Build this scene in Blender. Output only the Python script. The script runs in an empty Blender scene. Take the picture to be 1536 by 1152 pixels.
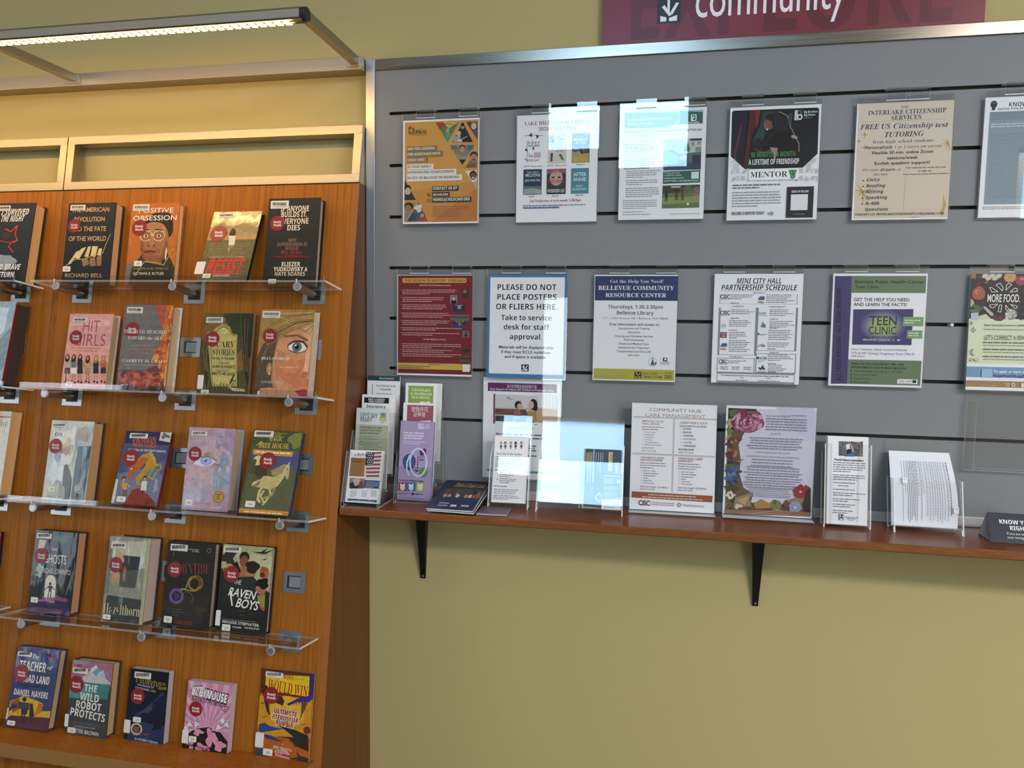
import bpy, bmesh, math, random
from mathutils import Vector, Matrix
from mathutils.geometry import tessellate_polygon
R = math.radians
SC = bpy.context.scene
COL = SC.collection
rng = random.Random(7)

# ------------------------------------------------------------------ camera
cam_d = bpy.data.cameras.new('camera'); cam = bpy.data.objects.new('camera', cam_d); COL.objects.link(cam)
cam_d.sensor_width = 36.0; cam_d.sensor_fit = 'HORIZONTAL'
cam_d.lens = 1079.03 / 1536 * 36.0
cam_d.clip_start = 0.05
yaw, pitch, roll = 0.1918, -0.07859, -0.01363
M_yaw = Matrix.Rotation(yaw, 3, 'Z'); M_p = Matrix.Rotation(pitch, 3, 'X'); M_r = Matrix.Rotation(roll, 3, 'Y')
RC = M_yaw @ M_p @ M_r                                  # columns: right, forward, up
CAM = Vector((0.86345, -1.9382, 1.34276))
m = Matrix((RC.col[0], RC.col[2], -RC.col[1])).transposed().to_4x4(); m.translation = CAM
cam.matrix_world = m
SC.camera = cam

# ------------------------------------------------------------------ world and lights
world = bpy.data.worlds.new('sky'); SC.world = world; world.use_nodes = True
bg = world.node_tree.nodes['Background']; bg.inputs[0].default_value = (0.62, 0.8, 1.0, 1); bg.inputs[1].default_value = 1.0

def area(name, loc, rot, sx, sy, power, color):
    l = bpy.data.lights.new(name, 'AREA'); l.shape = 'RECTANGLE'; l.size = sx; l.size_y = sy
    l.energy = power; l.color = color
    o = bpy.data.objects.new(name, l); COL.objects.link(o); o.location = loc; o.rotation_euler = rot
    return o
# ceiling troffer over the aisle behind the camera, plus an added lower wall-fill lamp
area('ceiling_troffer_lamp', (-2.4, -2.9, 3.86), (0, 0, 0), 3.2, 0.6, 13, (1.0, 0.92, 0.88))
area('wall_fill_lamp', (4.6, -3.9, 3.25), (0, 0, 0), 3.2, 0.6, 225, (1.0, 0.95, 0.98))
# daylight in the window openings of the wall behind the camera (openings listed once, used again for the wall)
WINDOWS = [(-0.20, 1.17, 2.86, 3.88, 36, (0.38, 0.66, 1.0)), (-0.22, 0.24, 0.45, 1.95, 6, (0.80, 0.95, 0.92)),
           (3.85, 4.80, 2.15, 2.85, 9, (0.38, 0.66, 1.0)), (-6.4, -4.5, 0.40, 2.70, 30, (0.84, 0.90, 1.0)), (5.1, 7.4, 0.40, 2.70, 75, (0.80, 0.90, 1.0))]  # last opening, far right, is unseen and added for frontal fill light
YW = -5.0
for x0, x1, z0, z1, pw, c in WINDOWS:
    area('window_daylight', ((x0 + x1) / 2, YW - 0.02, (z0 + z1) / 2), (R(90), 0, 0), x1 - x0, z1 - z0, pw, c)
# the warm strip in the display light bar above the book panels
area('display_strip_lamp', (-0.90, -0.335, 2.036), (R(25), 0, 0), 1.86, 0.02, 3.5, (1.0, 0.58, 0.18))

SC.view_settings.view_transform = 'Standard'; SC.view_settings.look = 'None'
SC.view_settings.exposure = 0.66; SC.view_settings.gamma = 1.0; SC.view_settings.use_curve_mapping = False
SC.cycles.use_denoising = True
SC.cycles.max_bounces = 12; SC.cycles.transparent_max_bounces = 48; SC.cycles.glossy_bounces = 6
SC.cycles.sample_clamp_indirect = 4.0

# ------------------------------------------------------------------ materials
def s2l(v):
    return v / 12.92 if v <= 0.04045 else ((v + 0.055) / 1.055) ** 2.4
def hexc(h):
    return tuple(s2l(int(h[i:i + 2], 16) / 255) for i in (0, 2, 4)) + (1.0,)
_M = {}
def new_mat(name):
    mt = bpy.data.materials.new(name); mt.use_nodes = True
    return mt, mt.node_tree.nodes, mt.node_tree.links, mt.node_tree.nodes['Principled BSDF']
def plain(name, h, rough=0.5, metal=0.0, spec=0.5, coat=0.0):
    if name in _M: return _M[name]
    mt, n, l, b = new_mat(name)
    b.inputs['Base Color'].default_value = hexc(h); b.inputs['Roughness'].default_value = rough
    b.inputs['Metallic'].default_value = metal; b.inputs['Specular IOR Level'].default_value = spec
    b.inputs['Coat Weight'].default_value = coat; b.inputs['Coat Roughness'].default_value = 0.08
    _M[name] = mt; return mt
def soften(h, f=0.74):
    """printing inks: a little less saturated than screen colours"""
    c = [int(h[i:i + 2], 16) for i in (0, 2, 4)]; y = 0.3 * c[0] + 0.52 * c[1] + 0.18 * c[2]
    return ''.join('%02x' % max(0, min(255, round(y + f * (v - y)))) for v in c)
def faint(h):
    c = [int(h[i:i + 2], 16) for i in (0, 2, 4)]
    return h if sum(c) > 400 else ''.join('%02x' % round(v + 0.24 * (226 - v)) for v in c)
def ink(h, fin='p'):
    """printed colour h on paper ('p'), on a card ('c') or on a glossy jacket under clear film ('g')"""
    k = fin + h
    if k in _M: return _M[k]
    if fin != 'g': h = soften(h)
    if fin == 'p': return plain(k, h, 0.6, 0, 0.25)
    if fin == 'c': return plain(k, h, 0.35, 0, 0.4)
    mt, n, l, b = new_mat(k)
    b.inputs['Roughness'].default_value = 0.42
    t2 = n.new('ShaderNodeTexCoord'); n2 = n.new('ShaderNodeTexNoise'); n2.inputs['Scale'].default_value = 75; n2.inputs['Detail'].default_value = 5
    hs = n.new('ShaderNodeHueSaturation'); hs.inputs['Color'].default_value = hexc(h); m2 = n.new('ShaderNodeMapRange'); m2.inputs['From Min'].default_value = 0.3; m2.inputs['From Max'].default_value = 0.7; m2.inputs['To Min'].default_value = 0.86; m2.inputs['To Max'].default_value = 1.14
    l.new(t2.outputs['Object'], n2.inputs[0]); l.new(n2.outputs[0], m2.inputs[0]); l.new(m2.outputs[0], hs.inputs['Value']); l.new(hs.outputs[0], b.inputs['Base Color'])
    b.inputs['Coat Weight'].default_value = 0.55; b.inputs['Coat Roughness'].default_value = 0.09; b.inputs['Specular IOR Level'].default_value = 0.2
    tc = n.new('ShaderNodeTexCoord'); no = n.new('ShaderNodeTexNoise'); no.inputs['Scale'].default_value = 14
    no.inputs['Detail'].default_value = 1.5
    mp = n.new('ShaderNodeMapping'); mp.inputs['Scale'].default_value = (2.2, 0.8, 1)
    bu = n.new('ShaderNodeBump'); bu.inputs['Strength'].default_value = 0.55; bu.inputs['Distance'].default_value = 0.004
    l.new(tc.outputs['Object'], mp.inputs[0]); l.new(mp.outputs[0], no.inputs[0]); l.new(no.outputs[0], bu.inputs['Height'])
    l.new(bu.outputs[0], b.inputs['Coat Normal'])
    _M[k] = mt; return mt

def wood(name, dark, light, scale, rough=0.35, detail=5, coat=0.15, spec=0.18):
    mt, n, l, b = new_mat(name)
    tc = n.new('ShaderNodeTexCoord'); mp = n.new('ShaderNodeMapping'); mp.inputs['Scale'].default_value = scale
    no = n.new('ShaderNodeTexNoise'); no.inputs['Scale'].default_value = 1; no.inputs['Detail'].default_value = detail
    no.inputs['Roughness'].default_value = 0.65; no.inputs['Distortion'].default_value = 0.4
    cr = n.new('ShaderNodeValToRGB'); cr.color_ramp.elements[0].position = 0.3; cr.color_ramp.elements[1].position = 0.72
    cr.color_ramp.elements[0].color = hexc(dark); cr.color_ramp.elements[1].color = hexc(light)
    mp2 = n.new('ShaderNodeMapping'); mp2.inputs['Scale'].default_value = tuple(s * 0.06 if s > 20 else s * 0.35 for s in scale)
    n2 = n.new('ShaderNodeTexNoise'); n2.inputs['Scale'].default_value = 1; n2.inputs['Detail'].default_value = 2
    mx = n.new('ShaderNodeMix'); mx.data_type = 'RGBA'; mx.blend_type = 'MULTIPLY'; mx.inputs['Factor'].default_value = 0.35
    l.new(tc.outputs['Object'], mp.inputs[0]); l.new(mp.outputs[0], no.inputs[0]); l.new(no.outputs[0], cr.inputs[0])
    l.new(tc.outputs['Object'], mp2.inputs[0]); l.new(mp2.outputs[0], n2.inputs[0])
    l.new(cr.outputs[0], mx.inputs['A']); l.new(n2.outputs[0], mx.inputs['B']); l.new(mx.outputs['Result'], b.inputs['Base Color'])
    b.inputs['Roughness'].default_value = rough; b.inputs['Coat Weight'].default_value = coat; b.inputs['Coat Roughness'].default_value = 0.2; b.inputs['Specular IOR Level'].default_value = spec
    return mt
def ply_edge(name, dark, light, axis, freq):
    mt, n, l, b = new_mat(name)
    tc = n.new('ShaderNodeTexCoord'); wv = n.new('ShaderNodeTexWave'); wv.bands_direction = axis; wv.inputs['Scale'].default_value = freq
    wv.inputs['Distortion'].default_value = 0.5; wv.inputs['Detail'].default_value = 2; wv.inputs['Detail Scale'].default_value = 3
    cr = n.new('ShaderNodeValToRGB'); cr.color_ramp.elements[0].color = hexc(dark); cr.color_ramp.elements[1].color = hexc(light)
    l.new(tc.outputs['Object'], wv.inputs[0]); l.new(wv.outputs[1], cr.inputs[0]); l.new(cr.outputs[0], b.inputs['Base Color'])
    b.inputs['Roughness'].default_value = 0.5
    return mt
def painted(name, h, var=0.08, scale=60, rough=0.75, bump=0.15):
    mt, n, l, b = new_mat(name)
    tc = n.new('ShaderNodeTexCoord'); no = n.new('ShaderNodeTexNoise'); no.inputs['Scale'].default_value = scale; no.inputs['Detail'].default_value = 4
    hsv = n.new('ShaderNodeHueSaturation'); hsv.inputs['Color'].default_value = hexc(h)
    mr = n.new('ShaderNodeMapRange'); mr.inputs['To Min'].default_value = 1 - var; mr.inputs['To Max'].default_value = 1 + var
    bu = n.new('ShaderNodeBump'); bu.inputs['Strength'].default_value = bump; bu.inputs['Distance'].default_value = 0.001
    l.new(tc.outputs['Object'], no.inputs[0]); l.new(no.outputs[0], mr.inputs[0]); l.new(mr.outputs[0], hsv.inputs['Value'])
    l.new(hsv.outputs[0], b.inputs['Base Color']); l.new(no.outputs[0], bu.inputs['Height']); l.new(bu.outputs[0], b.inputs['Normal'])
    b.inputs['Roughness'].default_value = rough; b.inputs['Specular IOR Level'].default_value = 0.3
    return mt
def brushed(name, h, rough=0.32, stretch=(4, 300, 300)):
    mt, n, l, b = new_mat(name)
    b.inputs['Base Color'].default_value = hexc(h); b.inputs['Metallic'].default_value = 1.0
    tc = n.new('ShaderNodeTexCoord'); mp = n.new('ShaderNodeMapping'); mp.inputs['Scale'].default_value = stretch
    no = n.new('ShaderNodeTexNoise'); no.inputs['Scale'].default_value = 1; no.inputs['Detail'].default_value = 3
    mr = n.new('ShaderNodeMapRange'); mr.inputs['To Min'].default_value = rough - 0.08; mr.inputs['To Max'].default_value = rough + 0.14
    l.new(tc.outputs['Object'], mp.inputs[0]); l.new(mp.outputs[0], no.inputs[0]); l.new(no.outputs[0], mr.inputs[0]); l.new(mr.outputs[0], b.inputs['Roughness'])
    return mt
def clear(name, tint=(0.994, 0.995, 0.994), rough=0.015):
    """thin clear acrylic: Fresnel mix of see-through and mirror"""
    mt, n, l, b = new_mat(name); n.remove(b); out = n['Material Output']
    tr = n.new('ShaderNodeBsdfTransparent'); tr.inputs[0].default_value = (*tint, 1)
    gl = n.new('ShaderNodeBsdfGlossy'); gl.inputs['Roughness'].default_value = rough; gl.inputs[0].default_value = (1, 1, 1, 1)
    ge = n.new('ShaderNodeNewGeometry'); mr = n.new('ShaderNodeMapRange'); mr.inputs['To Min'].default_value = 1.49; mr.inputs['To Max'].default_value = 1 / 1.49
    fr = n.new('ShaderNodeFresnel'); mx = n.new('ShaderNodeMixShader')
    l.new(ge.outputs['Backfacing'], mr.inputs[0]); l.new(mr.outputs[0], fr.inputs['IOR']); l.new(fr.outputs[0], mx.inputs[0])
    l.new(tr.outputs[0], mx.inputs[1]); l.new(gl.outputs[0], mx.inputs[2]); l.new(mx.outputs[0], out.inputs[0])
    return mt
def clear_edge(name, h='e8efee', fac=0.5):  # whitish: the light carried to acrylic edges is put into their colour
    mt, n, l, b = new_mat(name); out = n['Material Output']
    b.inputs['Base Color'].default_value = hexc(h); b.inputs['Roughness'].default_value = 0.25
    tr = n.new('ShaderNodeBsdfTransparent'); mx = n.new('ShaderNodeMixShader'); mx.inputs[0].default_value = fac
    l.new(tr.outputs[0], mx.inputs[1]); l.new(b.outputs[0], mx.inputs[2]); l.new(mx.outputs[0], out.inputs[0])
    return mt
def emit(name, h, s):
    mt, n, l, b = new_mat(name)
    b.inputs['Emission Color'].default_value = hexc(h); b.inputs['Emission Strength'].default_value = s
    return mt

WALL = painted('olive_wall_paint', 'b5a56f', 0.03, 90)
SLAT = painted('grey_slat_laminate', '80807f', 0.06, 420, 0.55, 0.1)
SLOTLIP = plain('slot_lip', '8c876c', 0.7)  # lightened slot walls: the lit lower lip is put into the colour
SLATBACK = plain('slot_back', '4a4740', 0.8)
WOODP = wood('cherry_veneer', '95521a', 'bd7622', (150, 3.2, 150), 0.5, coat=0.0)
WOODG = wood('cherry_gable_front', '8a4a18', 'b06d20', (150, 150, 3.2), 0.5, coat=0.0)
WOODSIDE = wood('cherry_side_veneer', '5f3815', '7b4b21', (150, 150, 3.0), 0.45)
WOODSHELF = wood('oak_shelf_veneer', '6e3c20', '8d5230', (5, 150, 60), 0.3, coat=0.25)
WOODEDGE = wood('oak_edge', '774220', '9c6338', (22, 300, 300), 0.45)
PLY = ply_edge('plywood_edge', '6d4a22', 'a87a3e', 'Y', 95)
BAND = plain('cherry_edge_band', '9c5f2a', 0.5, 0, 0.2)
ALU = brushed('brushed_aluminium', 'aaa294', 0.4)
ALUR = brushed('brushed_aluminium_rail', '9a9184', 0.2)
ALUV = brushed('brushed_aluminium_upright', 'b9b8b4', 0.34, (300, 300, 4))
ALUD = brushed('satin_aluminium_tube', 'a8a39a', 0.36)
PLATE = plain('zinc_plate', 'b4b5b5', 0.35, 0.9)
SOCK = plain('socket_dark', '3a3a38', 0.5, 0.5)
SOCKIN = plain('socket_plug', '83888b', 0.5, 0.2)
CAP = plain('peg_cap', 'c6c8c8', 0.4, 0.6)
RAILP = plain('anodised_rail', 'c4bfbc', 0.45, 0.35)
BLACK = plain('black_enamel', '0a0a0b', 0.35)
SCREW = plain('steel_screw', 'c8c8c8', 0.25, 1.0)
ACR = clear('clear_acrylic'); EDGE = clear_edge('acrylic_edge', 'eef4f3', 0.72); EDGES = clear_edge('acrylic_edge_soft', 'e8efee', 0.22)
ACRSH = clear('clear_acrylic_shelf', (0.93, 0.935, 0.93), 0.03)
LED = emit('led_strip_glow', 'ffdf98', 5.0)
WHITE = 'eae8e6'

# ------------------------------------------------------------------ mesh building
class MB:
    def __init__(s): s.v = []; s.f = []; s.mi = []; s.mats = []
    def slot(s, mt):
        if mt not in s.mats: s.mats.append(mt)
        return s.mats.index(mt)
    def add(s, vs, fs, mt):
        o = len(s.v); k = s.slot(mt); s.v += [tuple(v) for v in vs]
        for f in fs: s.f.append([o + i for i in f]); s.mi.append(k)
    def box(s, x0, x1, y0, y1, z0, z1, mt, ends=None):
        """ends: {face: material} with faces -x +x -y +y -z +z"""
        vs = [(x, y, z) for x in (x0, x1) for y in (y0, y1) for z in (z0, z1)]
        F = {'-x': (0, 1, 3, 2), '+x': (4, 6, 7, 5), '-y': (0, 4, 5, 1), '+y': (2, 3, 7, 6), '-z': (0, 2, 6, 4), '+z': (1, 5, 7, 3)}
        for k, f in F.items():
            s.add([vs[i] for i in f], [(0, 1, 2, 3)], (ends or {}).get(k, mt))
    def prism(s, poly, axis, a0, a1, mt, side=None):
        """poly of 2D points extruded along axis ('x': poly in y,z; 'y': x,z; 'z': x,y)"""
        def p3(p, a):
            return {'x': (a, p[0], p[1]), 'y': (p[0], a, p[1]), 'z': (p[0], p[1], a)}[axis]
        n = len(poly); A = [p3(p, a0) for p in poly]; B = [p3(p, a1) for p in poly]
        s.add(A, [tuple(range(n))], mt); s.add(B, [tuple(range(n))], mt)
        for i in range(n):
            j = (i + 1) % n; s.add([A[i], A[j], B[j], B[i]], [(0, 1, 2, 3)], side or mt)
    def cyl(s, c, ax, r, h, mt, n=24, r2=None, cap=None):
        """cylinder from c along unit vector ax"""
        c = Vector(c); ax = Vector(ax).normalized(); u = ax.orthogonal().normalized(); w = ax.cross(u); r2 = r if r2 is None else r2
        A = [c + u * math.cos(t) * r + w * math.sin(t) * r for t in [2 * math.pi * i / n for i in range(n)]]
        B = [c + ax * h + u * math.cos(t) * r2 + w * math.sin(t) * r2 for t in [2 * math.pi * i / n for i in range(n)]]
        for i in range(n):
            j = (i + 1) % n; s.add([A[i], A[j], B[j], B[i]], [(0, 1, 2, 3)], mt)
        s.add(A, [tuple(range(n))[::-1]], cap or mt); s.add(B, [tuple(range(n))], cap or mt)
    def build(s, name, parent=None, mw=None, bevel=0.0, smooth=False):
        me = bpy.data.meshes.new(name); me.from_pydata(s.v, [], s.f)
        for mt in s.mats: me.materials.append(mt)
        me.polygons.foreach_set('material_index', s.mi)
        bm = bmesh.new(); bm.from_mesh(me)
        if bevel or smooth:
            bmesh.ops.remove_doubles(bm, verts=bm.verts, dist=1e-6)
        bmesh.ops.recalc_face_normals(bm, faces=bm.faces)
        if bevel:
            ed = [e for e in bm.edges if len(e.link_faces) == 2 and e.calc_face_angle(0) > 0.6]
            bmesh.ops.bevel(bm, geom=ed, offset=bevel, segments=2, affect='EDGES', profile=0.6)
        bm.to_mesh(me); bm.free()
        if smooth:
            for p in me.polygons: p.use_smooth = True
            me.set_sharp_from_angle(angle=R(40))
        o = bpy.data.objects.new(name, me); COL.objects.link(o)
        if parent: o.parent = parent
        if mw is not None: o.matrix_local = mw
        return o
def tag(o, label, cat, group=None):
    o['label'] = label; o['category'] = cat
    if group: o['group'] = group
    return o
def struct(o): o['kind'] = 'structure'; return o
def thing(name, mw, label, cat, group=None):
    o = bpy.data.objects.new(name, None); COL.objects.link(o); o.empty_display_size = 0.05
    o.matrix_world = mw if isinstance(mw, Matrix) else Matrix.Translation(mw)
    return tag(o, label, cat, group)

# ------------------------------------------------------------------ lettering
_cu = bpy.data.curves.new('glyph', 'FONT'); _cu.resolution_u = 3
_to = bpy.data.objects.new('glyph', _cu); _gs = bpy.data.scenes.new('glyph_bench'); _gs.collection.objects.link(_to)
_G = {}; _gvl = _gs.view_layers[0]
def _measure(s):
    _cu.body = s; _gvl.update(); dg = _gvl.depsgraph; e = _to.evaluated_get(dg); me = e.to_mesh()
    vs = [(v.co.x, v.co.y) for v in me.vertices]; fs = [tuple(p.vertices) for p in me.polygons]; e.to_mesh_clear()
    return vs, fs
def glyph(ch, off=0.0):
    k = (ch, off)
    if k in _G: return _G[k]
    _cu.offset = off
    vs, fs = _measure(ch); _cu.offset = 0.0
    a = max(v[0] for v in _measure('H' + ch + 'H')[0]); b = max(v[0] for v in _measure('HH')[0])
    _G[k] = (vs, fs, a - b); return _G[k]
def styl(s, st):
    if st in ('r', 'h'): return s
    out = ''
    U, Lc, D = {'b': (0x1D5D4, 0x1D5EE, 0x1D7EC), 's': (0x1D400, 0x1D41A, 0x1D7CE), 'i': (0x1D468, 0x1D482, None), 'o': (0x1D63C, 0x1D656, 0x1D7EC)}[st]
    for c in s:
        if 'A' <= c <= 'Z': out += chr(U + ord(c) - 65)
        elif 'a' <= c <= 'z': out += chr(Lc + ord(c) - 97)
        elif '0' <= c <= '9' and D: out += chr(D + ord(c) - 48)
        else: out += c
    return out

def clip(poly, W, H, x0=0.0, y0=0.0):
    for ax, val, keep in ((0, x0, 1), (0, W, -1), (1, y0, 1), (1, H, -1)):
        out = []
        for i in range(len(poly)):
            p, q = poly[i - 1], poly[i]; a = (p[ax] - val) * keep; b = (q[ax] - val) * keep
            if (a >= 0) != (b >= 0):
                t = a / (a - b); out.append((p[0] + (q[0] - p[0]) * t, p[1] + (q[1] - p[1]) * t))
            if b >= 0: out.append(q)
        poly = out
        if len(poly) < 3: return []
    return poly
def solve8(src, dst):
    A = []; B = []
    for (x, y), (u, v) in zip(src, dst):
        A.append([x, y, 1, 0, 0, 0, -u * x, -u * y]); B.append(u)
        A.append([0, 0, 0, x, y, 1, -v * x, -v * y]); B.append(v)
    n = 8
    for i in range(n):
        p = max(range(i, n), key=lambda r: abs(A[r][i])); A[i], A[p] = A[p], A[i]; B[i], B[p] = B[p], B[i]
        for r in range(n):
            if r != i:
                k = A[r][i] / A[i][i]; A[r] = [a - k * b for a, b in zip(A[r], A[i])]; B[r] -= k * B[i]
    return [B[i] / A[i][i] for i in range(n)]

class Art:
    """flat print on a page W x H (metres, origin bottom left, y up, facing +z). Drawing units are those of a reading grid
    whose page corners are given by quad (top left, top right, bottom right, bottom left)."""
    EPS = 1.2e-5
    def __init__(s, W, H, quad, z=0.0, fin='p', mb=None):
        s.W, s.H, s.fin = W, H, fin; s.h = solve8(quad, [(0, H), (W, H), (W, 0), (0, 0)])
        s.z = z; s.mb = mb or MB(); s.box = (0.0, 0.0, W, H)
        s.k = H / ((quad[3][1] - quad[0][1] + quad[2][1] - quad[1][1]) / 2)
        s.kx = W / ((quad[1][0] - quad[0][0] + quad[2][0] - quad[3][0]) / 2)
    def p(s, x, y):
        h = s.h; d = h[6] * x + h[7] * y + 1
        return ((h[0] * x + h[1] * y + h[2]) / d, (h[3] * x + h[4] * y + h[5]) / d)
    def raw(s, pl, c):
        pl = clip(pl, s.box[2], s.box[3], s.box[0], s.box[1])
        if len(pl) < 3: return
        s.z += s.EPS
        ar = sum(pl[i - 1][0] * pl[i][1] - pl[i][0] * pl[i - 1][1] for i in range(len(pl)))
        if ar < 0: pl = pl[::-1]
        s.mb.add([(x, y, s.z) for x, y in pl], [tuple(range(len(pl)))], ink(c, s.fin))
    def page(s, c): s.raw([(0, 0), (s.W, 0), (s.W, s.H), (0, s.H)], c)
    def R(s, x0, y0, x1, y1, c):
        a = s.p(x0, y0); b = s.p(x1, y1); s.raw([(a[0], b[1]), (b[0], b[1]), (b[0], a[1]), (a[0], a[1])], c)
    def P(s, pts, c): s.raw([s.p(*q) for q in pts], c)
    def E(s, cx, cy, rx, ry, c, rot=0, wob=0.0, n=22, a0=0, a1=360):
        o = s.p(cx, cy); pl = []; cr, sr = math.cos(R(rot)), math.sin(R(rot))
        ph = rng.random() * 6
        for i in range(n + (a1 - a0 != 360)):
            t = R(a0) + R(a1 - a0) * i / n; w = 1 + wob * math.sin(3 * t + ph) + wob * 0.7 * math.sin(5 * t + 2 * ph)
            x, y = rx * s.kx * math.cos(t) * w, ry * s.k * math.sin(t) * w
            pl.append((o[0] + x * cr - y * sr, o[1] + x * sr + y * cr))
        s.raw(pl, c)
    def L(s, pts, w, c):
        q = [Vector(s.p(*t)) for t in pts]; w = w * s.k / 2
        for a, b in zip(q, q[1:]):
            d = (b - a)
            if d.length < 1e-7: continue
            d = d.normalized() * w; nn = Vector((-d.y, d.x)); a2 = a - d * 0.5; b2 = b + d * 0.5
            s.raw([tuple(a2 - nn), tuple(b2 - nn), tuple(b2 + nn), tuple(a2 + nn)], c)
    def T(s, t, x0, yb, x1, h, c, st='r', shear=0.0, off=None, rot=0, vert=False):
        """text from x0 to x1 (the width is fitted), baseline yb at x0, capital height h"""
        if off is None: off = 0.012 if st == 'h' else 0.0
        t = styl(t, st); gs = [glyph(ch, off) for ch in t]
        adv = sum(g[2] for g in gs)
        o = s.p(x0, yb)
        if vert: o = s.p(x0, yb)
        wl = abs(x1 - x0) * s.kx; hl = h * s.k
        sx = wl / max(adv, 1e-6); sy = hl / 0.69
        s.z += s.EPS; x = 0.0; mt = ink(c, s.fin); cr, sr = math.cos(R(rot)), math.sin(R(rot))
        bx = s.box
        for vs, fs, a in gs:
            pts = []
            for vx, vy in vs:
                px, py = (x + vx) * sx + vy * sy * shear, vy * sy
                pts.append((o[0] + px * cr - py * sr, o[1] + px * sr + py * cr, s.z))
            if pts and max(q[0] for q in pts) < bx[2] and min(q[0] for q in pts) > bx[0] and max(q[1] for q in pts) < bx[3] and min(q[1] for q in pts) > bx[1]: s.mb.add(pts, fs, mt)
            elif pts:
                for f in fs:
                    pl = clip([pts[i][:2] for i in f], bx[2], bx[3], bx[0], bx[1])
                    if len(pl) >= 3: s.mb.add([(q[0], q[1], s.z) for q in pl], [tuple(range(len(pl)))], mt)
            x += a
    def C(s, t, xc, yb, w, h, c, st='r', **k):
        s.T(t, xc - w / 2, yb, xc + w / 2, h, c, st, **k)
    def G(s, x0, y0, x1, n, dy, h, c, ragged=0.25, first=0, center=False):
        """rows of small running text, too small to read in the photograph"""
        a = s.p(x0, y0); w = (x1 - x0) * s.kx; d = dy * s.k; hh = h * s.k * 0.86; s.z += s.EPS; mt = ink(faint(c), s.fin)
        for i in range(n):
            end = w * (1 - ragged * rng.random()) if i < n - 1 or n == 1 else w * (0.45 + 0.4 * rng.random()); x = 0.0
            o = (w - end) / 2 if center else 0
            y = a[1] - i * d
            while x < end:
                ww = min(hh * rng.uniform(1.6, 5.5), end - x)
                if ww > hh * 0.5:
                    pl = clip([(a[0] + o + x, y), (a[0] + o + x + ww, y), (a[0] + o + x + ww, y + hh), (a[0] + o + x, y + hh)], s.box[2], s.box[3], s.box[0], s.box[1])
                    if len(pl) >= 3: s.mb.add([(q[0], q[1], s.z) for q in pl], [tuple(range(len(pl)))], mt)
                x += ww + hh * 0.75
    def face(s, cx, cy, r, skin='c98f6a', hair='241a16', shirt=None, long=False):
        if shirt: s.E(cx, cy + r * 2.1, r * 1.7, r * 1.2, shirt)
        if long: s.E(cx, cy + r * 0.35, r * 1.2, r * 1.5, hair)
        s.R(cx - r * .35, cy + r * .5, cx + r * .35, cy + r * 1.4, skin)
        s.E(cx, cy - r * 0.2, r * 1.08, r * 1.2, hair); s.E(cx, cy + r * 0.12, r * 0.88, r * 1.05, skin)
        if r > 5:
            for q in (-1, 1): s.E(cx + q * r * .36, cy, r * .12, r * .12, '1c1412')
            s.E(cx, cy + r * .6, r * .36, r * .13, 'a5493f')

# ------------------------------------------------------------------ the room
FZ, CZ, YB = -0.20, 3.90, 0.02
XL, XR = -6.5, 7.8
b = MB(); b.box(XL, XR, YB, YB + 0.12, FZ, CZ, WALL); struct(b.build('wall_back'))
CARPET = painted('carpet_floor', '6b665e', 0.2, 300, 0.95, 0.4); CEIL = painted('ceiling_tile', 'e4e1da', 0.02, 40); DARKW = painted('far_wall', '5f5b50', 0.05, 20); PALE = painted('pale_wall', 'c9c4a4', 0.03, 60)
b = MB(); b.box(XL, XR, YW - 0.12, YB + 0.12, FZ - 0.1, FZ, CARPET); struct(b.build('floor'))
b = MB(); b.box(XL, XR, YW - 0.12, YB + 0.12, CZ, CZ + 0.1, CEIL); struct(b.build('ceiling'))
b = MB(); b.box(XL - 0.1, XL, YW - 0.12, YB + 0.12, FZ, CZ, PALE); struct(b.build('wall_left'))
b = MB(); b.box(XR, XR + 0.1, YW - 0.12, YB + 0.12, FZ, CZ, PALE); struct(b.build('wall_right'))
b = MB()
xs = sorted({XL, XR} | {w[0] for w in WINDOWS} | {w[1] for w in WINDOWS}); zs = sorted({FZ, CZ} | {w[2] for w in WINDOWS} | {w[3] for w in WINDOWS})
for xa, xb in zip(xs, xs[1:]):
    for za, zb in zip(zs, zs[1:]):
        xm, zm = (xa + xb) / 2, (za + zb) / 2
        if not any(w[0] < xm < w[1] and w[2] < zm < w[3] for w in WINDOWS): b.box(xa, xb, YW - 0.12, YW, za, zb, DARKW)
struct(b.build('wall_front'))
for k, (x0, x1, z0, z1, pw, c) in enumerate(WINDOWS):
    b = MB(); fw = 0.045
    for q in ((x0, x0 + fw, z0, z1), (x1 - fw, x1, z0, z1), (x0, x1, z0, z0 + fw), (x0, x1, z1 - fw, z1)):
        b.box(q[0], q[1], YW - 0.06, YW + 0.01, q[2], q[3], ALUD)
    struct(b.build('window_%d' % (k + 1)))

# ------------------------------------------------------------------ slatwall panel, framed in aluminium
SLOT0, PITCH, NSLOT = 1.9272, 0.14082, 7
PX0, PX1, PZ0, PZ1 = 0.088, 2.44, 0.888, 2.046
slat = thing('slatwall_panel', (PX0, 0, PZ0), 'grey slatwall panel with routed slots framed in aluminium above the wooden ledge', 'slatwall')
inv = slat.matrix_world.inverted()
b = MB()
outer = [(PX0, PZ0), (PX1, PZ0), (PX1, PZ1), (PX0, PZ1)]; holes = []
for k in range(NSLOT):
    zc = SLOT0 - k * PITCH; r = 0.0046; x0, x1 = 0.130, 2.40; hh = []
    for i in range(9):
        t = math.pi / 2 + math.pi * i / 8; hh.append((x0 + r + r * math.cos(t), zc + r * math.sin(t)))
    for i in range(9):
        t = -math.pi / 2 + math.pi * i / 8; hh.append((x1 - r + r * math.cos(t), zc + r * math.sin(t)))
    holes.append(hh)
loops = [[Vector((x, 0, z)) for x, z in l] for l in [outer] + holes]
flat = [p for l in loops for p in l]
tris = tessellate_polygon(loops)
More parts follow.
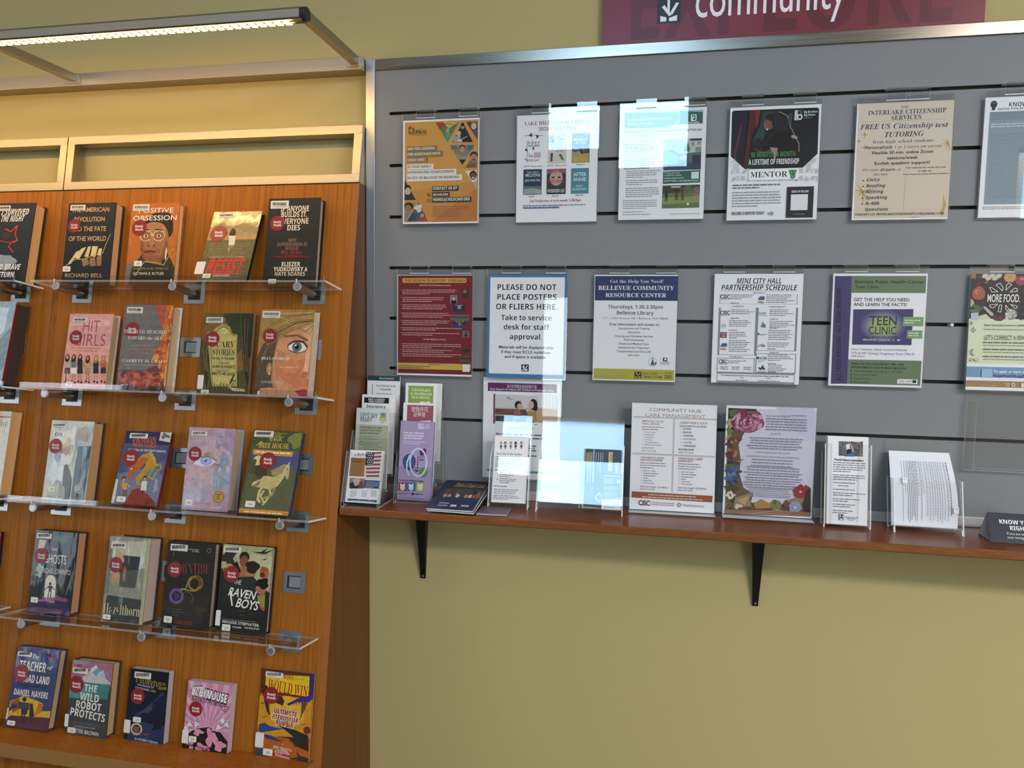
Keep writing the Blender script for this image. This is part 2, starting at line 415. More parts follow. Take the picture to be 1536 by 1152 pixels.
b.add([(p.x, 0.0, p.z) for p in flat], [tuple(t) for t in tris], SLAT)
for hh in holes:
    for i in range(len(hh)):
        p, q = hh[i], hh[(i + 1) % len(hh)]
        b.add([(p[0], 0, p[1]), (q[0], 0, q[1]), (q[0], 0.006, q[1]), (p[0], 0.006, p[1])], [(0, 1, 2, 3)], SLOTLIP)
b.add([(PX0, 0.0185, PZ0), (PX1, 0.0185, PZ0), (PX1, 0.0185, PZ1), (PX0, 0.0185, PZ1)], [(0, 1, 2, 3)], SLATBACK)
o = b.build('panel_board', slat, inv)
def rail(name, x0, x1, y0, y1, z0, z1, mt):
    b = MB(); b.box(x0, x1, y0, y1, z0, z1, mt); return b.build(name, slat, inv, bevel=0.0012)
rail('side_rail', 0.0645, 0.0905, -0.006, 0.019, 0.866, 2.074, ALUV)
rail('top_rail', 0.0905, 2.46, -0.006, 0.019, 2.0445, 2.0735, ALUR)
rail('bottom_rail', 0.0905, 2.46, -0.005, 0.019, 0.8655, 0.8905, RAILP)

# ------------------------------------------------------------------ header sign above the panel
SIGNW, SIGNH = 0.902, 0.42
sg = MB(); MAROON = '8a1f2b'
sg.box(0, SIGNW, 0, SIGNH, -0.012, 0, ink(MAROON, 'c'))
a = Art(SIGNW, SIGNH, [(53, -970), (1402, -970), (1402, 90), (53, 90)], 0.0, 'c', sg)
# flat reading grid: 1349 units = sign width; heights scaled alike
a = Art(SIGNW, SIGNH, [(0, 0), (902, 0), (902, 420), (0, 420)], 0.0, 'c', sg)
a.T('EXPLORE', 58, 408, 842, 172, '701824', 'b')
a.R(140, 300, 198, 371, '1c1c1e')
for pl in ([(165, 306), (171, 306), (171, 345), (165, 345)], [(151, 330), (158, 326), (176, 350), (170, 354)], [(172, 346), (186, 322), (194, 322), (178, 350)], [(148, 352), (163, 356), (163, 366), (148, 366)], [(170, 358), (190, 352), (190, 366), (170, 366)]):
    a.P(pl, 'e9e6e4')
a.T('community', 232, 362, 592, 92, 'ece6e6')
MW = Matrix.Translation((0.7115, 0.0075, 2.0745)) @ Matrix.Rotation(R(90), 4, 'X')
o = sg.build('header_sign', None, MW)
tag(o, 'maroon banner sign reading community, mounted on the wall above the slatwall panel', 'sign')

# ------------------------------------------------------------------ wooden ledge and its brackets
ledge = thing('wall_ledge', (0.07, 0.0, 0.845), 'long reddish oak ledge running under the grey slatwall', 'shelf')
b = MB(); x0, x1 = 0.0, 2.40; d = 0.203; r = 0.006
prof = [(0.0185, 0.0), (0.0185, 0.0200), (-d + r * 0.4, 0.0200), (-d, 0.0200 - r * 0.4), (-d, r * 0.4), (-d + r * 0.4, 0.0)]
b.prism(prof, 'x', x0, x1, WOODSHELF, WOODSHELF)
o = b.build('shelf_board', ledge)
o.data.materials.append(WOODEDGE)
for p in o.data.polygons:
    if p.normal.y < -0.5 or abs(p.normal.x) > 0.5: p.material_index = len(o.data.materials) - 1
for bx, lab in ((0.2285, 'black tapered steel bracket under the ledge nearest the book display'), (1.1515, 'black tapered steel bracket under the ledge below the tall flower notice')):
    br = thing('shelf_bracket', (bx, YB, 0.612), lab, 'bracket', 'brackets under the ledge')
    b = MB()
    top, bot = 0.2330, 0.0
    w1, w0 = 0.0158, 0.0072
    yt, yb_ = -0.040, -0.004
    # sloped face flange with a shallow groove, and two side webs back to the wall
    def flange(xa0, xa1, xb0, xb1, dy):
        A = [(xa0, yb_ + dy, bot), (xa1, yb_ + dy, bot), (xb1, yt + dy, top), (xb0, yt + dy, top)]
        B = [(p[0], p[1] + 0.004, p[2]) for p in A]
        b.add(A + B, [(0, 1, 2, 3), (4, 5, 6, 7), (0, 1, 5, 4), (1, 2, 6, 5), (2, 3, 7, 6), (3, 0, 4, 7)], BLACK)
    flange(-w0, -w0 * 0.45, -w1, -w1 * 0.4, 0); flange(w0 * 0.45, w0, w1 * 0.4, w1, 0); flange(-w0 * 0.45, w0 * 0.45, -w1 * 0.4, w1 * 0.4, 0.0012)
    for s in (-1, 1):
        b.add([(s * w0, yb_, bot), (s * w1, yt, top), (s * w1, 0, top), (s * w0, 0, bot)], [(0, 1, 2, 3)], BLACK)
    b.box(-w1, w1, yt, 0, top - 0.003, top, BLACK)
    b.build('bracket_body', br)
    b = MB(); b.cyl((0, yb_ - 0.0005, 0.008), (0, -1, 0), 0.0042, 0.002, SCREW, 16, 0.003); b.build('screw', br)

# ------------------------------------------------------------------ book display units: a frame of u (along the wall), v (up the leaning panel), w (out of it)
TILT = math.atan(0.17049)
O3 = Vector((0, -0.3417, 0)); VV = Vector((0, math.sin(TILT), math.cos(TILT))); WW = Vector((0, -math.cos(TILT), math.sin(TILT)))
def UM(u=0, v=0, w=0):
    mt = Matrix(((1, 0, 0), (0, VV.y, WW.y), (0, VV.z, WW.z))).to_4x4(); mt.translation = O3 + Vector((u, 0, 0)) + VV * v + WW * w
    return mt
V0 = (FZ + 0.001) / VV.z; VT = 1.757; VL = 0.231
COLS = (-0.776, -0.411, -0.047); PEGV = (1.4445, 1.1435, 0.832, 0.523); EMPTYV = (1.293, 0.983, 0.674)
SHELFV = tuple(v + 0.0162 for v in PEGV)
def display_unit(du, lab, framelab):
    un = thing('book_display_unit', UM(-0.4065 + du, V0, 0), lab, 'bookcase', 'leaning book display units')
    iv = un.matrix_world.inverted(); base = UM(du, 0, 0); lm = iv @ base
    u0, u1 = -0.877, 0.0625
    b = MB(); b.box(u0 + 0.019, u1 - 0.019, V0 + 0.005, VT, -0.018, 0, WOODP); b.build('front_panel', un, lm)
    for s, ua, ub in ((0, u0, u0 + 0.019), (1, u1 - 0.019, u1)):
        # gable: from the panel's leaning front edge back to the wall
        top = O3 + VV * VT; pts = [(-0.3417 + 0.17049 * FZ, FZ + 0.002), (top.y, top.z), (YB - 0.001, top.z), (YB - 0.001, FZ + 0.002)]
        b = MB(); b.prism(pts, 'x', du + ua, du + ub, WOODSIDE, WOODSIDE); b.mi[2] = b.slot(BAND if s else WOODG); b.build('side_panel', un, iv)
    fr = MB(); t = 0.0235; f0, f1, g0, g1 = u0 + 0.002, u1, VT + 0.001, 1.9215; w0, w1 = -0.028, 0.004
    fr.box(f0, f1, g0, g0 + t, w0, w1, ALU); fr.box(f0, f1, g1 - t, g1, w0, w1, ALU)
    fr.box(f0, f0 + t, g0 + t, g1 - t, w0, w1, ALU); fr.box(f1 - t, f1, g0 + t, g1 - t, w0, w1, ALU)
    o = fr.build('header_frame', un, lm, bevel=0.0008); o['label'] = framelab
    lg = MB(); lg.box(u0 + 0.019, u1 - 0.019, VL - 0.034, VL, 0.0005, 0.135, WOODP, {'+z': PLY, '+x': PLY, '-x': PLY}); o = lg.build('bottom_ledge', un, lm)
    for c in COLS:
        for v in tuple(PEGV) + tuple(EMPTYV):
            e = v in EMPTYV; b = MB(); hw, hh, iw, ih = 0.0325, 0.0275, 0.0195, 0.0165; z = 0.0025
            for q in ((-hw, -iw, -hh, hh), (iw, hw, -hh, hh), (-iw, iw, -hh, -ih), (-iw, iw, ih, hh)):
                b.box(c + q[0], c + q[1], v + q[2], v + q[3], 0.0002, z, PLATE)
            b.box(c - iw, c + iw, v - ih, v + ih, 0.0001, 0.0004, SOCK)
            if e: b.box(c - iw + 0.0055, c + iw - 0.001, v - ih + 0.003, v + ih - 0.003, 0.0004, 0.0007, SOCKIN)
            b.build('socket_plate', un, lm)
    return un
unitA = display_unit(0.0, 'leaning cherry wood book display with full face-out rows beside the grey slatwall', 'open aluminium header frame')
unitB = display_unit(-0.9405, 'leaning cherry wood book display cut off by the left edge of the photo', 'open aluminium header frame')

# ------------------------------------------------------------------ clear shelves on pegs
def acrylic_shelf(row, du, lab):
    v = PEGV[row]; s0, s1 = -0.856, 0.0325
    root = thing('acrylic_shelf', UM(du - 0.41, v, 0.0), lab, 'shelf', 'clear acrylic book shelves')
    lm = root.matrix_world.inverted() @ UM(du, 0, 0)
    b = MB(); y0 = v + 0.0112; y1 = SHELFV[row]; ed = {'+x': EDGE, '-x': EDGE, '+z': EDGES, '-z': EDGES}
    b.box(s0, s1, y0, y1, 0.003, 0.1035, ACRSH, ed)
    b.box(s0, s1 - 0.006, y1, y1 + 0.0135, 0.0985, 0.1035, ACRSH, {'+x': EDGES, '-x': EDGES, '+y': EDGES})
    b.build('tray', root, lm)
    for c in COLS:
        p = MB(); p.cyl((c, v, 0.0005), (0, 0, 1), 0.0108, 0.0975, ALUD, 28, 0.0108, CAP)
        pg = p.build('peg', root, lm, smooth=True)
        q = MB(); q.cyl((c, v, 0.098), (0, 0, 1), 0.0116, 0.0030, CAP, 28, 0.0108); q.cyl((c, v, 0.101), (0, 0, 1), 0.0085, 0.0007, PLATE, 24)
        q.cyl((c + 0.0005, v + 0.010, 0.1065), (0, 1, 0), 0.0017, 0.0085, CAP, 10); q.cyl((c + 0.0005, v + 0.0085, 0.0985), (0, 0, 1), 0.0017, 0.0095, CAP, 10)
        ec = q.build('end_cap', pg, None, smooth=True); ec.matrix_parent_inverse = Matrix()
    return root
pos = ('highest', 'second highest', 'third highest', 'lowest')
what = ('dark and orange hardcovers', 'pink, grey and green books', 'fantasy books with the pale eye cover', 'black novels with the tombstone-dark covers')
for r_ in range(4): acrylic_shelf(r_, 0.0, '%s clear acrylic shelf on pegs in the full display' % pos[r_])
for r_ in range(4): acrylic_shelf(r_, -0.9405, '%s clear acrylic shelf end in the display cut off at left' % pos[r_])

# ------------------------------------------------------------------ light bar over the displays
lt = thing('display_light', (-0.9, YB, 2.06), 'slim aluminium light bar on two arms above the book displays', 'light')
iv = lt.matrix_world.inverted()
b = MB(); b.box(-2.0, 0.0625, -0.032, YB - 0.0005, 2.040, 2.0745, ALU); b.build('wall_rail', lt, iv, bevel=0.001)
for ax in (0.044, -0.846):
    b = MB(); b.box(ax - 0.011, ax + 0.011, -0.325, -0.0325, 2.052, 2.074, ALUD); b.build('arm', lt, iv, bevel=0.0015)
    b = MB(); b.box(ax - 0.026, ax + 0.026, -0.0345, -0.0322, 2.046, 2.071, ALU); b.build('arm_plate', lt, iv)
b = MB(); prof = [(-0.352, 2.048), (-0.352, 2.066), (-0.344, 2.074), (-0.322, 2.074), (-0.314, 2.066), (-0.314, 2.048), (-0.322, 2.045), (-0.325, 2.048), (-0.345, 2.048), (-0.348, 2.045)]
b.prism(prof, 'x', -2.0, 0.045, ALUD); b.build('light_bar', lt, iv)
b = MB(); b.cyl((0.045, -0.333, 2.0605), (1, 0, 0), 0.016, 0.012, SOCK, 20); b.build('end_cap', lt, iv)
b = MB()
n = 90
for i in range(n):
    x = -1.96 + i * (1.98 / n); b.add([(x, -0.344, 2.0440), (x + 0.014, -0.344, 2.0440), (x + 0.0185, -0.326, 2.0415), (x + 0.004, -0.326, 2.0415)], [(0, 1, 2, 3)], LED)
    b.add([(x, -0.3445, 2.0456), (x + 0.014, -0.3445, 2.0456), (x + 0.014, -0.344, 2.0440), (x, -0.344, 2.0440)], [(0, 1, 2, 3)], LED)
o = b.build('led_strip', lt, iv)

# ------------------------------------------------------------------ books
PAPER = {}
def pagemat(h):
    if h in PAPER: return PAPER[h]
    mt, n, l, b = new_mat('page_edges_' + h)
    tc = n.new('ShaderNodeTexCoord'); mp = n.new('ShaderNodeMapping'); mp.inputs['Scale'].default_value = (3, 3, 1500)
    no = n.new('ShaderNodeTexNoise'); no.inputs['Scale'].default_value = 1; no.inputs['Detail'].default_value = 2
    hs = n.new('ShaderNodeHueSaturation'); hs.inputs['Color'].default_value = tuple(min(1, v * 1.5) for v in hexc(h)[:3]) + (1,)
    mr = n.new('ShaderNodeMapRange'); mr.inputs['To Min'].default_value = 0.72; mr.inputs['To Max'].default_value = 1.15
    l.new(tc.outputs['Object'], mp.inputs[0]); l.new(mp.outputs[0], no.inputs[0]); l.new(no.outputs[0], mr.inputs[0]); l.new(mr.outputs[0], hs.inputs['Value']); l.new(hs.outputs[0], b.inputs['Base Color'])
    b.inputs['Roughness'].default_value = 0.8; PAPER[h] = mt; return mt

def book(label, row, fit, quad, base, draw, spine=None, back=None, pages='cdb48c', bar=None, rr=None, lh=None, sp=None, paperback=False, du=0.0, W=None, group=None, fin='g'):
    """fit = (u of left edge, stand-off of the foot from the panel, width, height, thickness, roll)"""
    u0, bb, Wd, H, T, rl = fit
    v = (SHELFV + (VL,))[row]
    al = math.asin(max(0.0, bb) / H)
    Y = Vector((0, math.cos(al), -math.sin(al))); Z = Vector((0, math.sin(al), math.cos(al))); X = Vector((1, 0, 0))
    X2 = X * math.cos(rl) + Y * math.sin(rl); Y2 = Y * math.cos(rl) - X * math.sin(rl)
    lift = 0.0006 + max(0.0, -math.sin(rl)) * Wd
    loc = Matrix((X2, Y2, Z)).transposed().to_4x4(); loc.translation = Vector((u0, v + lift, max(bb, 0) + 0.0032))
    root = thing('paperback_book' if paperback else 'hardcover_book', UM() @ loc, label, 'book', 'face-out books on the displays')
    cover = MB(); cb = ink(base, fin); cs = ink(spine or base, fin); ck = ink(back or spine or base, fin)
    t = 0.0006 if paperback else 0.0026
    # back board, spine, front board as one wrap with a slightly rounded spine
    cover.box(0.0015, Wd, 0, H, 0, t, ck)
    cover.box(0.0015, Wd, 0, H, T - t, T, cb)
    k = 5; ri = 0.0 if paperback else 0.0012; pts = []
    for i in range(k + 1):
        z = T * i / k; pts.append((-ri * math.sin(math.pi * i / k), z))
    pts += [(0.0016 + t, T), (0.0016 + t, 0)]
    cover.prism(pts, 'y', 0, H, cs)
    a = Art(Wd, H, quad, T + 2e-5, fin, cover); draw(a)
    cv = cover.build('cover', root)
    pb = MB(); ov = 0.0 if paperback else 0.0042; pb.box(t + 0.002, Wd - (0.0004 if paperback else 0.0055), ov, H - (0.0002 if paperback else ov), t, T - t, pagemat(pages)); pb.build('page_block', root)
    def label_(name, r, c, fn, th=1.6e-4, rnd=False):
        m_ = MB(); q0 = a.p(r[0], r[1]); q1 = a.p(r[2], r[3]); x0, x1, y0, y1 = q0[0], q1[0], q1[1], q0[1]
        zb = T + 9e-4
        if rnd:
            cx, cy, ra = (x0 + x1) / 2, (y0 + y1) / 2, (x1 - x0) / 2
            ring = [(cx + ra * math.cos(2 * math.pi * i / 32), cy + ra * math.sin(2 * math.pi * i / 32)) for i in range(32)]
        else:
            rd = min(0.0022, (y1 - y0) * .2); ring = []
            for ccx, ccy, s0 in ((x1 - rd, y1 - rd, 0), (x0 + rd, y1 - rd, 90), (x0 + rd, y0 + rd, 180), (x1 - rd, y0 + rd, 270)):
                for i in range(4): tt = R(s0 + 30 * i); ring.append((ccx + rd * math.cos(tt), ccy + rd * math.sin(tt)))
        m_.prism(ring, 'z', zb, zb + th, ink(c, 'c'))
        s = Art(Wd, H, quad, zb + th + 1e-5, 'c', m_); s.box = (x0, y0, x1, y1); fn(s, r, a); m_.build(name, root)
    def bars(s, r, a):
        w, h = r[2] - r[0], r[3] - r[1]; x = r[0] + w * .08
        while x < r[2] - w * .1:
            bw = w * rng.choice((.012, .018, .026)); s.R(x, r[1] + h * .2, x + bw, r[1] + h * .62, '55524a'); x += bw + w * rng.choice((.022, .035))
        s.G(r[0] + w * .1, r[1] + h * .86, r[2] - w * .1, 1, 1, h * .1, '4a4843', 0)
    if bar: label_('barcode_label', bar, 'd8d0bd', bars)
    if rr:
        cx, cy, ra = rr
        def f(s, r, a): s.C('Ready', cx, cy - ra * .04, ra * 1.25, ra * .36, 'f0dcd8', 'b'); s.C('Reads', cx, cy + ra * .46, ra * 1.25, ra * .36, 'f0dcd8', 'b')
        label_('round_sticker', (cx - ra, cy - ra, cx + ra, cy + ra), 'a01a1e', f, rnd=True)
    if lh:
        def f(s, r, a): s.C('LH', (r[0] + r[2]) / 2, r[1] + (r[3] - r[1]) * .66, (r[2] - r[0]) * .4, (r[3] - r[1]) * .32, '33312c', 'h')
        label_('branch_label', lh, 'ded8c6', f)
    if sp: label_('spine_label', sp, 'd9d6cd', lambda s, r, a: None)
    return root

def b_survived(a):
    a.page('20252b'); a.C('I SURVIVED', 80, 195, 215, 42, 'ddd6cc', 'o', shear=.1); a.C('THE NIGHT', 60, 245, 180, 45, 'ddd6cc', 'o', shear=.1)
    a.L([(10, 300), (60, 320), (105, 275), (90, 340), (110, 385), (60, 400), (45, 430), (80, 470)], 9, 'b8332f'); a.L([(-60, 380), (40, 400), (95, 400)], 5, 'b8332f')
    a.E(20, 350, 40, 26, '3a2a2c', 0, .1); a.E(25, 540, 70, 55, '8a97a0', 0, .2); a.C('AND BRAVE', 30, 595, 220, 38, 'e4e4e4', 'o'); a.C('RETURN', 20, 650, 150, 38, 'e4e4e4', 'o')
book('dark blue hardcover with red jagged drawing, cut off by the left edge', 0, (-1.071, 0.0113, .145, .2433, .040, .0), [(-85, 107), (247, 107), (175, 690), (-150, 690)], '20252b', b_survived, '1c1f24', pages='b98f5e', bar=(-40, 125, 45, 165))

def b_american(a):
    a.page('22282c')
    a.T('THE AMERICAN', 565, 192, 856, 34, 'c99a5c', 'h'); a.T('REVOLUTION', 582, 266, 820, 36, 'c99a5c', 'h'); a.T('AND THE FATE', 555, 340, 828, 36, 'c99a5c', 'h'); a.T('OF THE WORLD', 540, 415, 828, 36, 'c99a5c', 'h')
    for q in ([(600, 500), (626, 488), (560, 590), (530, 600)], [(640, 475), (675, 465), (620, 560), (585, 545)], [(690, 462), (712, 460), (690, 545), (660, 540)], [(722, 460), (766, 462), (745, 545), (708, 538)], [(775, 478), (798, 482), (785, 540), (758, 530)]): a.P(q, 'd8c08a')
    for q in ([(640, 570), (680, 545), (700, 600), (650, 620)], [(700, 560), (740, 540), (750, 615), (705, 618)], [(755, 545), (795, 530), (790, 615), (755, 618)]): a.P(q, '8f6d48')
    a.L([(515, 610), (590, 560), (660, 560), (740, 530), (800, 520), (830, 440), (862, 370)], 5, 'bfa763')  # yellowish line: the light strip's reflection painted across the jacket
    a.T('RICHARD BELL', 508, 698, 795, 30, 'b3946a', 'h')
book('dark slate hardcover with gold capitals and grasping golden fingers on its cover', 0, (-.8189, 0, .1578, .2425, .034, 0), [(548, 125), (908, 122), (848, 775), (480, 758)], '22282c', b_american, '1b1f22', pages='b99068', bar=(562, 138, 670, 180), rr=(587, 300, 41), lh=(500, 612, 553, 655))

def b_positive(a):
    a.page('b9692b'); a.P([(1000, 600), (1190, 480), (1150, 765), (970, 765)], 'a85a30'); a.P([(985, 590), (1060, 588), (1040, 770), (975, 770)], '6e6a6a')
    a.P([(1020, 640), (1100, 520), (1300, 520), (1360, 640), (1345, 780), (1000, 780)], '3a342c')
    a.E(1225, 310, 118, 120, '2e2620', 0, .05); a.E(1195, 420, 108, 150, '9c6a48'); a.E(1190, 330, 90, 60, 'b37c52'); a.R(1130, 530, 1250, 610, '8a5a3c')
    for x in (1130, 1228): a.E(x, 378, 46, 42, 'd8c9a4'); a.E(x, 378, 41, 37, '97653f'); a.E(x, 380, 17, 12, 'e6d9c6'); a.E(x, 380, 9, 10, '1e1612')
    a.L([(1170, 368), (1190, 368)], 6, 'd8c9a4'); a.E(1172, 440, 26, 18, '6e4730'); a.E(1160, 505, 46, 14, '70382c'); a.P([(1090, 420), (1110, 450), (1120, 540), (1180, 575), (1110, 560), (1085, 480)], '8a5638'); a.P([(1290, 400), (1300, 470), (1270, 560), (1215, 590), (1255, 520), (1275, 450)], '835034')
    a.P([(1165, 385), (1185, 385), (1200, 450), (1172, 462), (1148, 450)], 'ac7650'); a.E(1150, 455, 8, 6, '4a2c20'); a.E(1192, 455, 8, 6, '4a2c20'); a.L([(1115, 505), (1160, 498), (1210, 506)], 5, '4a241e'); a.E(1165, 517, 34, 9, '94584a'); a.L([(1128, 478), (1118, 500)], 4, '6e4430'); a.L([(1218, 474), (1232, 500)], 4, '6e4430'); [a.L([(1130, 300 + k * 14), (1250, 296 + k * 14)], 3, '9a6846') for k in range(3)]; a.E(1250, 240, 60, 40, '3a3028', 0, .1)
    a.L([(1100, 340), (1150, 330)], 8, '2a1d16'); a.L([(1200, 330), (1255, 335)], 8, '2a1d16')
    a.P([(1040, 640), (1120, 580), (1200, 600), (1330, 640), (1340, 780), (1000, 780)], '2f2b26')
    a.L([(1050, 690), (1120, 580), (1210, 590), (1270, 610), (1340, 480)], 5, 'c7a95e'); a.E(1285, 520, 6, 50, 'e4cfa6')  # yellow line and pale streak: light strip glints painted on the jacket
    a.T('POSITIVE', 1070, 202, 1340, 36, 'efe7da'); a.T('OBSESSION', 1030, 262, 1368, 38, 'efe7da'); a.T('THE LIFE AND TIMES OF', 1035, 640, 1305, 16, '9a8a70'); a.T('OCTAVIA E. BUTLER', 1035, 680, 1270, 20, 'd8cfc0')
book('orange hardcover with a painted portrait of a person wearing glasses', 0, (-.6164, 0, .155, .2405, .026, 0), [(1023, 132), (1388, 120), (1345, 780), (972, 765)], 'b9692b', b_positive, '8d4f22', pages='c2a07c', bar=(1035, 140, 1152, 185), rr=(1080, 316, 50), lh=(1045, 572, 1102, 615))

def b_resist(a):
    a.page('6d6444'); a.R(180, 200, 640, 345, 'c3ae80'); a.P([(200, 330), (330, 320), (640, 330), (600, 420), (170, 420)], '9b8860'); a.E(500, 330, 90, 36, '8f7c56', 0, .2); a.E(290, 330, 60, 30, '8f7c56', 0, .2)
    a.P([(185, 400), (610, 395), (600, 440), (172, 440)], 'b48a50'); a.P([(170, 436), (605, 432), (490, 790), (60, 790)], '665e3d')
    a.G(200, 470, 540, 6, 18, 3, '7a7150'); a.P([(120, 585), (530, 590), (490, 790), (70, 785)], '57503a'); a.G(130, 610, 500, 8, 20, 3, '6c6448', 0.1)
    a.T('The invasion', 300, 285, 560, 24, 'd8cba4', 'i'); [a.L([(x, y), (x + 40, y - 14)], 5, '4a4230') for x, y in ((410, 245), (490, 236), (550, 300), (590, 228))]
    a.E(385, 378, 26, 36, '2c2117', 0, .1); a.P([(355, 400), (412, 405), (398, 480), (352, 480)], 'd3cfc6'); a.L([(362, 480), (350, 525)], 9, 'b58a63'); a.L([(380, 480), (378, 500)], 9, 'b58a63'); a.L([(410, 400), (412, 420)], 8, 'c59a70')
    a.T('A gripping story of the resistance', 190, 577, 480, 8, 'd9d2b4'); a.T('RESIST', 150, 710, 440, 118, 'd7201f', 'b', shear=.14); a.T('A STORY OF D-DAY', 218, 738, 352, 16, 'dcd6c0', 'o')
book('tilted sepia cover with a child running across a field and big red lettering', 0, (-.3607, .0555, .1475, .2196, .0128, 0), [(238, 208), (628, 205), (492, 785), (82, 775)], '6d6444', b_resist, '171614', pages='b9a27c', bar=(275, 222, 402, 254), rr=(272, 385, 53), lh=(142, 714, 198, 750), sp=(95, 612, 140, 715))

def b_anyone(a):
    a.page('2c2c27')
    for t, x0, x1, y in (('IF ANYONE', 785, 1018, 205), ('BUILDS IT,', 785, 1000, 252), ('EVERYONE', 775, 1012, 308), ('DIES', 832, 942, 360)): a.T(t, x0, y, x1, 44, 'e2cfb8', 'b')
    for t, x0, x1, y, c in (('WHY', 842, 910, 455, '7e6a5c'), ('SUPERHUMAN AI', 752, 998, 490, '85685a'), ('WOULD', 818, 925, 522, '8b5a4e'), ('KILL US ALL', 783, 950, 556, '8e3a30')): a.T(t, x0, y, x1, 28, c, 'b')
    a.P([(690, 580), (870, 565), (1050, 580), (870, 588)], '7d2019')
    a.T('ELIEZER', 783, 660, 936, 34, 'e2d2be', 'b'); a.T('YUDKOWSKY &', 720, 702, 995, 34, 'e2d2be', 'b'); a.T('NATE SOARES', 725, 742, 975, 32, 'c9b99a', 'b')
book('black hardcover with large cream capitals and a thin red glow line', 0, (-.1859, 0, .1537, .2455, .028, 0), [(697, 103), (1113, 85), (1060, 835), (628, 828)], '2c2c27', b_anyone, '232320', '17171a', pages='98897e', bar=(713, 122, 850, 180), rr=(760, 304, 52), lh=(678, 768, 738, 810))

def b_silver(a):
    a.page('9fb2bf'); a.P([(-120, 100), (60, 120), (20, 300), (-150, 420)], 'c9dde8'); a.P([(-60, 420), (90, 250), (40, 560), (-100, 660)], '8397a5')  # pale and darker patches: window reflection painted into the cover
sb = book('silver hardcover with painted reflections beside a red inner edge, cut off by the left edge', 1, (-1.0915, .0217, .145, .2445, .052, 0), [(-215, 70), (112, 70), (5, 700), (-330, 700)], '9fb2bf', b_silver, '9fb2bf', '4a3a34', pages='2f2724')
mbx = MB(); mbx.box(0.03, .1405, .0042, .240, .0358, .0492, ink('8c1422', 'c')); mbx.build('red_edge', sb)
mbx = MB()
for q in (.09, .14, .185):
    cc = [(0.1397, q + .007 * math.sin(R(40 * i)), .019 + .007 * math.cos(R(40 * i))) for i in range(7)]
    for p_, r_ in zip(cc, cc[1:]): mbx.add([p_, r_, (r_[0], r_[1] * .985 + q * .015, r_[2] * .97 + .019 * .03), (p_[0], p_[1] * .985 + q * .015, p_[2] * .97 + .019 * .03)], [(0, 1, 2, 3)], ink('b55a4a', 'c'))
mbx.build('edge_ornament', sb)

def b_hit(a):
    a.page('d79c93'); a.R(540, 205, 830, 260, 'dfaca4')
    a.T('HIT', 618, 298, 755, 86, 'a8575c'); a.T('GIRLS', 545, 400, 802, 88, 'a8575c')
    a.G(530, 422, 780, 2, 20, 8, 'b8726e', .1, center=True)
    for x, top, skin, up, lo in ((508, 480, 'c9957a', 'b8a79c', '3c3a42'), (558, 480, 'b98468', '5c7e86', 'e6ddd0'), (608, 480, 'b98468', '2a282c', '2a282c'), (668, 490, 'b07a5c', 'b89a6a', 'a98a5e'), (732, 490, 'c9957a', '26262a', '2b2b30'), (790, 490, 'c48a68', 'b2543f', '2e2c30')):
        a.L([(x - 6, 600), (x - 12, 668)], 10, skin if lo != '3c3a42' else lo); a.L([(x + 8, 600), (x + 10, 672)], 10, skin)
        a.P([(x - 22, top + 30), (x + 22, top + 30), (x + 20, 560), (x + 24, 610), (x - 22, 610), (x - 18, 560)], lo); a.P([(x - 22, top + 28), (x + 22, top + 28), (x + 18, 565), (x - 18, 565)], up)
        a.E(x, top + 14, 18, 30, '2c1c16' if x not in (732, 790) else 'a87a3c'); a.E(x, top + 6, 10, 15, skin)
        a.L([(x - 22, top + 36), (x - 30, 560)], 8, skin); a.L([(x + 22, top + 36), (x + 28, 555)], 8, skin); a.E(x - 12, 670, 8, 7, '241c1c'); a.E(x + 12, 676, 8, 7, '241c1c')
    a.T('NORA PRINCIOTTI', 560, 712, 800, 9, 'b0766f', 'h')
book('pale pink hardcover with a row of six standing women', 1, (-.7825, .0085, .1432, .2179, .029, 0), [(528, 165), (865, 172), (800, 735), (455, 722)], 'd79c93', b_hit, 'd9bca8', 'd8d0c8', pages='a08a62', bar=(555, 195, 660, 232), rr=(575, 340, 43), lh=(500, 668, 550, 708))

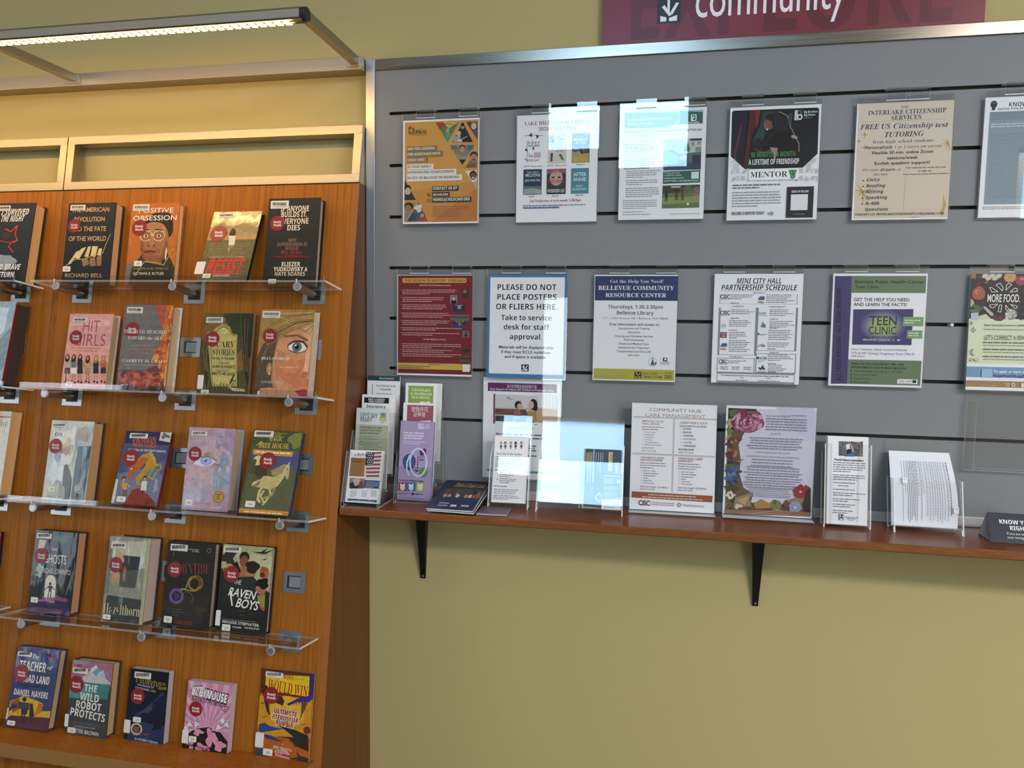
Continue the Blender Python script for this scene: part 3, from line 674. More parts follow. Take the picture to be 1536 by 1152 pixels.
def b_devil(a):
    a.page('6d6c69'); a.P([(1180, 100), (1330, 98), (1262, 760), (1080, 760), (1180, 500), (1240, 300)], 'a8503c'); a.P([(1265, 98), (1332, 98), (1262, 760), (1195, 760), (1230, 560), (1290, 420), (1250, 250)], 'c0662c')
    a.L([(1315, 110), (1290, 200), (1312, 300), (1285, 420), (1270, 560), (1260, 700)], 12, 'd8a04a'); a.P([(900, 580), (1100, 590), (1230, 540), (1262, 760), (880, 740)], '5e4440')
    for x, y, r in ((960, 650, 45), (1010, 620, 40), (1060, 650, 55), (1110, 630, 45), (1150, 670, 40), (1190, 650, 55), (1080, 690, 60), (950, 690, 40)): a.E(x, y, r, r * .8, 'a5513d' if r % 2 else '97443a', 0, .12)
    [a.E(930 + rng.uniform(0, 300), 640 + rng.uniform(-30, 60), rng.uniform(12, 26), rng.uniform(9, 18), rng.choice(('b85c42', 'c06a4c', 'a04e3c', '8a443a', '6e3c38')), 0, .15) for k in range(46)]; [a.E(1180 + rng.uniform(0, 130), 150 + rng.uniform(0, 560), rng.uniform(10, 26), rng.uniform(12, 34), rng.choice(('b8563a', 'c4703a', 'a04a3c', 'cf8a48')), 0, .2) for k in range(26)]
    a.E(960, 720, 60, 26, '3d2d2c', 0, .1); a.E(1160, 740, 80, 22, '4a302c', 0, .1)
    a.T('THE DEVIL REACHED', 940, 312, 1275, 26, 'ddd0c6', 's', off=-.008); a.T('TOWARD the SKY', 968, 360, 1240, 26, 'ddd0c6', 's', off=-.008)
    a.C('AN ORAL HISTORY OF', 1090, 412, 180, 12, 'c08468'); a.C('THE MAKING & UNLEASHING', 1095, 440, 262, 12, 'c08468'); a.C('OF THE ATOMIC BOMB', 1092, 468, 210, 12, 'c08468'); a.T('GARRETT M. GRAFF', 928, 526, 1272, 22, 'e0d4c8', 's', off=-.008); a.G(940, 548, 1230, 1, 1, 5, 'b09a8c', 0)
book('grey hardcover with glowing orange smoke clouds down its right side', 1, (-.5964, .006, .1532, .2432, .039, 0), [(948, 100), (1328, 98), (1262, 755), (885, 735)], '6d6c69', b_devil, 'a59a90', 'd2cdc6', pages='ab9878', bar=(965, 118, 1082, 164), rr=(1004, 291, 50), lh=(922, 692, 978, 736))

def b_scary(a):
    a.page('4a482c'); a.P([(130, 170), (300, 170), (240, 330), (110, 400)], '6c5a30'); a.E(250, 250, 90, 50, '8a5c2a', 0, .2); a.E(440, 250, 110, 120, '38402a', 0, .15); a.P([(450, 180), (560, 180), (520, 500), (470, 520)], '34382a'); a.E(470, 540, 70, 110, '7b5a34', 0, .15); a.E(500, 420, 40, 120, '2e3024', 0, .1)
    a.E(170, 320, 40, 60, '7a5a2e', 0, .15); a.L([(180, 480), (150, 640), (160, 760)], 22, '342e1e'); a.L([(140, 560), (120, 510)], 6, '342e1e'); a.L([(160, 620), (110, 580)], 6, '342e1e'); a.L([(500, 380), (480, 620), (500, 740)], 26, '2c2a1e')
    a.P([(200, 760), (165, 420), (160, 330), (210, 315), (245, 285), (290, 262), (345, 285), (365, 340), (410, 350), (405, 440), (410, 760)], 'a89a58'); a.P([(205, 745), (182, 430), (180, 345), (235, 330), (295, 285), (340, 320), (400, 362), (392, 740)], 'b8ab68')
    a.E(296, 322, 20, 24, 'd2c78e'); a.E(288, 318, 5, 6, '3a3420'); a.E(304, 318, 5, 6, '3a3420'); a.L([(290, 338), (302, 338)], 4, '3a3420')
    [a.L([(420 + i * 16, 200 + i * 6), (440 + i * 10, 420), (470 + i * 6, 640)], 6, ('3a3c28', '5a5030', '2c2e20', '6e5a34')[i % 4]) for i in range(7)]; [a.L([(140 + i * 9, 340 + i * 20), (120 + i * 8, 470), (150 + i * 4, 640)], 5, ('5e5030', '8a6a38', '3a3622')[i % 3]) for i in range(5)]; [a.L([(230 + i * 22, 700 - i * 14), (240 + i * 24, 540 - i * 10)], 3, 'a2945a') for i in range(6)]; a.L([(200, 345), (230, 330), (262, 300), (300, 282), (336, 304), (362, 345), (398, 362)], 6, '6c6236'); a.L([(192, 430), (206, 740)], 5, '7a6e3e')
    a.T('SCARY', 200, 448, 385, 50, '2e2a18', 's', off=-.01); a.T('STORIES', 202, 510, 388, 50, '2e2a18', 's', off=-.01); a.T('TO TELL IN THE DARK', 200, 545, 390, 18, '2e2a18', 'h'); a.T('Collected by', 268, 580, 345, 12, '7a2f20', 'i'); a.T('ALVIN SCHWARTZ', 203, 612, 396, 22, '2e2a18', 'h'); a.T('Illustrated by', 240, 640, 340, 10, '4a4426', 'i'); a.T('BRETT HELQUIST', 203, 668, 396, 22, '2e2a18', 'h')
    a.L([(385, 670), (352, 740)], 12, '23251e'); a.L([(360, 705), (395, 720)], 7, '23251e'); a.E(350, 755, 14, 20, 'b58c7a'); a.P([(350, 770), (470, 780), (480, 800), (380, 800)], 'c7bfa6')
    for i in range(16): a.L([(120 + i * 24, 790), (130 + i * 24 + rng.uniform(-9, 9), 730 + rng.uniform(-15, 20))], 6, rng.choice(('6e6a3a', '58562e', '8a7a40')))
    a.R(100, 790, 520, 840, '4d4a2a')
book('olive paperback with a tombstone among bare trees on its cover', 1, (-.3646, .002, .151, .2276, .013, 0), [(135, 175), (545, 183), (495, 835), (80, 825)], '4a482c', b_scary, '5c523a', pages='9d7f62', bar=(152, 208, 290, 258), rr=(204, 382, 54), lh=(112, 788, 176, 826), sp=(86, 670, 126, 785), paperback=True)

def b_diana(a):
    a.page('a8805a'); a.P([(600, 145), (1040, 145), (1040, 290), (880, 330), (720, 420), (640, 520), (565, 560)], '9b7a45'); a.P([(620, 420), (740, 370), (700, 560), (690, 700), (720, 850), (540, 850), (565, 540)], '54483a')
    a.P([(750, 380), (900, 285), (1040, 250), (1000, 850), (760, 850), (715, 720), (706, 560)], 'c78a63'); a.P([(860, 560), (1010, 520), (1000, 760), (900, 780), (780, 700), (720, 640)], 'c2764f'); a.P([(950, 300), (1040, 260), (1010, 600), (950, 660), (985, 500)], 'd59f7a')
    for i in range(9): a.L([(610 + i * 20, 165 + i * 8), (760 + i * 30, 180 + i * 20), (1035, 165 + i * 14)], 7, ('b8955a', '826433', 'a98750')[i % 3])
    [a.L([(590 + i * 9, 330 + i * 14), (680 + i * 16, 250 + i * 9), (820 + i * 18, 190 + i * 8), (1000, 172 + i * 10)], 4, ('b08c50', '7d6030', '9a7a42', 'c0a064')[i % 4]) for i in range(10)]; [a.L([(585 + i * 10, 640 - i * 30), (640 + i * 14, 470 - i * 18), (720 + i * 10, 380 - i * 8)], 5, ('8a7048', '5e4e36', '7a6440')[i % 3]) for i in range(7)]
    a.P([(715, 560), (760, 470), (800, 500), (770, 640), (730, 700)], 'b87c58'); a.P([(975, 500), (1005, 470), (1000, 700), (962, 700), (938, 660), (965, 600)], 'dca988'); a.E(850, 600, 80, 60, 'c9805a', 0, .05)
    a.L([(640, 470), (740, 330), (900, 250), (1036, 235)], 10, '6e5430'); a.L([(800, 360), (900, 350), (985, 390)], 16, '7a5638')
    a.E(905, 440, 85, 52, '8a5a40'); a.E(905, 447, 76, 40, 'd9d2c8'); a.E(900, 445, 40, 40, '5b6770'); a.E(900, 445, 18, 18, '15171a'); a.E(890, 432, 7, 6, 'ffffff'); a.L([(830, 430), (880, 398), (950, 402), (985, 450)], 9, '2c1d16'); a.L([(840, 470), (900, 492), (960, 480)], 5, '5a3a2a')
    a.E(672, 620, 22, 46, 'b07a58'); a.E(674, 614, 8, 9, 'd8b860'); a.L([(674, 625), (676, 655)], 3, 'd8b860'); a.E(676, 663, 8, 9, 'd8b860'); a.P([(950, 640), (1000, 650), (985, 700), (935, 690)], 'b5704e')
    a.P([(890, 800), (970, 780), (995, 790), (990, 850), (930, 840)], 'a8434a'); a.L([(895, 805), (985, 800)], 6, '7d2c34')
    a.P([(590, 850), (600, 780), (680, 772), (760, 785), (830, 800), (850, 850)], 'bf8a6c'); a.L([(650, 785), (660, 845)], 4, '8e5f48'); a.L([(730, 785), (735, 845)], 4, '8e5f48')
    a.T('DIANAWORLD', 606, 548, 836, 24, 'e6dccb', 's', off=-.012); a.T('AN OBSESSION', 760, 613, 915, 11, 'e0c8b2'); a.T('EDWARD WHITE', 606, 736, 790, 18, 'c9bda8', 's', off=-.012)
book('hardcover with a close half face and one large blue eye', 1, (-.1782, .0085, .1537, .2339, .036, 0), [(603, 148), (1037, 147), (990, 848), (543, 835)], 'a8805a', b_diana, 'a89878', 'c3b8ac', pages='b5a48c', bar=(616, 162, 756, 214), rr=(674, 357, 52), lh=(580, 800, 630, 838))

def b_cream(a):
    a.page('cfc4b0'); a.R(-200, 100, 110, 112, '9d4a3c'); a.T('OF LOVE', -90, 190, 68, 46, '5c584e', 's', off=-.012)
book('cream hardcover with a thin red line, cut off by the left edge', 2, (-1.0821, .0114, .145, .2407, .0365, 0), [(-235, 60), (100, 60), (0, 745), (-340, 745)], 'cfc4b0', b_cream, 'cfc4b0', 'c9a37c', pages='b58f60')

def b_cloud(a):
    a.page('b9b8ac'); a.E(560, 300, 130, 160, 'd3cfbe', 0, .2); a.P([(640, 180), (770, 190), (720, 420), (640, 430), (620, 260)], '9aa6a8'); a.E(690, 240, 60, 60, 'a08a74', 0, .1); a.P([(650, 330), (760, 330), (745, 420), (700, 780), (590, 780), (620, 500)], '47535a'); a.P([(690, 330), (720, 340), (690, 770), (650, 770)], '79909c')
    a.E(470, 530, 60, 120, 'c6cfd0', 0, .1); a.E(480, 400, 26, 60, '8fa0a8', 0, .1); a.P([(530, 520), (552, 478), (580, 520), (600, 600), (580, 770), (510, 770)], '4a4e4e'); a.E(552, 500, 18, 24, '3a3e40'); a.E(480, 700, 60, 80, '8c938c', 0, .15); a.P([(430, 640), (500, 630), (490, 780), (400, 780)], 'a8ac9c')
    a.E(560, 340, 46, 62, 'c9a878', 0, .25); a.E(545, 370, 40, 30, 'b07a74', 0, .2); a.T('THE LOST', 455, 205, 600, 40, '8c8c86', 's', off=-.01); a.T('os', 455, 248, 520, 46, '4f5560', 's'); a.T('ASTER', 520, 360, 650, 40, '8a8a80', 's', off=-.014)
    a.E(655, 675, 33, 36, 'c6c8c2'); a.E(655, 675, 30, 33, '6c7478'); a.G(632, 660, 678, 4, 12, 5, 'c6c8c2', .2); a.T('ALEX MESSENGER', 385, 752, 670, 24, '8c938c', 's', off=-.01)
book('hazy grey and cream hardcover under crinkled film, figure in a long coat', 2, (-.7933, .0080, .1366, .2217, .043, 0), [(435, 122), (775, 138), (705, 785), (350, 770)], 'b9b8ac', b_cloud, 'cfcabb', '2c2f3a', pages='a98458', bar=(440, 145, 550, 185), rr=(465, 330, 47), lh=(410, 658, 460, 706))

def b_dragon(a):
    a.page('4d5270'); a.R(900, 200, 1420, 330, '2c3154'); a.P([(960, 560), (1400, 480), (1290, 820), (900, 810)], '707488'); a.E(1360, 500, 70, 60, '5d5a86', 0, .2)
    a.P([(1325, 220), (1415, 228), (1400, 305), (1310, 290)], 'c9c6bc'); a.E(1360, 255, 34, 20, '6e6a60', 0, .3)
    a.T('DRAGON', 1085, 298, 1285, 46, 'c9602a', 's'); a.T('MASTERS', 1085, 338, 1285, 44, 'c9602a', 's'); a.T('HAUNTING OF THE GHOST DRAGON', 1055, 372, 1365, 17, 'd4d2dc', 'h')
    a.P([(1180, 400), (1240, 385), (1285, 430), (1280, 490), (1220, 540), (1170, 600), (1130, 640), (1115, 590), (1170, 540), (1205, 480), (1130, 450)], 'b98a2c'); a.P([(1100, 470), (1180, 420), (1230, 440), (1180, 490), (1140, 530), (1090, 560), (1080, 610), (1050, 590), (1060, 520), (1030, 540)], 'b3612c')
    a.L([(1130, 640), (1170, 640), (1230, 570), (1280, 490), (1320, 480), (1330, 510), (1300, 530)], 18, '8e8f52'); a.L([(1230, 580), (1260, 600), (1290, 540)], 10, 'a8a45a')
    for i in range(6): a.P([(1225 + i * 11, 395 + i * 18), (1245 + i * 11, 398 + i * 18), (1262 + i * 6, 370 + i * 20)], 'd0b04a')
    a.E(1085, 520, 7, 7, 'f0d060'); a.E(1020, 600, 17, 20, '4a2c1c'); a.E(1020, 610, 13, 15, 'c9946c'); a.P([(1005, 630), (1048, 632), (1045, 690), (1012, 690)], 'c89a2c'); a.L([(1018, 690), (1022, 745)], 10, '5a4a30'); a.L([(1040, 690), (1042, 745)], 10, '5a4a30'); a.L([(1048, 640), (1072, 665)], 9, 'c9946c')
    a.P([(1040, 780), (1090, 690), (1140, 670), (1220, 720), (1290, 790), (1280, 820), (1010, 812)], '84382c'); a.E(1195, 590, 15, 18, '2a2220'); a.E(1195, 598, 11, 13, 'c9946c'); a.P([(1172, 615), (1215, 615), (1208, 690), (1162, 690)], 'd0ccc0'); a.L([(1180, 690), (1178, 720)], 9, '3a3230'); a.E(1285, 655, 18, 50, '8e93a6', 0, .1); a.P([(1275, 620), (1300, 620), (1288, 580)], '8e93a6')
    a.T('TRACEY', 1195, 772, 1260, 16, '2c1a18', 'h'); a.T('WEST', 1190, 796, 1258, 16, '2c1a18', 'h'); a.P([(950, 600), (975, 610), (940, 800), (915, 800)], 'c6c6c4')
book('small tilted blue hardcover with a golden dragon above two children', 2, (-.5744, .0375, .1402, .2039, .0140, 0), [(1045, 210), (1412, 228), (1290, 815), (910, 805)], '4d5270', b_dragon, '2c3154', '7a2a24', pages='7c2f28', bar=(1075, 230, 1215, 278), rr=(1078, 428, 51), lh=(968, 742, 1032, 788))

def b_mafi(a):
    a.page('b79aa6'); a.E(330, 420, 220, 130, 'c2a3ac', 0, .1); a.E(250, 580, 160, 100, 'c4a4aa', 0, .15); a.E(450, 560, 90, 160, '8f9cae', 0, .2); a.E(480, 250, 90, 110, 'a889a0', 0, .2); a.E(150, 760, 100, 120, 'b6b0be', 0, .2); a.E(460, 800, 90, 90, 'a8909e', 0, .15)
    a.P([(190, 450), (250, 365), (330, 360), (440, 405), (380, 430), (250, 400)], 'b09a66'); a.L([(240, 390), (310, 355), (390, 385), (450, 408)], 12, 'b89e58'); a.L([(200, 430), (260, 375), (330, 375)], 9, 'b0705f')
    a.P([(175, 460), (240, 400), (330, 400), (390, 440), (330, 475), (240, 480)], 'd8d4da'); a.E(298, 432, 50, 48, '7d86b8'); a.E(298, 432, 42, 40, 'a3b0dc'); a.E(292, 432, 18, 18, '6a6cc0'); a.E(284, 420, 8, 7, 'f4f4fa')
    for i in range(6): a.L([(350 + i * 10, 445 + i * 4), (372 + i * 14, 505 - i * 3)], 4, '7e6a50')
    [a.E(180 + rng.uniform(0, 340), 160 + rng.uniform(0, 700), rng.uniform(14, 40), rng.uniform(8, 24), rng.choice(('c4a4b0', 'b096a4', 'a8a0b4', 'c8acb0', 'a4a8b8')), rng.uniform(0, 180), .2) for k in range(26)]
    a.P([(175, 460), (240, 400), (330, 400), (390, 440), (330, 475), (240, 480)], 'd8d4da'); a.E(298, 432, 50, 40, '7d86b8'); a.E(298, 432, 42, 34, 'a3b0dc'); a.E(292, 432, 16, 16, '6a6cc0'); a.E(284, 422, 7, 6, 'f4f4fa'); a.L([(175, 460), (235, 402), (330, 396), (395, 440)], 7, '8a6a4c')
    a.T('TAHEREH MAFI', 165, 275, 505, 62, 'bfb4b6'); a.T('WATCH', 180, 690, 410, 110, 'a9b7bb', 's', off=-.01); a.T('ME', 235, 780, 320, 80, '96b4bc', 's', off=-.01); a.E(407, 755, 46, 52, '9c7428'); a.E(407, 755, 39, 44, 'b8923e'); a.E(407, 760, 20, 24, '8a7a3a', 0, .2); a.R(380, 728, 434, 736, '5a4420'); a.G(195, 815, 350, 1, 1, 14, 'a898a4', .1)
book('pale lilac hardcover with one large pale eye and a gold seal', 2, (-.3578, .0055, .1357, .2195, .0468, 0), [(150, 132), (552, 152), (485, 890), (75, 870)], 'b79aa6', b_mafi, 'c2b0c0', '8f9ac0', pages='9c8a72', bar=(172, 166, 306, 216), rr=(200, 371, 52), lh=(116, 778, 173, 838))

def b_magic(a):
    a.page('4d5034'); a.P([(700, 330), (1130, 350), (1100, 560), (660, 560)], '4c5078'); a.R(700, 165, 1150, 300, '3d4a30'); a.E(745, 430, 40, 44, 'd8c070'); a.E(1080, 250, 60, 70, '7a7a3a', 0, .2); a.E(900, 200, 90, 20, '6f6a34', 0, .2)
    a.P([(660, 530), (800, 470), (960, 520), (1110, 500), (1040, 870), (590, 860)], '5a5c3e'); a.E(770, 520, 70, 60, '46402a', 0, .15); a.E(690, 480, 40, 60, '4f4c30', 0, .2)
    a.P([(705, 335), (1060, 350), (1050, 392), (700, 378)], 'c98a34'); a.G(722, 362, 1040, 1, 1, 14, 'f0dcae', .02)
    a.T('MAGIC', 838, 260, 968, 44, 'c9a546', 's'); a.T('TREE HOUSE', 745, 318, 1020, 46, 'c9a546', 's'); a.L([(735, 300), (780, 265), (760, 320)], 8, 'c9a546')
    B = 'c2b076'; a.P([(690, 650), (700, 620), (770, 590), (800, 560), (880, 570), (930, 550), (975, 490), (1000, 460), (1030, 470), (1028, 510), (1020, 580), (1000, 590), (990, 550), (960, 600), (920, 650), (860, 680), (790, 670), (740, 660)], B)
    a.P([(690, 655), (770, 600), (760, 640), (700, 662)], '7d6f5c'); a.P([(860, 520), (980, 455), (1000, 470), (960, 540), (880, 560)], 'a08a58'); a.L([(790, 650), (760, 700), (745, 765), (765, 790)], 22, B); a.L([(850, 670), (860, 720), (820, 780), (800, 800)], 20, B); a.L([(900, 660), (870, 730), (790, 760)], 18, '9a8a5c'); a.L([(800, 690), (770, 740), (800, 790), (790, 815)], 16, B)
    a.P([(1010, 462), (1024, 462), (1035, 435)], 'e0d8b0'); a.E(1010, 500, 5, 6, '2c2618'); a.E(1022, 570, 8, 12, '8a6a5a'); a.L([(800, 640), (930, 600)], 4, '94845a')
    a.P([(585, 845), (1022, 870), (1018, 910), (572, 888)], 'c98a34'); a.G(620, 880, 960, 1, 1, 13, 'f0dcae', .02)
book('tilted green cover with an orange band and a pale horse running', 2, (-.1845, .0463, .1419, .2222, .018, 0), [(710, 168), (1140, 178), (1020, 908), (570, 885)], '4d5034', b_magic, '3d4a30', '39415c', pages='5d5a58', bar=(722, 174, 878, 232), rr=(834, 431, 60), lh=(642, 780, 718, 838))

def b_red(a): a.page('6e1c22')
book('thin dark red book edge just showing at the left border', 3, (-1.098, .006, .142, .2046, .012, 0), [(-260, 65), (30, 65), (3, 410), (-290, 410)], '6e1c22', b_red, '6e1c22', '3a1416', pages='8a3a3c')

def b_ghosts(a):
    a.page('23282a'); a.E(560, 180, 70, 36, '2c5a3c', 0, .15); a.R(260, 130, 330, 830, '2f3434'); a.P([(262, 800), (300, 720), (480, 700), (600, 700), (640, 850), (250, 850)], '34304e'); a.E(500, 700, 110, 24, '8a4a68', 0, .25); a.E(430, 720, 70, 14, 'a05a7c', 0, .3)
    a.P([(405, 690), (418, 540), (440, 500), (470, 495), (500, 515), (510, 560), (500, 690)], 'd9cbb2'); a.E(460, 573, 12, 15, '3c2a34'); a.P([(442, 590), (478, 590), (472, 645), (446, 645)], '3c2a34'); a.L([(448, 645), (440, 690)], 11, '3c2a34'); a.L([(468, 645), (462, 692)], 11, '3c2a34'); a.L([(444, 598), (412, 625)], 8, '3c2a34'); a.L([(476, 598), (500, 628)], 8, '3c2a34'); a.R(410, 688, 500, 700, '8fb4bc')
    a.T('THE', 470, 282, 518, 24, 'cfc6b4'); a.T('GHOSTS', 405, 388, 600, 78, 'd6ccba', 'r', shear=-.1); a.T('of', 468, 410, 490, 14, 'b8b0a0', 'i'); a.T('RANCHO ESPANTO', 345, 474, 635, 44, 'cfc6b4'); a.T('ADRIANNA CUEVAS', 300, 800, 580, 24, 'a83a48'); a.L([(380, 820), (560, 825)], 3, '8a8a9a'); a.E(553, 575, 6, 12, 'b02c2c')
    a.P([(365, 185), (425, 190), (400, 270), (350, 260)], 'c9a888'); a.E(370, 430, 34, 26, '6fae88', 0, .3); a.E(365, 460, 26, 16, 'c08078', 0, .3); a.E(362, 495, 24, 18, '6fb08a', 0, .3)
book('black hardcover with a small figure in a glowing arched doorway', 3, (-.8154, .004, .1373, .2230, .036, 0), [(335, 100), (705, 130), (630, 850), (255, 822)], '23282a', b_ghosts, '1e2224', '2a2a2e', pages='a87c54', bar=(345, 125, 470, 182), rr=(382, 328, 52), lh=(295, 690, 352, 742))

def b_hazel(a):
    a.page('8b8876'); a.P([(1000, 200), (1320, 200), (1290, 420), (960, 480)], 'b6b29a'); a.P([(1090, 320), (1230, 330), (1210, 480), (1050, 460)], '34383a'); a.P([(1060, 460), (1215, 440), (1190, 600), (1060, 590)], '55524a'); a.E(1050, 350, 40, 70, 'c29a78', 0, .2); a.E(1030, 500, 34, 60, 'b98f6c', 0, .2); a.E(1100, 440, 20, 26, '7a4a30'); a.P([(1030, 590), (1200, 600), (1180, 690), (1000, 670)], '8f8a7c'); a.P([(920, 880), (960, 660), (1240, 700), (1250, 915)], '3f4440'); a.P([(960, 260), (1010, 260), (970, 640), (935, 660)], '7a766a')
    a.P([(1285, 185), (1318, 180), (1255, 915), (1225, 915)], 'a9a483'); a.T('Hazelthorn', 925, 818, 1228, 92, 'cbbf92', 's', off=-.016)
    a.G(1090, 800, 1160, 3, 14, 4, '9c957c')
book('silvery hardcover under glinting film with tall thin gothic lettering', 3, (-.5669, .006, .1250, .2237, .0500, 0), [(983, 160), (1315, 178), (1252, 920), (912, 885)], '8b8876', b_hazel, '9a967c', '2b2c2c', pages='a8948a', bar=(995, 212, 1110, 268), rr=(1031, 401, 50), lh=(932, 825, 990, 874))

def b_tide(a):
    a.page('2b2a24'); a.E(320, 640, 160, 120, '33302a', 0, .2); a.E(420, 650, 40, 30, '403626', 0, .3)
    for r_, c in ((60, '6e5a2a'), (52, '8a7238'), (42, '2b2a24')): a.E(382, 440, r_, r_ * 1.05, c, 20)
    a.E(390, 430, 44, 40, '5a4a22', 0, .1); a.E(376, 440, 30, 34, '2a261e')
    for r_, c in ((58, '5c4470'), (48, '735a88'), (36, '2e2630')): a.E(238, 538, r_, r_ * 1.1, c)
    a.E(240, 540, 24, 26, '4a3a58', 0, .2); a.L([(270, 490), (310, 480), (330, 420), (350, 390)], 7, 'b49a5c'); a.L([(280, 480), (330, 496), (380, 500), (410, 470)], 9, '9c8040'); a.L([(290, 520), (310, 500), (350, 520), (370, 560), (350, 590)], 5, '6c5a30')
    a.T('DOWNTIDE', 200, 370, 490, 84, '8a4038', 's', off=-.02, rot=5); a.T('ALEX ASTER', 222, 752, 358, 24, '8a3a30', 'h', rot=-1); a.T('WATTPAD', 320, 186, 408, 9, 'bdb4a4', 'h'); a.T('by Ariana', 355, 202, 410, 12, 'c8bfae', 'i'); a.E(482, 195, 16, 20, '7a6040'); a.E(482, 195, 11, 14, '2b2a24'); a.G(205, 640, 300, 3, 22, 4, '504830')
book('black hardcover with a gold and violet swirl on its cover', 3, (-.4055, .0026, .1419, .2210, .028, 0), [(180, 115), (530, 150), (485, 803), (113, 765)], '2b2a24', b_tide, '23231e', '23231e', pages='96877a', bar=(200, 138, 322, 200), rr=(228, 331, 48), lh=(143, 694, 200, 752))

def b_raven(a):
    a.page('2a2a28'); a.P([(600, 150), (980, 178), (945, 520), (760, 420), (580, 330)], 'a8a578'); a.P([(640, 210), (980, 250), (970, 380), (800, 300)], 'bcb88c'); a.E(640, 260, 50, 70, '35302a', 0, .3)
    a.P([(805, 208), (880, 212), (935, 180), (905, 215), (985, 190), (915, 228), (870, 225)], '2a261f'); a.P([(880, 268), (905, 266), (935, 252), (910, 275)], '2a261f'); a.L([(650, 225), (700, 228)], 5, '2a261f')
    a.E(755, 250, 38, 42, '2c2420'); a.E(752, 285, 32, 46, '8a4e34'); a.P([(690, 340), (730, 320), (790, 340), (770, 400), (680, 400)], '9c6a44'); a.P([(670, 300), (700, 280), (730, 360), (690, 380)], '1f1e1e')
    a.E(800, 370, 40, 40, 'b07850'); a.E(815, 325, 52, 48, '26221e', 0, .1); a.P([(720, 400), (820, 395), (880, 470), (900, 640), (640, 560), (640, 440)], '2c302c')
    a.E(905, 370, 34, 44, 'b5653e'); a.E(905, 345, 32, 22, 'a05030', 0, .1); a.E(890, 385, 20, 20, '5a2c20'); a.E(880, 490, 40, 42, 'b06a48'); a.E(890, 450, 50, 40, '1c1a18', 0, .15); a.E(640, 350, 40, 40, '8f4e34', 0, .2); a.E(640, 320, 30, 22, 'b0945a')
    a.P([(850, 540), (910, 530), (905, 660), (860, 600)], '8a8a3c'); a.P([(860, 600), (905, 640), (900, 700)], '9c5a34'); a.P([(560, 640), (700, 560), (900, 660), (930, 640), (915, 845), (530, 800)], '252624')
    a.T('THE', 672, 452, 728, 34, 'd9d4c6', 'r', shear=.1); a.T('RAVEN', 625, 535, 832, 62, 'e6e0d2', 'h', shear=.22, rot=-4); a.L([(648, 520), (660, 612)], 12, 'e6e0d2'); a.T('BOYS', 680, 622, 850, 66, 'e6e0d2', 'h', shear=.22, rot=-4)
    a.T('MAGGIE STIEFVATER', 585, 742, 860, 20, 'd9d4c6', 'h', rot=-1); a.G(585, 715, 840, 1, 1, 4, '6c6a62', 0); a.T('WILLIAMS', 660, 782, 728, 12, 'cdc8ba', 'h'); a.T('SAS MILLEDGE', 752, 790, 862, 12, 'cdc8ba', 'h'); a.C('THE GRAPHIC NOVEL', 735, 660, 50, 10, '6e6636'); a.C('ADAPTED', 735, 690, 46, 8, '6e6636')
book('dark hardcover with four clustered young heads under flying ravens', 3, (-.2465, .0063, .146, .2222, .021, 0), [(597, 152), (975, 180), (915, 843), (530, 795)], '2a2a28', b_raven, '232323', '1c1c1e', pages='9a8880', bar=(604, 166, 728, 222), rr=(660, 378, 51), lh=(586, 752, 643, 808), sp=(543, 645, 566, 765))

def b_teacher(a):
    a.page('3b4268'); a.E(300, 160, 160, 26, '4d4a78', 0, .3); a.E(430, 220, 50, 30, '5a4470', 0, .3); a.L([(365, 190), (410, 215)], 14, '222638'); a.L([(375, 215), (440, 232)], 8, 'a83c3c'); a.L([(370, 225), (400, 200)], 6, '222638')
    a.P([(60, 590), (170, 545), (250, 575), (330, 610), (310, 680), (400, 680), (390, 740), (280, 760), (40, 720)], 'c9a02a'); a.P([(60, 600), (130, 560), (160, 640), (80, 690)], '8a5030'); a.P([(300, 610), (340, 620), (320, 690), (260, 720)], 'b86a2c'); a.P([(20, 800), (60, 710), (400, 740), (380, 860), (10, 810)], '523040'); a.E(80, 640, 40, 20, '3a3550', 30, .2)
    a.E(180, 575, 18, 20, '2e2a30'); a.R(135, 595, 215, 668, '3c3448'); a.G(142, 615, 210, 3, 18, 3, '5c5068', 0); a.P([(150, 660), (205, 660), (200, 705), (152, 705)], '332c34'); a.L([(158, 700), (150, 770)], 16, '332c34'); a.L([(178, 700), (172, 790)], 16, '332c34')
    a.E(238, 628, 14, 16, '362a34'); a.P([(222, 640), (252, 640), (262, 725), (218, 725)], '362a34'); a.L([(228, 725), (226, 770)], 9, '362a34'); a.L([(242, 725), (240, 780)], 9, '362a34')
    a.T('The', 245, 225, 302, 38, 'd8d2c4', 'i'); a.T('TEACHER', 130, 318, 358, 78, 'ded8c8', 'b'); a.T('of', 372, 318, 415, 30, 'd8d2c4', 'i'); a.T('NOMAD LAND', 105, 415, 388, 64, 'ded8c8', 'b'); a.T('DANIEL NAYERI', 86, 532, 372, 50, 'd8d2c4', 'b'); a.T('A WORLD WAR II STORY', 120, 455, 375, 18, '22263c', 'h')
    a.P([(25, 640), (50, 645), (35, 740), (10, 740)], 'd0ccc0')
book('blue hardcover with two silhouettes before a yellow sky, leftmost on the wooden ledge', 4, (-.8437, .019, .1367, .2085, .027, 0), [(130, 118), (487, 165), (372, 858), (10, 800)], '3b4268', b_teacher, '363a58', '30344c', pages='a58a60', bar=(132, 160, 243, 215), rr=(158, 350, 52), lh=(38, 750, 98, 800))

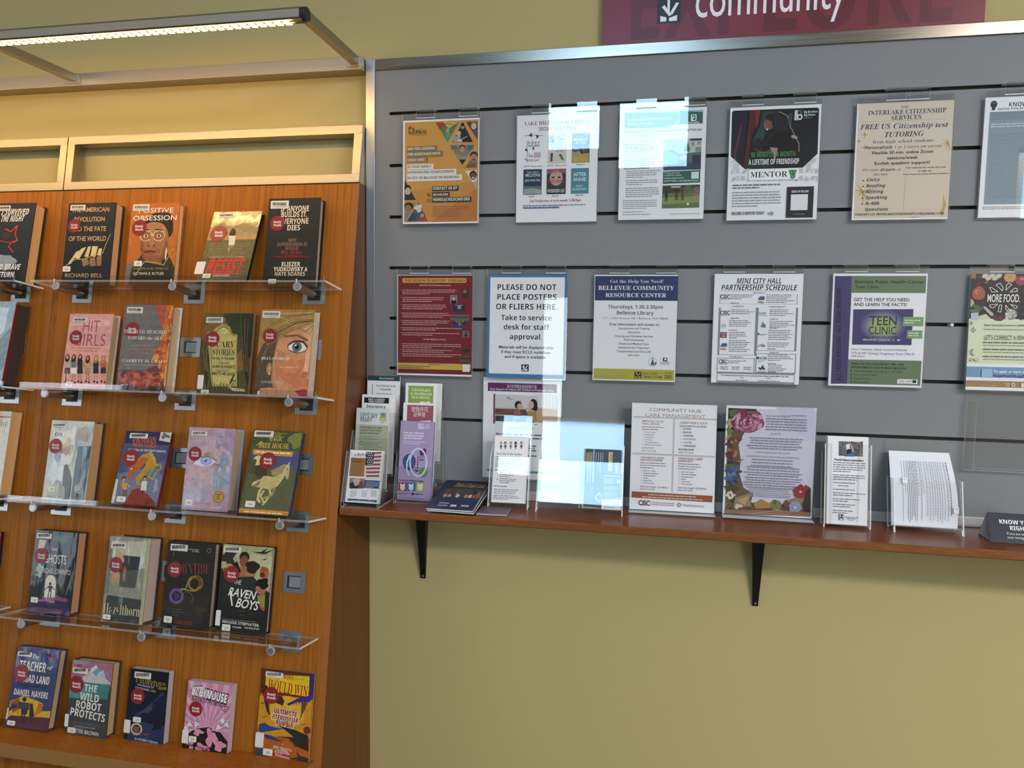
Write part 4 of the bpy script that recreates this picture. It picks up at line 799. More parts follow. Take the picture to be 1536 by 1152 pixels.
def b_wild(a):
    a.page('3c3f40'); a.P([(565, 228), (915, 275), (895, 470), (548, 400)], '9c6a80'); a.E(640, 250, 70, 22, '8f8a90'); a.E(625, 295, 28, 26, 'a83c5c'); a.P([(640, 400), (725, 320), (770, 290), (850, 400), (890, 440), (880, 470), (550, 400)], 'b8b6b0'); a.P([(720, 310), (770, 282), (780, 300), (735, 340)], 'c4ccd0'); a.P([(800, 340), (830, 325), (850, 400), (800, 390)], 'a9bcc6'); a.P([(735, 345), (780, 310), (805, 330), (770, 380)], '6a92a6')
    a.P([(550, 410), (890, 455), (850, 620), (520, 600)], '3f7a74'); a.P([(535, 560), (860, 580), (850, 915), (508, 860)], '3e4244'); a.E(620, 500, 110, 60, '4c8a82', 0, .1); a.G(570, 760, 820, 4, 16, 4, '4c5254')
    a.T('THE', 665, 500, 776, 56, 'dcd8ce', 'b', rot=-1); a.T('WILD', 628, 575, 790, 62, 'dcd8ce', 'b', rot=-2); a.T('ROBOT', 590, 640, 808, 62, 'dcd8ce', 'b', rot=-2); a.T('PROTECTS', 543, 700, 842, 62, 'dcd8ce', 'b', rot=-4); a.T('PETER BROWN', 572, 846, 788, 32, 'cfcac0', 'h', rot=-2); a.G(585, 800, 760, 1, 1, 8, '8a8a86', .05)
book('teal and pink hardcover with a snowy peak and large white capitals', 4, (-.6616, .002, .1259, .1930, .033, 0), [(570, 228), (915, 275), (848, 915), (508, 855)], '3c3f40', b_wild, '3a3c3e', '34363a', pages='a98c60', bar=(575, 292, 697, 358), rr=(604, 443, 56), lh=(532, 802, 590, 858), sp=(512, 690, 532, 800))

def b_surv(a):
    a.page('141c30'); a.P([(1040, 290), (1350, 325), (1345, 520), (1040, 480)], '14161c'); a.L([(1080, 690), (1160, 640), (1230, 580), (1300, 500)], 26, '2c3850'); a.E(1180, 640, 60, 20, '34415a', 30, .3); a.E(1280, 600, 60, 60, '182034', 0, .2); a.P([(1010, 790), (1100, 740), (1330, 790), (1322, 960), (990, 905)], '22385c'); a.P([(1220, 830), (1240, 740), (1290, 735), (1310, 830)], '1a1a1e'); a.E(1270, 880, 60, 60, '1c3058', 0, .1)
    a.T('I SURVIVED', 1075, 402, 1330, 46, '8a7a3e', 'b', rot=-6); a.T('THE SINKING OF', 1088, 430, 1228, 16, 'b8b8c0', 'h', rot=-4); a.T('THE TITANIC, 1912', 1072, 456, 1245, 18, 'b8b8c0', 'h', rot=-4); a.P([(1258, 445), (1330, 425), (1332, 465), (1262, 478)], '1a1812'); a.T('GRAPHIX', 1262, 466, 1330, 22, 'a08a44', 'b', rot=4); a.T('by LAUREN TARSHIS', 1072, 905, 1268, 18, 'c4c4c8', 'h', rot=-4)
    a.E(1088, 812, 50, 54, 'b39a4a'); a.E(1088, 812, 41, 45, 'd8d2c0'); a.E(1088, 812, 36, 40, '3a2022'); a.G(1062, 795, 1112, 4, 16, 5, 'c9b48a', .2, center=True); a.P([(1000, 300), (1040, 290), (1010, 900), (985, 905)], '1a1a1e'); a.E(1160, 858, 40, 10, '7a3a30', 0, .3)
book('small navy paperback with a gold title and gold-rimmed round seal', 4, (-.4907, 0, .1168, .1845, .022, 0), [(1035, 290), (1345, 325), (1322, 960), (985, 905)], '141c30', b_surv, '16161a', pages='a09494', bar=(1072, 315, 1200, 382), rr=(1098, 521, 52), lh=(1062, 698, 1125, 754), sp=(990, 722, 1032, 848), paperback=True)

def b_mouse(a):
    a.page('c2829a'); cx, cy = 320, 640
    for i in range(14):
        t = R(180 + i * 13.8); t2 = R(180 + i * 13.8 + 6); a.P([(cx, cy), (cx + 500 * math.cos(t), cy + 500 * math.sin(t)), (cx + 500 * math.cos(t2), cy + 500 * math.sin(t2))], 'd29db2')
    a.P([(140, 690), (230, 625), (330, 615), (420, 660), (480, 740), (467, 823), (138, 800)], '1e1b1d'); a.E(250, 650, 34, 26, 'd08aa0', 0, .3); a.E(350, 700, 40, 60, 'd08aa0', 0, .3); a.E(410, 760, 40, 40, 'd08aa0', 0, .25); a.E(200, 740, 24, 40, 'd08aa0', 0, .3); a.E(380, 640, 30, 10, 'd08aa0', 0, .2); a.E(280, 770, 50, 26, 'd08aa0', 0, .3)
    a.T('BABYMOUSE', 194, 366, 472, 74, '1a1818', 'b', rot=-7, off=.05); a.T('BABYMOUSE', 198, 360, 468, 62, 'e9e4e0', 'b', rot=-7, off=.012); a.E(370, 352, 9, 11, 'c05a70')
    a.T('QUEEN OF THE WORLD!', 202, 405, 458, 32, '1c181a', 'b', rot=-6)
    a.E(440, 470, 16, 15, '1c181a'); a.E(464, 470, 16, 15, '1c181a'); a.P([(424, 474), (480, 474), (452, 508)], '1c181a'); a.E(440, 471, 12, 11, 'd08aa0'); a.E(464, 471, 12, 11, 'd08aa0'); a.P([(430, 476), (474, 476), (452, 500)], 'd08aa0'); a.R(449, 474, 453, 490, '1c181a')
    for x, y in ((190, 590), (240, 590), (165, 620), (405, 620), (435, 570), (465, 600)): a.E(x, y, 20, 22, '2a2628', 0, .1); a.E(x, y, 18, 20, 'd6ced0', 0, .1)
    a.R(130, 735, 185, 770, '1e1b1d'); a.T('JENNIFER L. HOLM & MATTHEW HOLM', 176, 752, 425, 22, '1a1818', 'h', rot=-6)
book('small pink paperback with a black and pink globe and sunburst', 4, (-.3156, .004, .1287, .1695, .021, 0), [(180, 258), (510, 300), (467, 823), (138, 765)], 'c2829a', b_mouse, 'cfa4b2', pages='a09494', bar=(205, 282, 298, 322), rr=(236, 474, 45), lh=(188, 676, 240, 728), sp=(142, 628, 178, 735), paperback=True)

def b_who(a):
    a.page('a85a20'); a.P([(700, 170), (1105, 205), (1090, 400), (690, 360)], '5c2c1e'); a.P([(690, 380), (1080, 400), (1060, 700), (670, 680)], 'c48a24'); a.E(890, 500, 130, 120, 'd2a233'); a.R(700, 165, 1110, 190, '241a1a'); a.P([(1060, 200), (1105, 205), (1085, 410), (1040, 400)], '33306a')
    a.P([(735, 215), (1062, 228), (1052, 385), (728, 340)], 'd9b324'); a.T('WHO', 862, 252, 938, 36, '9c1f1a', 's'); a.L([(945, 250), (1015, 254)], 3, '9c1f1a'); a.T('WOULD WIN?', 745, 335, 1058, 84, '9c1f1a', 's', rot=-4)
    a.P([(700, 300), (740, 300), (800, 380), (850, 378), (872, 420), (860, 455), (800, 430), (740, 420), (765, 520), (740, 500)], '4a241c'); a.L([(745, 430), (760, 520)], 16, '4a241c')
    a.P([(890, 440), (1000, 385), (1060, 378), (1082, 400), (1060, 425), (960, 430), (900, 455)], '33306a'); a.P([(1000, 420), (1050, 430), (980, 580), (995, 520)], '6a4a2a')
    for i in range(6): a.P([(910 + i * 22, 438 - i * 2), (920 + i * 22, 436 - i * 2), (916 + i * 22, 456 - i * 2)], '2a2848')
    for t, x0, x1, y in (('ULTIMATE', 790, 966, 508), ('PTEROSAUR', 778, 974, 552), ('RUMBLE', 805, 938, 596)): a.T(t, x0 - 3, y + 3, x1 + 3, 40, 'e8d9c8', 'b', rot=-3, off=.05); a.T(t, x0, y, x1, 36, '8c1f38', 'b', rot=-3, off=.02)
    a.P([(675, 640), (690, 590), (730, 585), (770, 610), (870, 630), (770, 645), (700, 655)], '27447c'); a.P([(690, 660), (780, 680), (860, 730), (740, 700)], '2c3c64'); a.P([(820, 600), (960, 640), (1050, 680), (1050, 800), (960, 760), (900, 700), (810, 685), (940, 690), (880, 640)], '2a2a24'); a.E(1040, 640, 26, 30, '6e2f20')
    for x, y in ((712, 440), (722, 545), (1015, 600), (955, 760)): a.L([(x - 16, y - 10), (x, y), (x + 14, y - 12)], 5, '33241c')
    a.P([(660, 770), (760, 780), (740, 840), (655, 826)], '3a3e48'); a.P([(960, 790), (985, 830), (1050, 850), (1050, 885), (900, 850), (970, 840)], '38342a'); a.T('by', 852, 746, 864, 10, 'd8d2c4', 'i'); a.T('JERRY PALLOTTA', 790, 770, 928, 20, 'd8d2c4', 'h', rot=-5); a.T('ILLUSTRATED BY', 808, 786, 902, 10, 'd8d2c4', 'h', rot=-5); a.T('ROB BOLSTER', 800, 806, 910, 20, 'd8d2c4', 'h', rot=-5); a.P([(788, 806), (918, 828), (916, 848), (786, 826)], 'a8202a'); a.T('SCHOLASTIC', 804, 826, 914, 14, 'f0dede', 'h', rot=-8)
book('thin orange paperback with beaked flying reptiles, rightmost on the wooden ledge', 4, (-.1161, .004, .1491, .2180, .005, 0), [(706, 168), (1103, 207), (1050, 880), (657, 822)], 'a85a20', b_who, '7a3c1c', pages='a08a74', bar=(735, 192, 860, 248), rr=(776, 376, 52), lh=(718, 772, 783, 830), sp=(664, 652, 716, 768), paperback=True)

# ------------------------------------------------------------------ letter-size notices in clear hanging holders on the slatwall
LW, LH_ = 0.2159, 0.2794
def holder(xl, zt, lab, tilt=0.0, yaw_=0.0, w=LW, h=LH_, tabs=(0.18, 0.74), up=0.017, group='clear hanging notice holders', y0=-0.0030):
    """clear folded sheet hung by two tabs from a slot; xl, zt = top left corner of the page inside"""
    mw = Matrix.Translation((xl + w / 2, y0, zt + up)) @ Matrix.Rotation(yaw_, 4, 'Z') @ Matrix.Rotation(tilt, 4, 'X')
    r = thing('acrylic_sign_holder', mw, lab, 'sign holder', group)
    e = {'-x': EDGE, '+x': EDGE, '+z': EDGE, '-z': EDGE}; W2 = w / 2 + 0.0022
    b = MB(); b.box(-W2, W2, -0.0042, -0.0028, -h - up - 0.003, 0, ACR, e); b.build('back_sheet', r)
    b = MB(); b.box(-W2, W2, -0.0092, -0.0078, -h - up - 0.003, 0.0, ACR, e); b.box(-W2, W2, -0.0078, -0.0042, -h - up - 0.003, -h - up - 0.0016, ACR, e); b.build('front_sheet', r)
    for t in tabs:
        x0 = -w / 2 + t * w; b = MB(); x1 = x0 + 0.052
        zs = SLOT0 - round((SLOT0 - (zt + up)) / PITCH) * PITCH - (zt + up)
        b.box(x0, x1, -0.0112, -0.0094, -0.012, zs + 0.0040, ACR, e); b.box(x0, x1, -0.0094, 0.0115, zs + 0.0022, zs + 0.0040, ACR, e); b.box(x0, x1, -0.0112, -0.0042, -0.0135, -0.012, EDGE)
        b.build('hook', r)
    return r, mw
def poster(hd, quad, base, draw, lab, w=LW, h=LH_, up=0.017, name='poster', cat='poster'):
    r, mw = hd
    m_ = MB(); m_.box(0, w, 0, h, -0.0003, 0, ink(WHITE, 'p'))
    a = Art(w, h, quad, 1e-5, 'p', m_)
    if base: a.page(base)
    draw(a)
    loc = Matrix.Translation((-w / 2, -0.0062, -h - up)) @ Matrix.Rotation(R(90), 4, 'X')
    o = m_.build(name, None, mw @ loc); return tag(o, lab, cat, 'notices on the slatwall')

# 1 child care
def p_child(a):
    a.R(265, 183, 900, 1056, 'd9952f'); a.P([(268, 800), (900, 700), (895, 1056), (265, 1056)], 'd58a2c'); a.P([(500, 1060), (900, 760), (895, 1056)], 'cd7428')
    # triangles with children
    def tri(p, c, bg2, fx, fy, fr, skin, hair, shirt):
        q0 = a.box; a.P(p, c); a.face(fx, fy, fr, skin, hair, shirt)
    a.P([(535, 185), (740, 182), (640, 362)], '5a7a3e'); a.P([(535, 185), (640, 183), (570, 250)], 'b8322c'); a.P([(590, 270), (690, 270), (640, 362)], '3c8a6c'); a.P([(600, 184), (735, 182), (650, 240)], 'c9b04a'); a.E(640, 255, 16, 18, 'c98f6a'); a.P([(615, 275), (668, 275), (640, 350)], '4aa08a'); a.L([(560, 215), (640, 195), (715, 215)], 6, 'b8322c')
    a.P([(770, 182), (682, 362), (862, 362)], '2a2a2c'); a.E(770, 225, 14, 20, 'b98462'); a.E(770, 206, 16, 16, '1a1718'); a.E(735, 285, 20, 22, 'd2a887'); a.P([(700, 310), (755, 305), (745, 358), (690, 360)], '8fa0a8'); a.L([(745, 345), (810, 310)], 8, 'c98f6a'); a.P([(735, 335), (770, 345), (760, 360), (725, 352)], 'd8ceb8')
    a.P([(800, 182), (900, 180), (900, 345)], '3c4250'); a.E(868, 210, 28, 34, '8a6a44'); a.E(868, 222, 22, 28, 'd8ac8c'); a.P([(850, 265), (898, 255), (898, 330)], '5c4a80')
    a.P([(662, 388), (878, 386), (765, 565)], '8a7a62'); a.R(670, 390, 720, 425, '5c6a7a'); a.R(810, 388, 860, 430, '3a6a9a'); a.E(768, 412, 26, 28, '4a2c1c'); a.E(768, 425, 22, 26, 'c08a64'); a.P([(722, 470), (815, 470), (800, 520), (740, 520)], '8a8a84'); a.P([(740, 515), (800, 515), (768, 562)], '2a2c26'); a.L([(745, 478), (800, 480)], 4, '4a4a48')
    a.P([(896, 440), (895, 588), (790, 588)], '6a7a3c'); a.E(868, 480, 34, 34, '2a2220'); a.E(868, 500, 30, 34, 'b87a52'); a.E(868, 518, 14, 8, '7a2a24'); a.P([(820, 560), (880, 548), (880, 588), (795, 588)], 'a83c44')
    a.P([(792, 612), (895, 612), (890, 775)], 'd8d2c8'); a.E(862, 650, 32, 36, '2a1e1a'); a.E(862, 662, 26, 32, '7e4a30'); a.E(862, 676, 10, 6, 'e6e0d8'); a.P([(855, 715), (892, 705), (889, 775)], 'd08a9a')
    a.P([(268, 690), (268, 868), (368, 868)], '3a3c3e'); a.E(295, 770, 30, 34, '241c18'); a.E(297, 790, 26, 32, 'd8a888'); a.P([(268, 835), (330, 835), (366, 868), (268, 868)], '2c3436')
    a.P([(268, 888), (368, 888), (275, 1055)], '8a9a3c'); a.E(305, 925, 40, 36, '241a16'); a.E(300, 940, 30, 32, 'a86c48'); a.P([(270, 980), (320, 970), (280, 1050)], '5a8ab0')
    a.P([(390, 890), (290, 1055), (470, 1052)], '4a5a7a'); a.E(390, 940, 30, 34, 'c9d0c8', 0, .2); a.E(422, 1000, 26, 26, '6a3a2c'); a.E(422, 1005, 18, 20, 'c98f6a'); a.P([(390, 1020), (450, 1015), (468, 1052), (385, 1052)], 'b23a3c'); a.P([(330, 985), (380, 980), (370, 1052), (300, 1052)], '2c4a7a')
    a.E(310, 225, 8, 9, '8a2430'); a.L([(290, 232), (312, 242), (328, 228)], 7, '8a2430'); a.L([(308, 240), (302, 268)], 7, '8a2430'); a.E(340, 238, 7, 8, '8a2430'); a.L([(330, 250), (352, 252)], 6, '8a2430'); a.L([(340, 250), (338, 268)], 6, '8a2430')
    a.T('Child Care', 350, 266, 455, 18, '3a2a30', 's', off=-.01); a.T('RESOURCES', 300, 288, 458, 22, '3a2a30', 's'); a.G(318, 300, 458, 1, 1, 5, '7a4a28', 0)
    for y0, x1, t in ((398, 550, 'ARE YOU LOOKING'), (446, 600, 'FOR ASSISTANCE WITH'), (496, 470, 'CHILD CARE?')): a.R(288, y0, x1, y0 + 40, '8a7448'); a.T(t, 292, y0 + 32, x1 - 22, 22, 'e6dccb', 'b')
    for y0, x1, t in ((556, 518, 'IS YOUR FAMILY'), (606, 716, 'EXPERIENCING HOMELESSNESS'), (656, 766, 'IN CITY OF BELLEVUE OR REDMOND?')): a.R(288, y0, x1, y0 + 40, 'e2ddd4'); a.T(t, 292, y0 + 32, x1 - 16, 22, '2c2822', 'b')
    for y0, x1, t, h in ((750, 736, 'CONTACT US AT', 24), (802, 660, '206-945-8785', 18), (848, 848, 'HEARD@CHILDCARE.ORG', 24)): a.R(508, y0, x1, y0 + 38, '3a3834'); a.T(t, 514, y0 + 30, x1 - 12, h, 'e6e2da', 'b')
    a.L([(468, 808), (470, 826), (492, 836)], 7, '3a2a1c'); a.E(490, 815, 10, 10, '3a2a1c'); a.E(490, 815, 7, 7, 'd58a2c'); a.R(464, 862, 498, 886, '3a2a1c'); a.R(467, 865, 495, 883, 'd58a2c'); a.L([(466, 864), (481, 876), (496, 864)], 3, '3a2a1c')
    a.G(512, 930, 852, 6, 17, 6, '8a4a20', .4)
poster(holder(.1744, 1.9036, 'clear holder with the orange child care notice, hung top left of the slatwall', tilt=-.004), [(250, 168), (918, 145), (908, 1070), (255, 1077)], None, p_child, 'orange notice with triangular photos of children, leftmost of the top row')

# 2 book group calendar
def p_group(a):
    a.T('LAKE HILLS BOOK GROUP', 216, 268, 766, 32, '8a2c3c', 's', off=-.004); a.T('2026 CALENDAR', 334, 316, 662, 32, '8a2c3c', 's', off=-.004)
    K = '2c3038'
    a.L([(215, 360), (260, 355), (310, 352), (370, 358)], 4, K); a.E(270, 352, 14, 14, K, 0, .3); a.E(325, 365, 10, 16, K, 0, .3); a.T('The Book of', 232, 428, 345, 24, K, 'i'); a.T('Delights', 230, 456, 345, 26, K, 'i'); a.E(230, 480, 12, 12, K, 0, .3); a.E(290, 470, 10, 10, K, 0, .3); a.L([(240, 490), (230, 590)], 4, K); a.T('Essays', 248, 545, 290, 30, K, 'i'); a.R(295, 502, 352, 548, 'c9a8b0'); a.T('ROSS GAY', 230, 582, 345, 18, K, 'h'); a.E(222, 562, 6, 6, 'a8323c')
    a.R(418, 345, 570, 600, 'cfc9b8'); a.E(450, 380, 18, 26, '5a7a9a', 0, .2); a.E(452, 410, 20, 10, '3a3c34', 0, .2); a.L([(500, 365), (530, 385), (560, 392)], 6, K); a.L([(525, 385), (510, 425)], 4, K); a.T('The Backyard', 428, 448, 540, 18, '8a4a3a', 's', off=-.01); a.T('Bird Chronicles', 428, 475, 552, 18, '8a4a3a', 's', off=-.01); a.T('Amy Tan', 478, 500, 545, 14, '5a5a50', 's', off=-.01); a.P([(440, 510), (458, 520), (452, 585), (432, 585)], '4a5a34'); a.E(448, 520, 10, 14, '3a4a30'); a.P([(510, 520), (540, 540), (555, 575), (530, 570)], '5a7a3a'); a.E(522, 530, 12, 10, '3a5a30')
    a.R(625, 340, 770, 594, '2a3450'); a.R(625, 340, 770, 375, '4a6a94'); a.T('MIDNIGHT', 636, 408, 752, 26, 'c9c9c0', 'h'); a.T('AT THE', 650, 432, 738, 16, 'c9c9c0', 'h'); a.P([(622, 500), (680, 480), (700, 520), (768, 510), (765, 594), (620, 594)], 'b39a4a'); a.E(660, 480, 30, 24, '3a5a8a', 0, .2); a.E(730, 490, 26, 24, '8a3a44', 0, .2); a.P([(625, 560), (700, 520), (765, 560), (764, 594), (622, 594)], 'c2a23c'); a.E(720, 470, 14, 30, '6a5a3a', 0, .2)
    a.R(203, 652, 356, 872, '26405e'); a.T('THE COLD', 230, 688, 332, 18, 'd8d4cc'); a.T('MILLIONS', 218, 716, 348, 24, 'd8d4cc', 'h'); a.T('JESS WALTER', 215, 758, 346, 18, 'd8d4cc', 'h'); a.P([(204, 800), (355, 800), (353, 872), (203, 872)], '5a7a6a'); [a.L([(206, 830 + i * 12), (270, 822 + i * 12), (350, 834 + i * 10)], 5, 'c9d0c4') for i in range(4)]
    a.R(404, 650, 564, 868, '8a6a64'); a.R(404, 690, 564, 830, '3a3a44'); a.E(484, 730, 56, 66, 'c99a88'); a.E(458, 722, 14, 8, '2a2024'); a.E(510, 722, 14, 8, '2a2024'); a.T('THE GIRL WITH', 410, 684, 556, 30, 'b8323c', 'b'); a.T('SEVEN NAMES', 410, 772, 552, 28, 'b8323c', 'b'); a.R(404, 832, 560, 868, '2a2a30'); a.T('HYEONSEO LEE', 408, 856, 552, 28, 'e0dcd4', 'b')
    a.R(614, 645, 760, 865, '3f8ea0'); a.L([(640, 650), (660, 760), (720, 780)], 5, '5a7a4a'); a.L([(740, 650), (700, 740)], 5, '5a7a4a'); a.T('AFTER', 632, 714, 742, 32, 'e0e0d8', 'h'); a.T('ANNIE', 628, 758, 740, 32, 'e0e0d8', 'h'); a.T('ANNA', 650, 808, 712, 16, 'd8d8d0', 'h'); a.T('QUINDLEN', 622, 836, 740, 18, 'd8d8d0', 'h')
    for t, x0, x1, y in (('Jan 14', 206, 260, 630), ('Feb 11', 410, 462, 626), ('March 11', 658, 732, 618), ('April 8', 242, 296, 896), ('May 13', 444, 500, 892), ('June 10', 648, 710, 886)): a.T(t, x0, y, x1, 13, '2a2a2a', 's', off=-.008)
    a.T('Delivery Library', 270, 630, 372, 10, 'a8444c', 'i'); a.T('Delivery Library', 476, 625, 578, 10, 'a8444c', 'i'); a.T('2nd Wednesday of each month, 6:30-8pm', 252, 940, 698, 24, 'a23c4a', 's', off=-.012)
    a.G(196, 974, 735, 1, 1, 9, '4a4a4a', 0); a.G(430, 972, 545, 1, 1, 9, 'a23c4a', 0); a.G(196, 988, 508, 1, 1, 9, '3a5a9a', 0); a.R(196, 990, 508, 992, '3a5a9a')
poster(holder(.493, 1.9041, 'clear holder with the six-cover reading calendar, reflecting a window at its top', tilt=.0114), [(155, 183), (853, 158), (825, 1110), (132, 1117)], None, p_group, 'white book group calendar with six small book covers, second in the top row')

# 3 septic rebate
def p_septic(a):
    a.R(160, 160, 834, 298, '8cc4dc'); a.P([(640, 150), (834, 160), (830, 276), (500, 296), (580, 270), (636, 255)], '2f6a58'); a.P([(560, 280), (600, 262), (640, 262), (640, 280)], '2f6a58'); a.R(160, 278, 836, 300, WHITE); a.P([(160, 160), (634, 165), (632, 230), (590, 268), (520, 292), (160, 296)], '5d9db8')
    a.T('Septic System Maintenance', 186, 232, 566, 28, 'e4eef2'); a.T('Rebate Program', 186, 270, 404, 28, 'e4eef2')
    a.R(734, 182, 778, 236, 'dfe4e2'); a.P([(740, 186), (772, 190), (770, 230), (750, 226), (746, 206)], '23302c'); a.E(756, 206, 8, 10, 'dfe4e2'); a.T('King County', 704, 258, 802, 18, 'e2e8e4', 'h')
    a.T('A properly working septic system keeps germs away from you!', 160, 338, 828, 22, '3c4a58', 'b'); a.G(158, 362, 760, 2, 18, 7, '7a828a', .15)
    a.T('You can get a rebate of $4 or $300', 156, 412, 405, 14, '4a6a94', 'h'); a.G(156, 442, 440, 5, 19, 9, '6a84a8', .25); a.T('Does routine well-being make sense?', 152, 556, 436, 13, '4a6a94', 'h'); a.G(152, 576, 440, 4, 17, 8, '6a84a8', .2)
    a.P([(500, 392), (826, 385), (812, 655), (490, 660)], 'a9bcc4'); a.P([(500, 500), (560, 480), (640, 520), (820, 500), (818, 540), (500, 540)], '4a7a5a'); a.P([(722, 390), (826, 386), (822, 500), (722, 505)], 'c0bcb4'); a.R(724, 388, 826, 404, '3a3c44'); a.R(735, 415, 760, 450, '8a9298'); a.R(785, 412, 815, 440, '8a9298'); a.R(770, 460, 815, 500, '8a8a84'); a.P([(500, 535), (818, 530), (812, 655), (490, 655)], '5a6270'); a.R(495, 600, 815, 655, '34505c'); a.P([(495, 480), (560, 505), (620, 540), (615, 610), (492, 615)], '6aa0c8'); a.P([(745, 530), (818, 528), (816, 608), (742, 610)], '403e48'); a.E(700, 470, 22, 34, '3a6a4a', 0, .2); a.E(680, 480, 12, 26, '3a6a4a', 0, .2); a.R(632, 535, 690, 570, '9a9aa2')
    for y in (412, 430, 448, 466): a.C('septic systems include', 605, y, 110, 9, '3a4850')
    a.T('Does maintenance make a difference?', 148, 652, 370, 13, '2f3a44', 'h'); a.G(170, 672, 470, 4, 18, 8, '6a6c70', .15); a.G(166, 754, 465, 3, 18, 8, '6a6c70', .15); a.G(162, 822, 455, 5, 18, 8, '6a6c70', .12); a.G(136, 930, 440, 5, 17, 7, '6a6c70', .05); a.G(134, 1030, 330, 1, 1, 7, '6a6c70', 0); a.G(132, 1053, 370, 1, 1, 7, '6a6c70', 0); a.G(550, 1045, 800, 1, 1, 6, '8a8c90', 0)
    a.P([(490, 672), (812, 660), (808, 768), (486, 780)], '2f6a58'); a.T('To learn more and', 498, 692, 630, 14, 'dfe8e4'); a.T('to apply for a rebate:', 498, 712, 646, 14, 'dfe8e4'); a.T('kingcounty.gov/septic', 498, 735, 668, 11, 'dfe8e4', 'h'); a.T('206-477-9033 or septic@kingcounty.gov', 498, 760, 796, 11, 'dfe8e4', 'h'); a.R(734, 676, 796, 734, 'd9dcda')
    a.P([(484, 794), (808, 785), (800, 986), (476, 994)], '6a7a3c'); a.P([(484, 794), (808, 785), (806, 850), (482, 862)], '3e4a30'); a.R(560, 800, 640, 812, 'b8bcb0'); a.E(700, 830, 60, 30, '5a6a44', 0, .2); a.P([(480, 900), (804, 885), (800, 940), (478, 960)], '8a9a44')
    for x, y, c in ((516, 860, '3a2c2a'), (604, 850, '5a3a2c'), (656, 850, '6a4434')): a.E(x, y - 16, 9, 11, '3a2a22'); a.P([(x - 14, y - 6), (x + 14, y - 6), (x + 10, y + 40), (x - 10, y + 40)], c); a.L([(x - 5, y + 38), (x - 10, y + 72)], 8, '2c2a28'); a.L([(x + 5, y + 38), (x + 8, y + 70)], 8, '2c2a28')
    a.P([(750, 812), (800, 806), (802, 880), (770, 890)], '8a6a54'); a.L([(775, 880), (738, 940)], 14, 'b08a6c'); a.L([(790, 880), (796, 940)], 14, 'b08a6c'); a.E(702, 955, 10, 11, 'e0e2dc')
poster(holder(.7662, 1.9058, 'clear holder with the green and blue septic notice, reflecting a window at its left', tilt=-.0064), [(128, 140), (870, 118), (835, 1083), (92, 1097)], None, p_septic, 'septic rebate notice with green header and lawn photo, third in the top row')

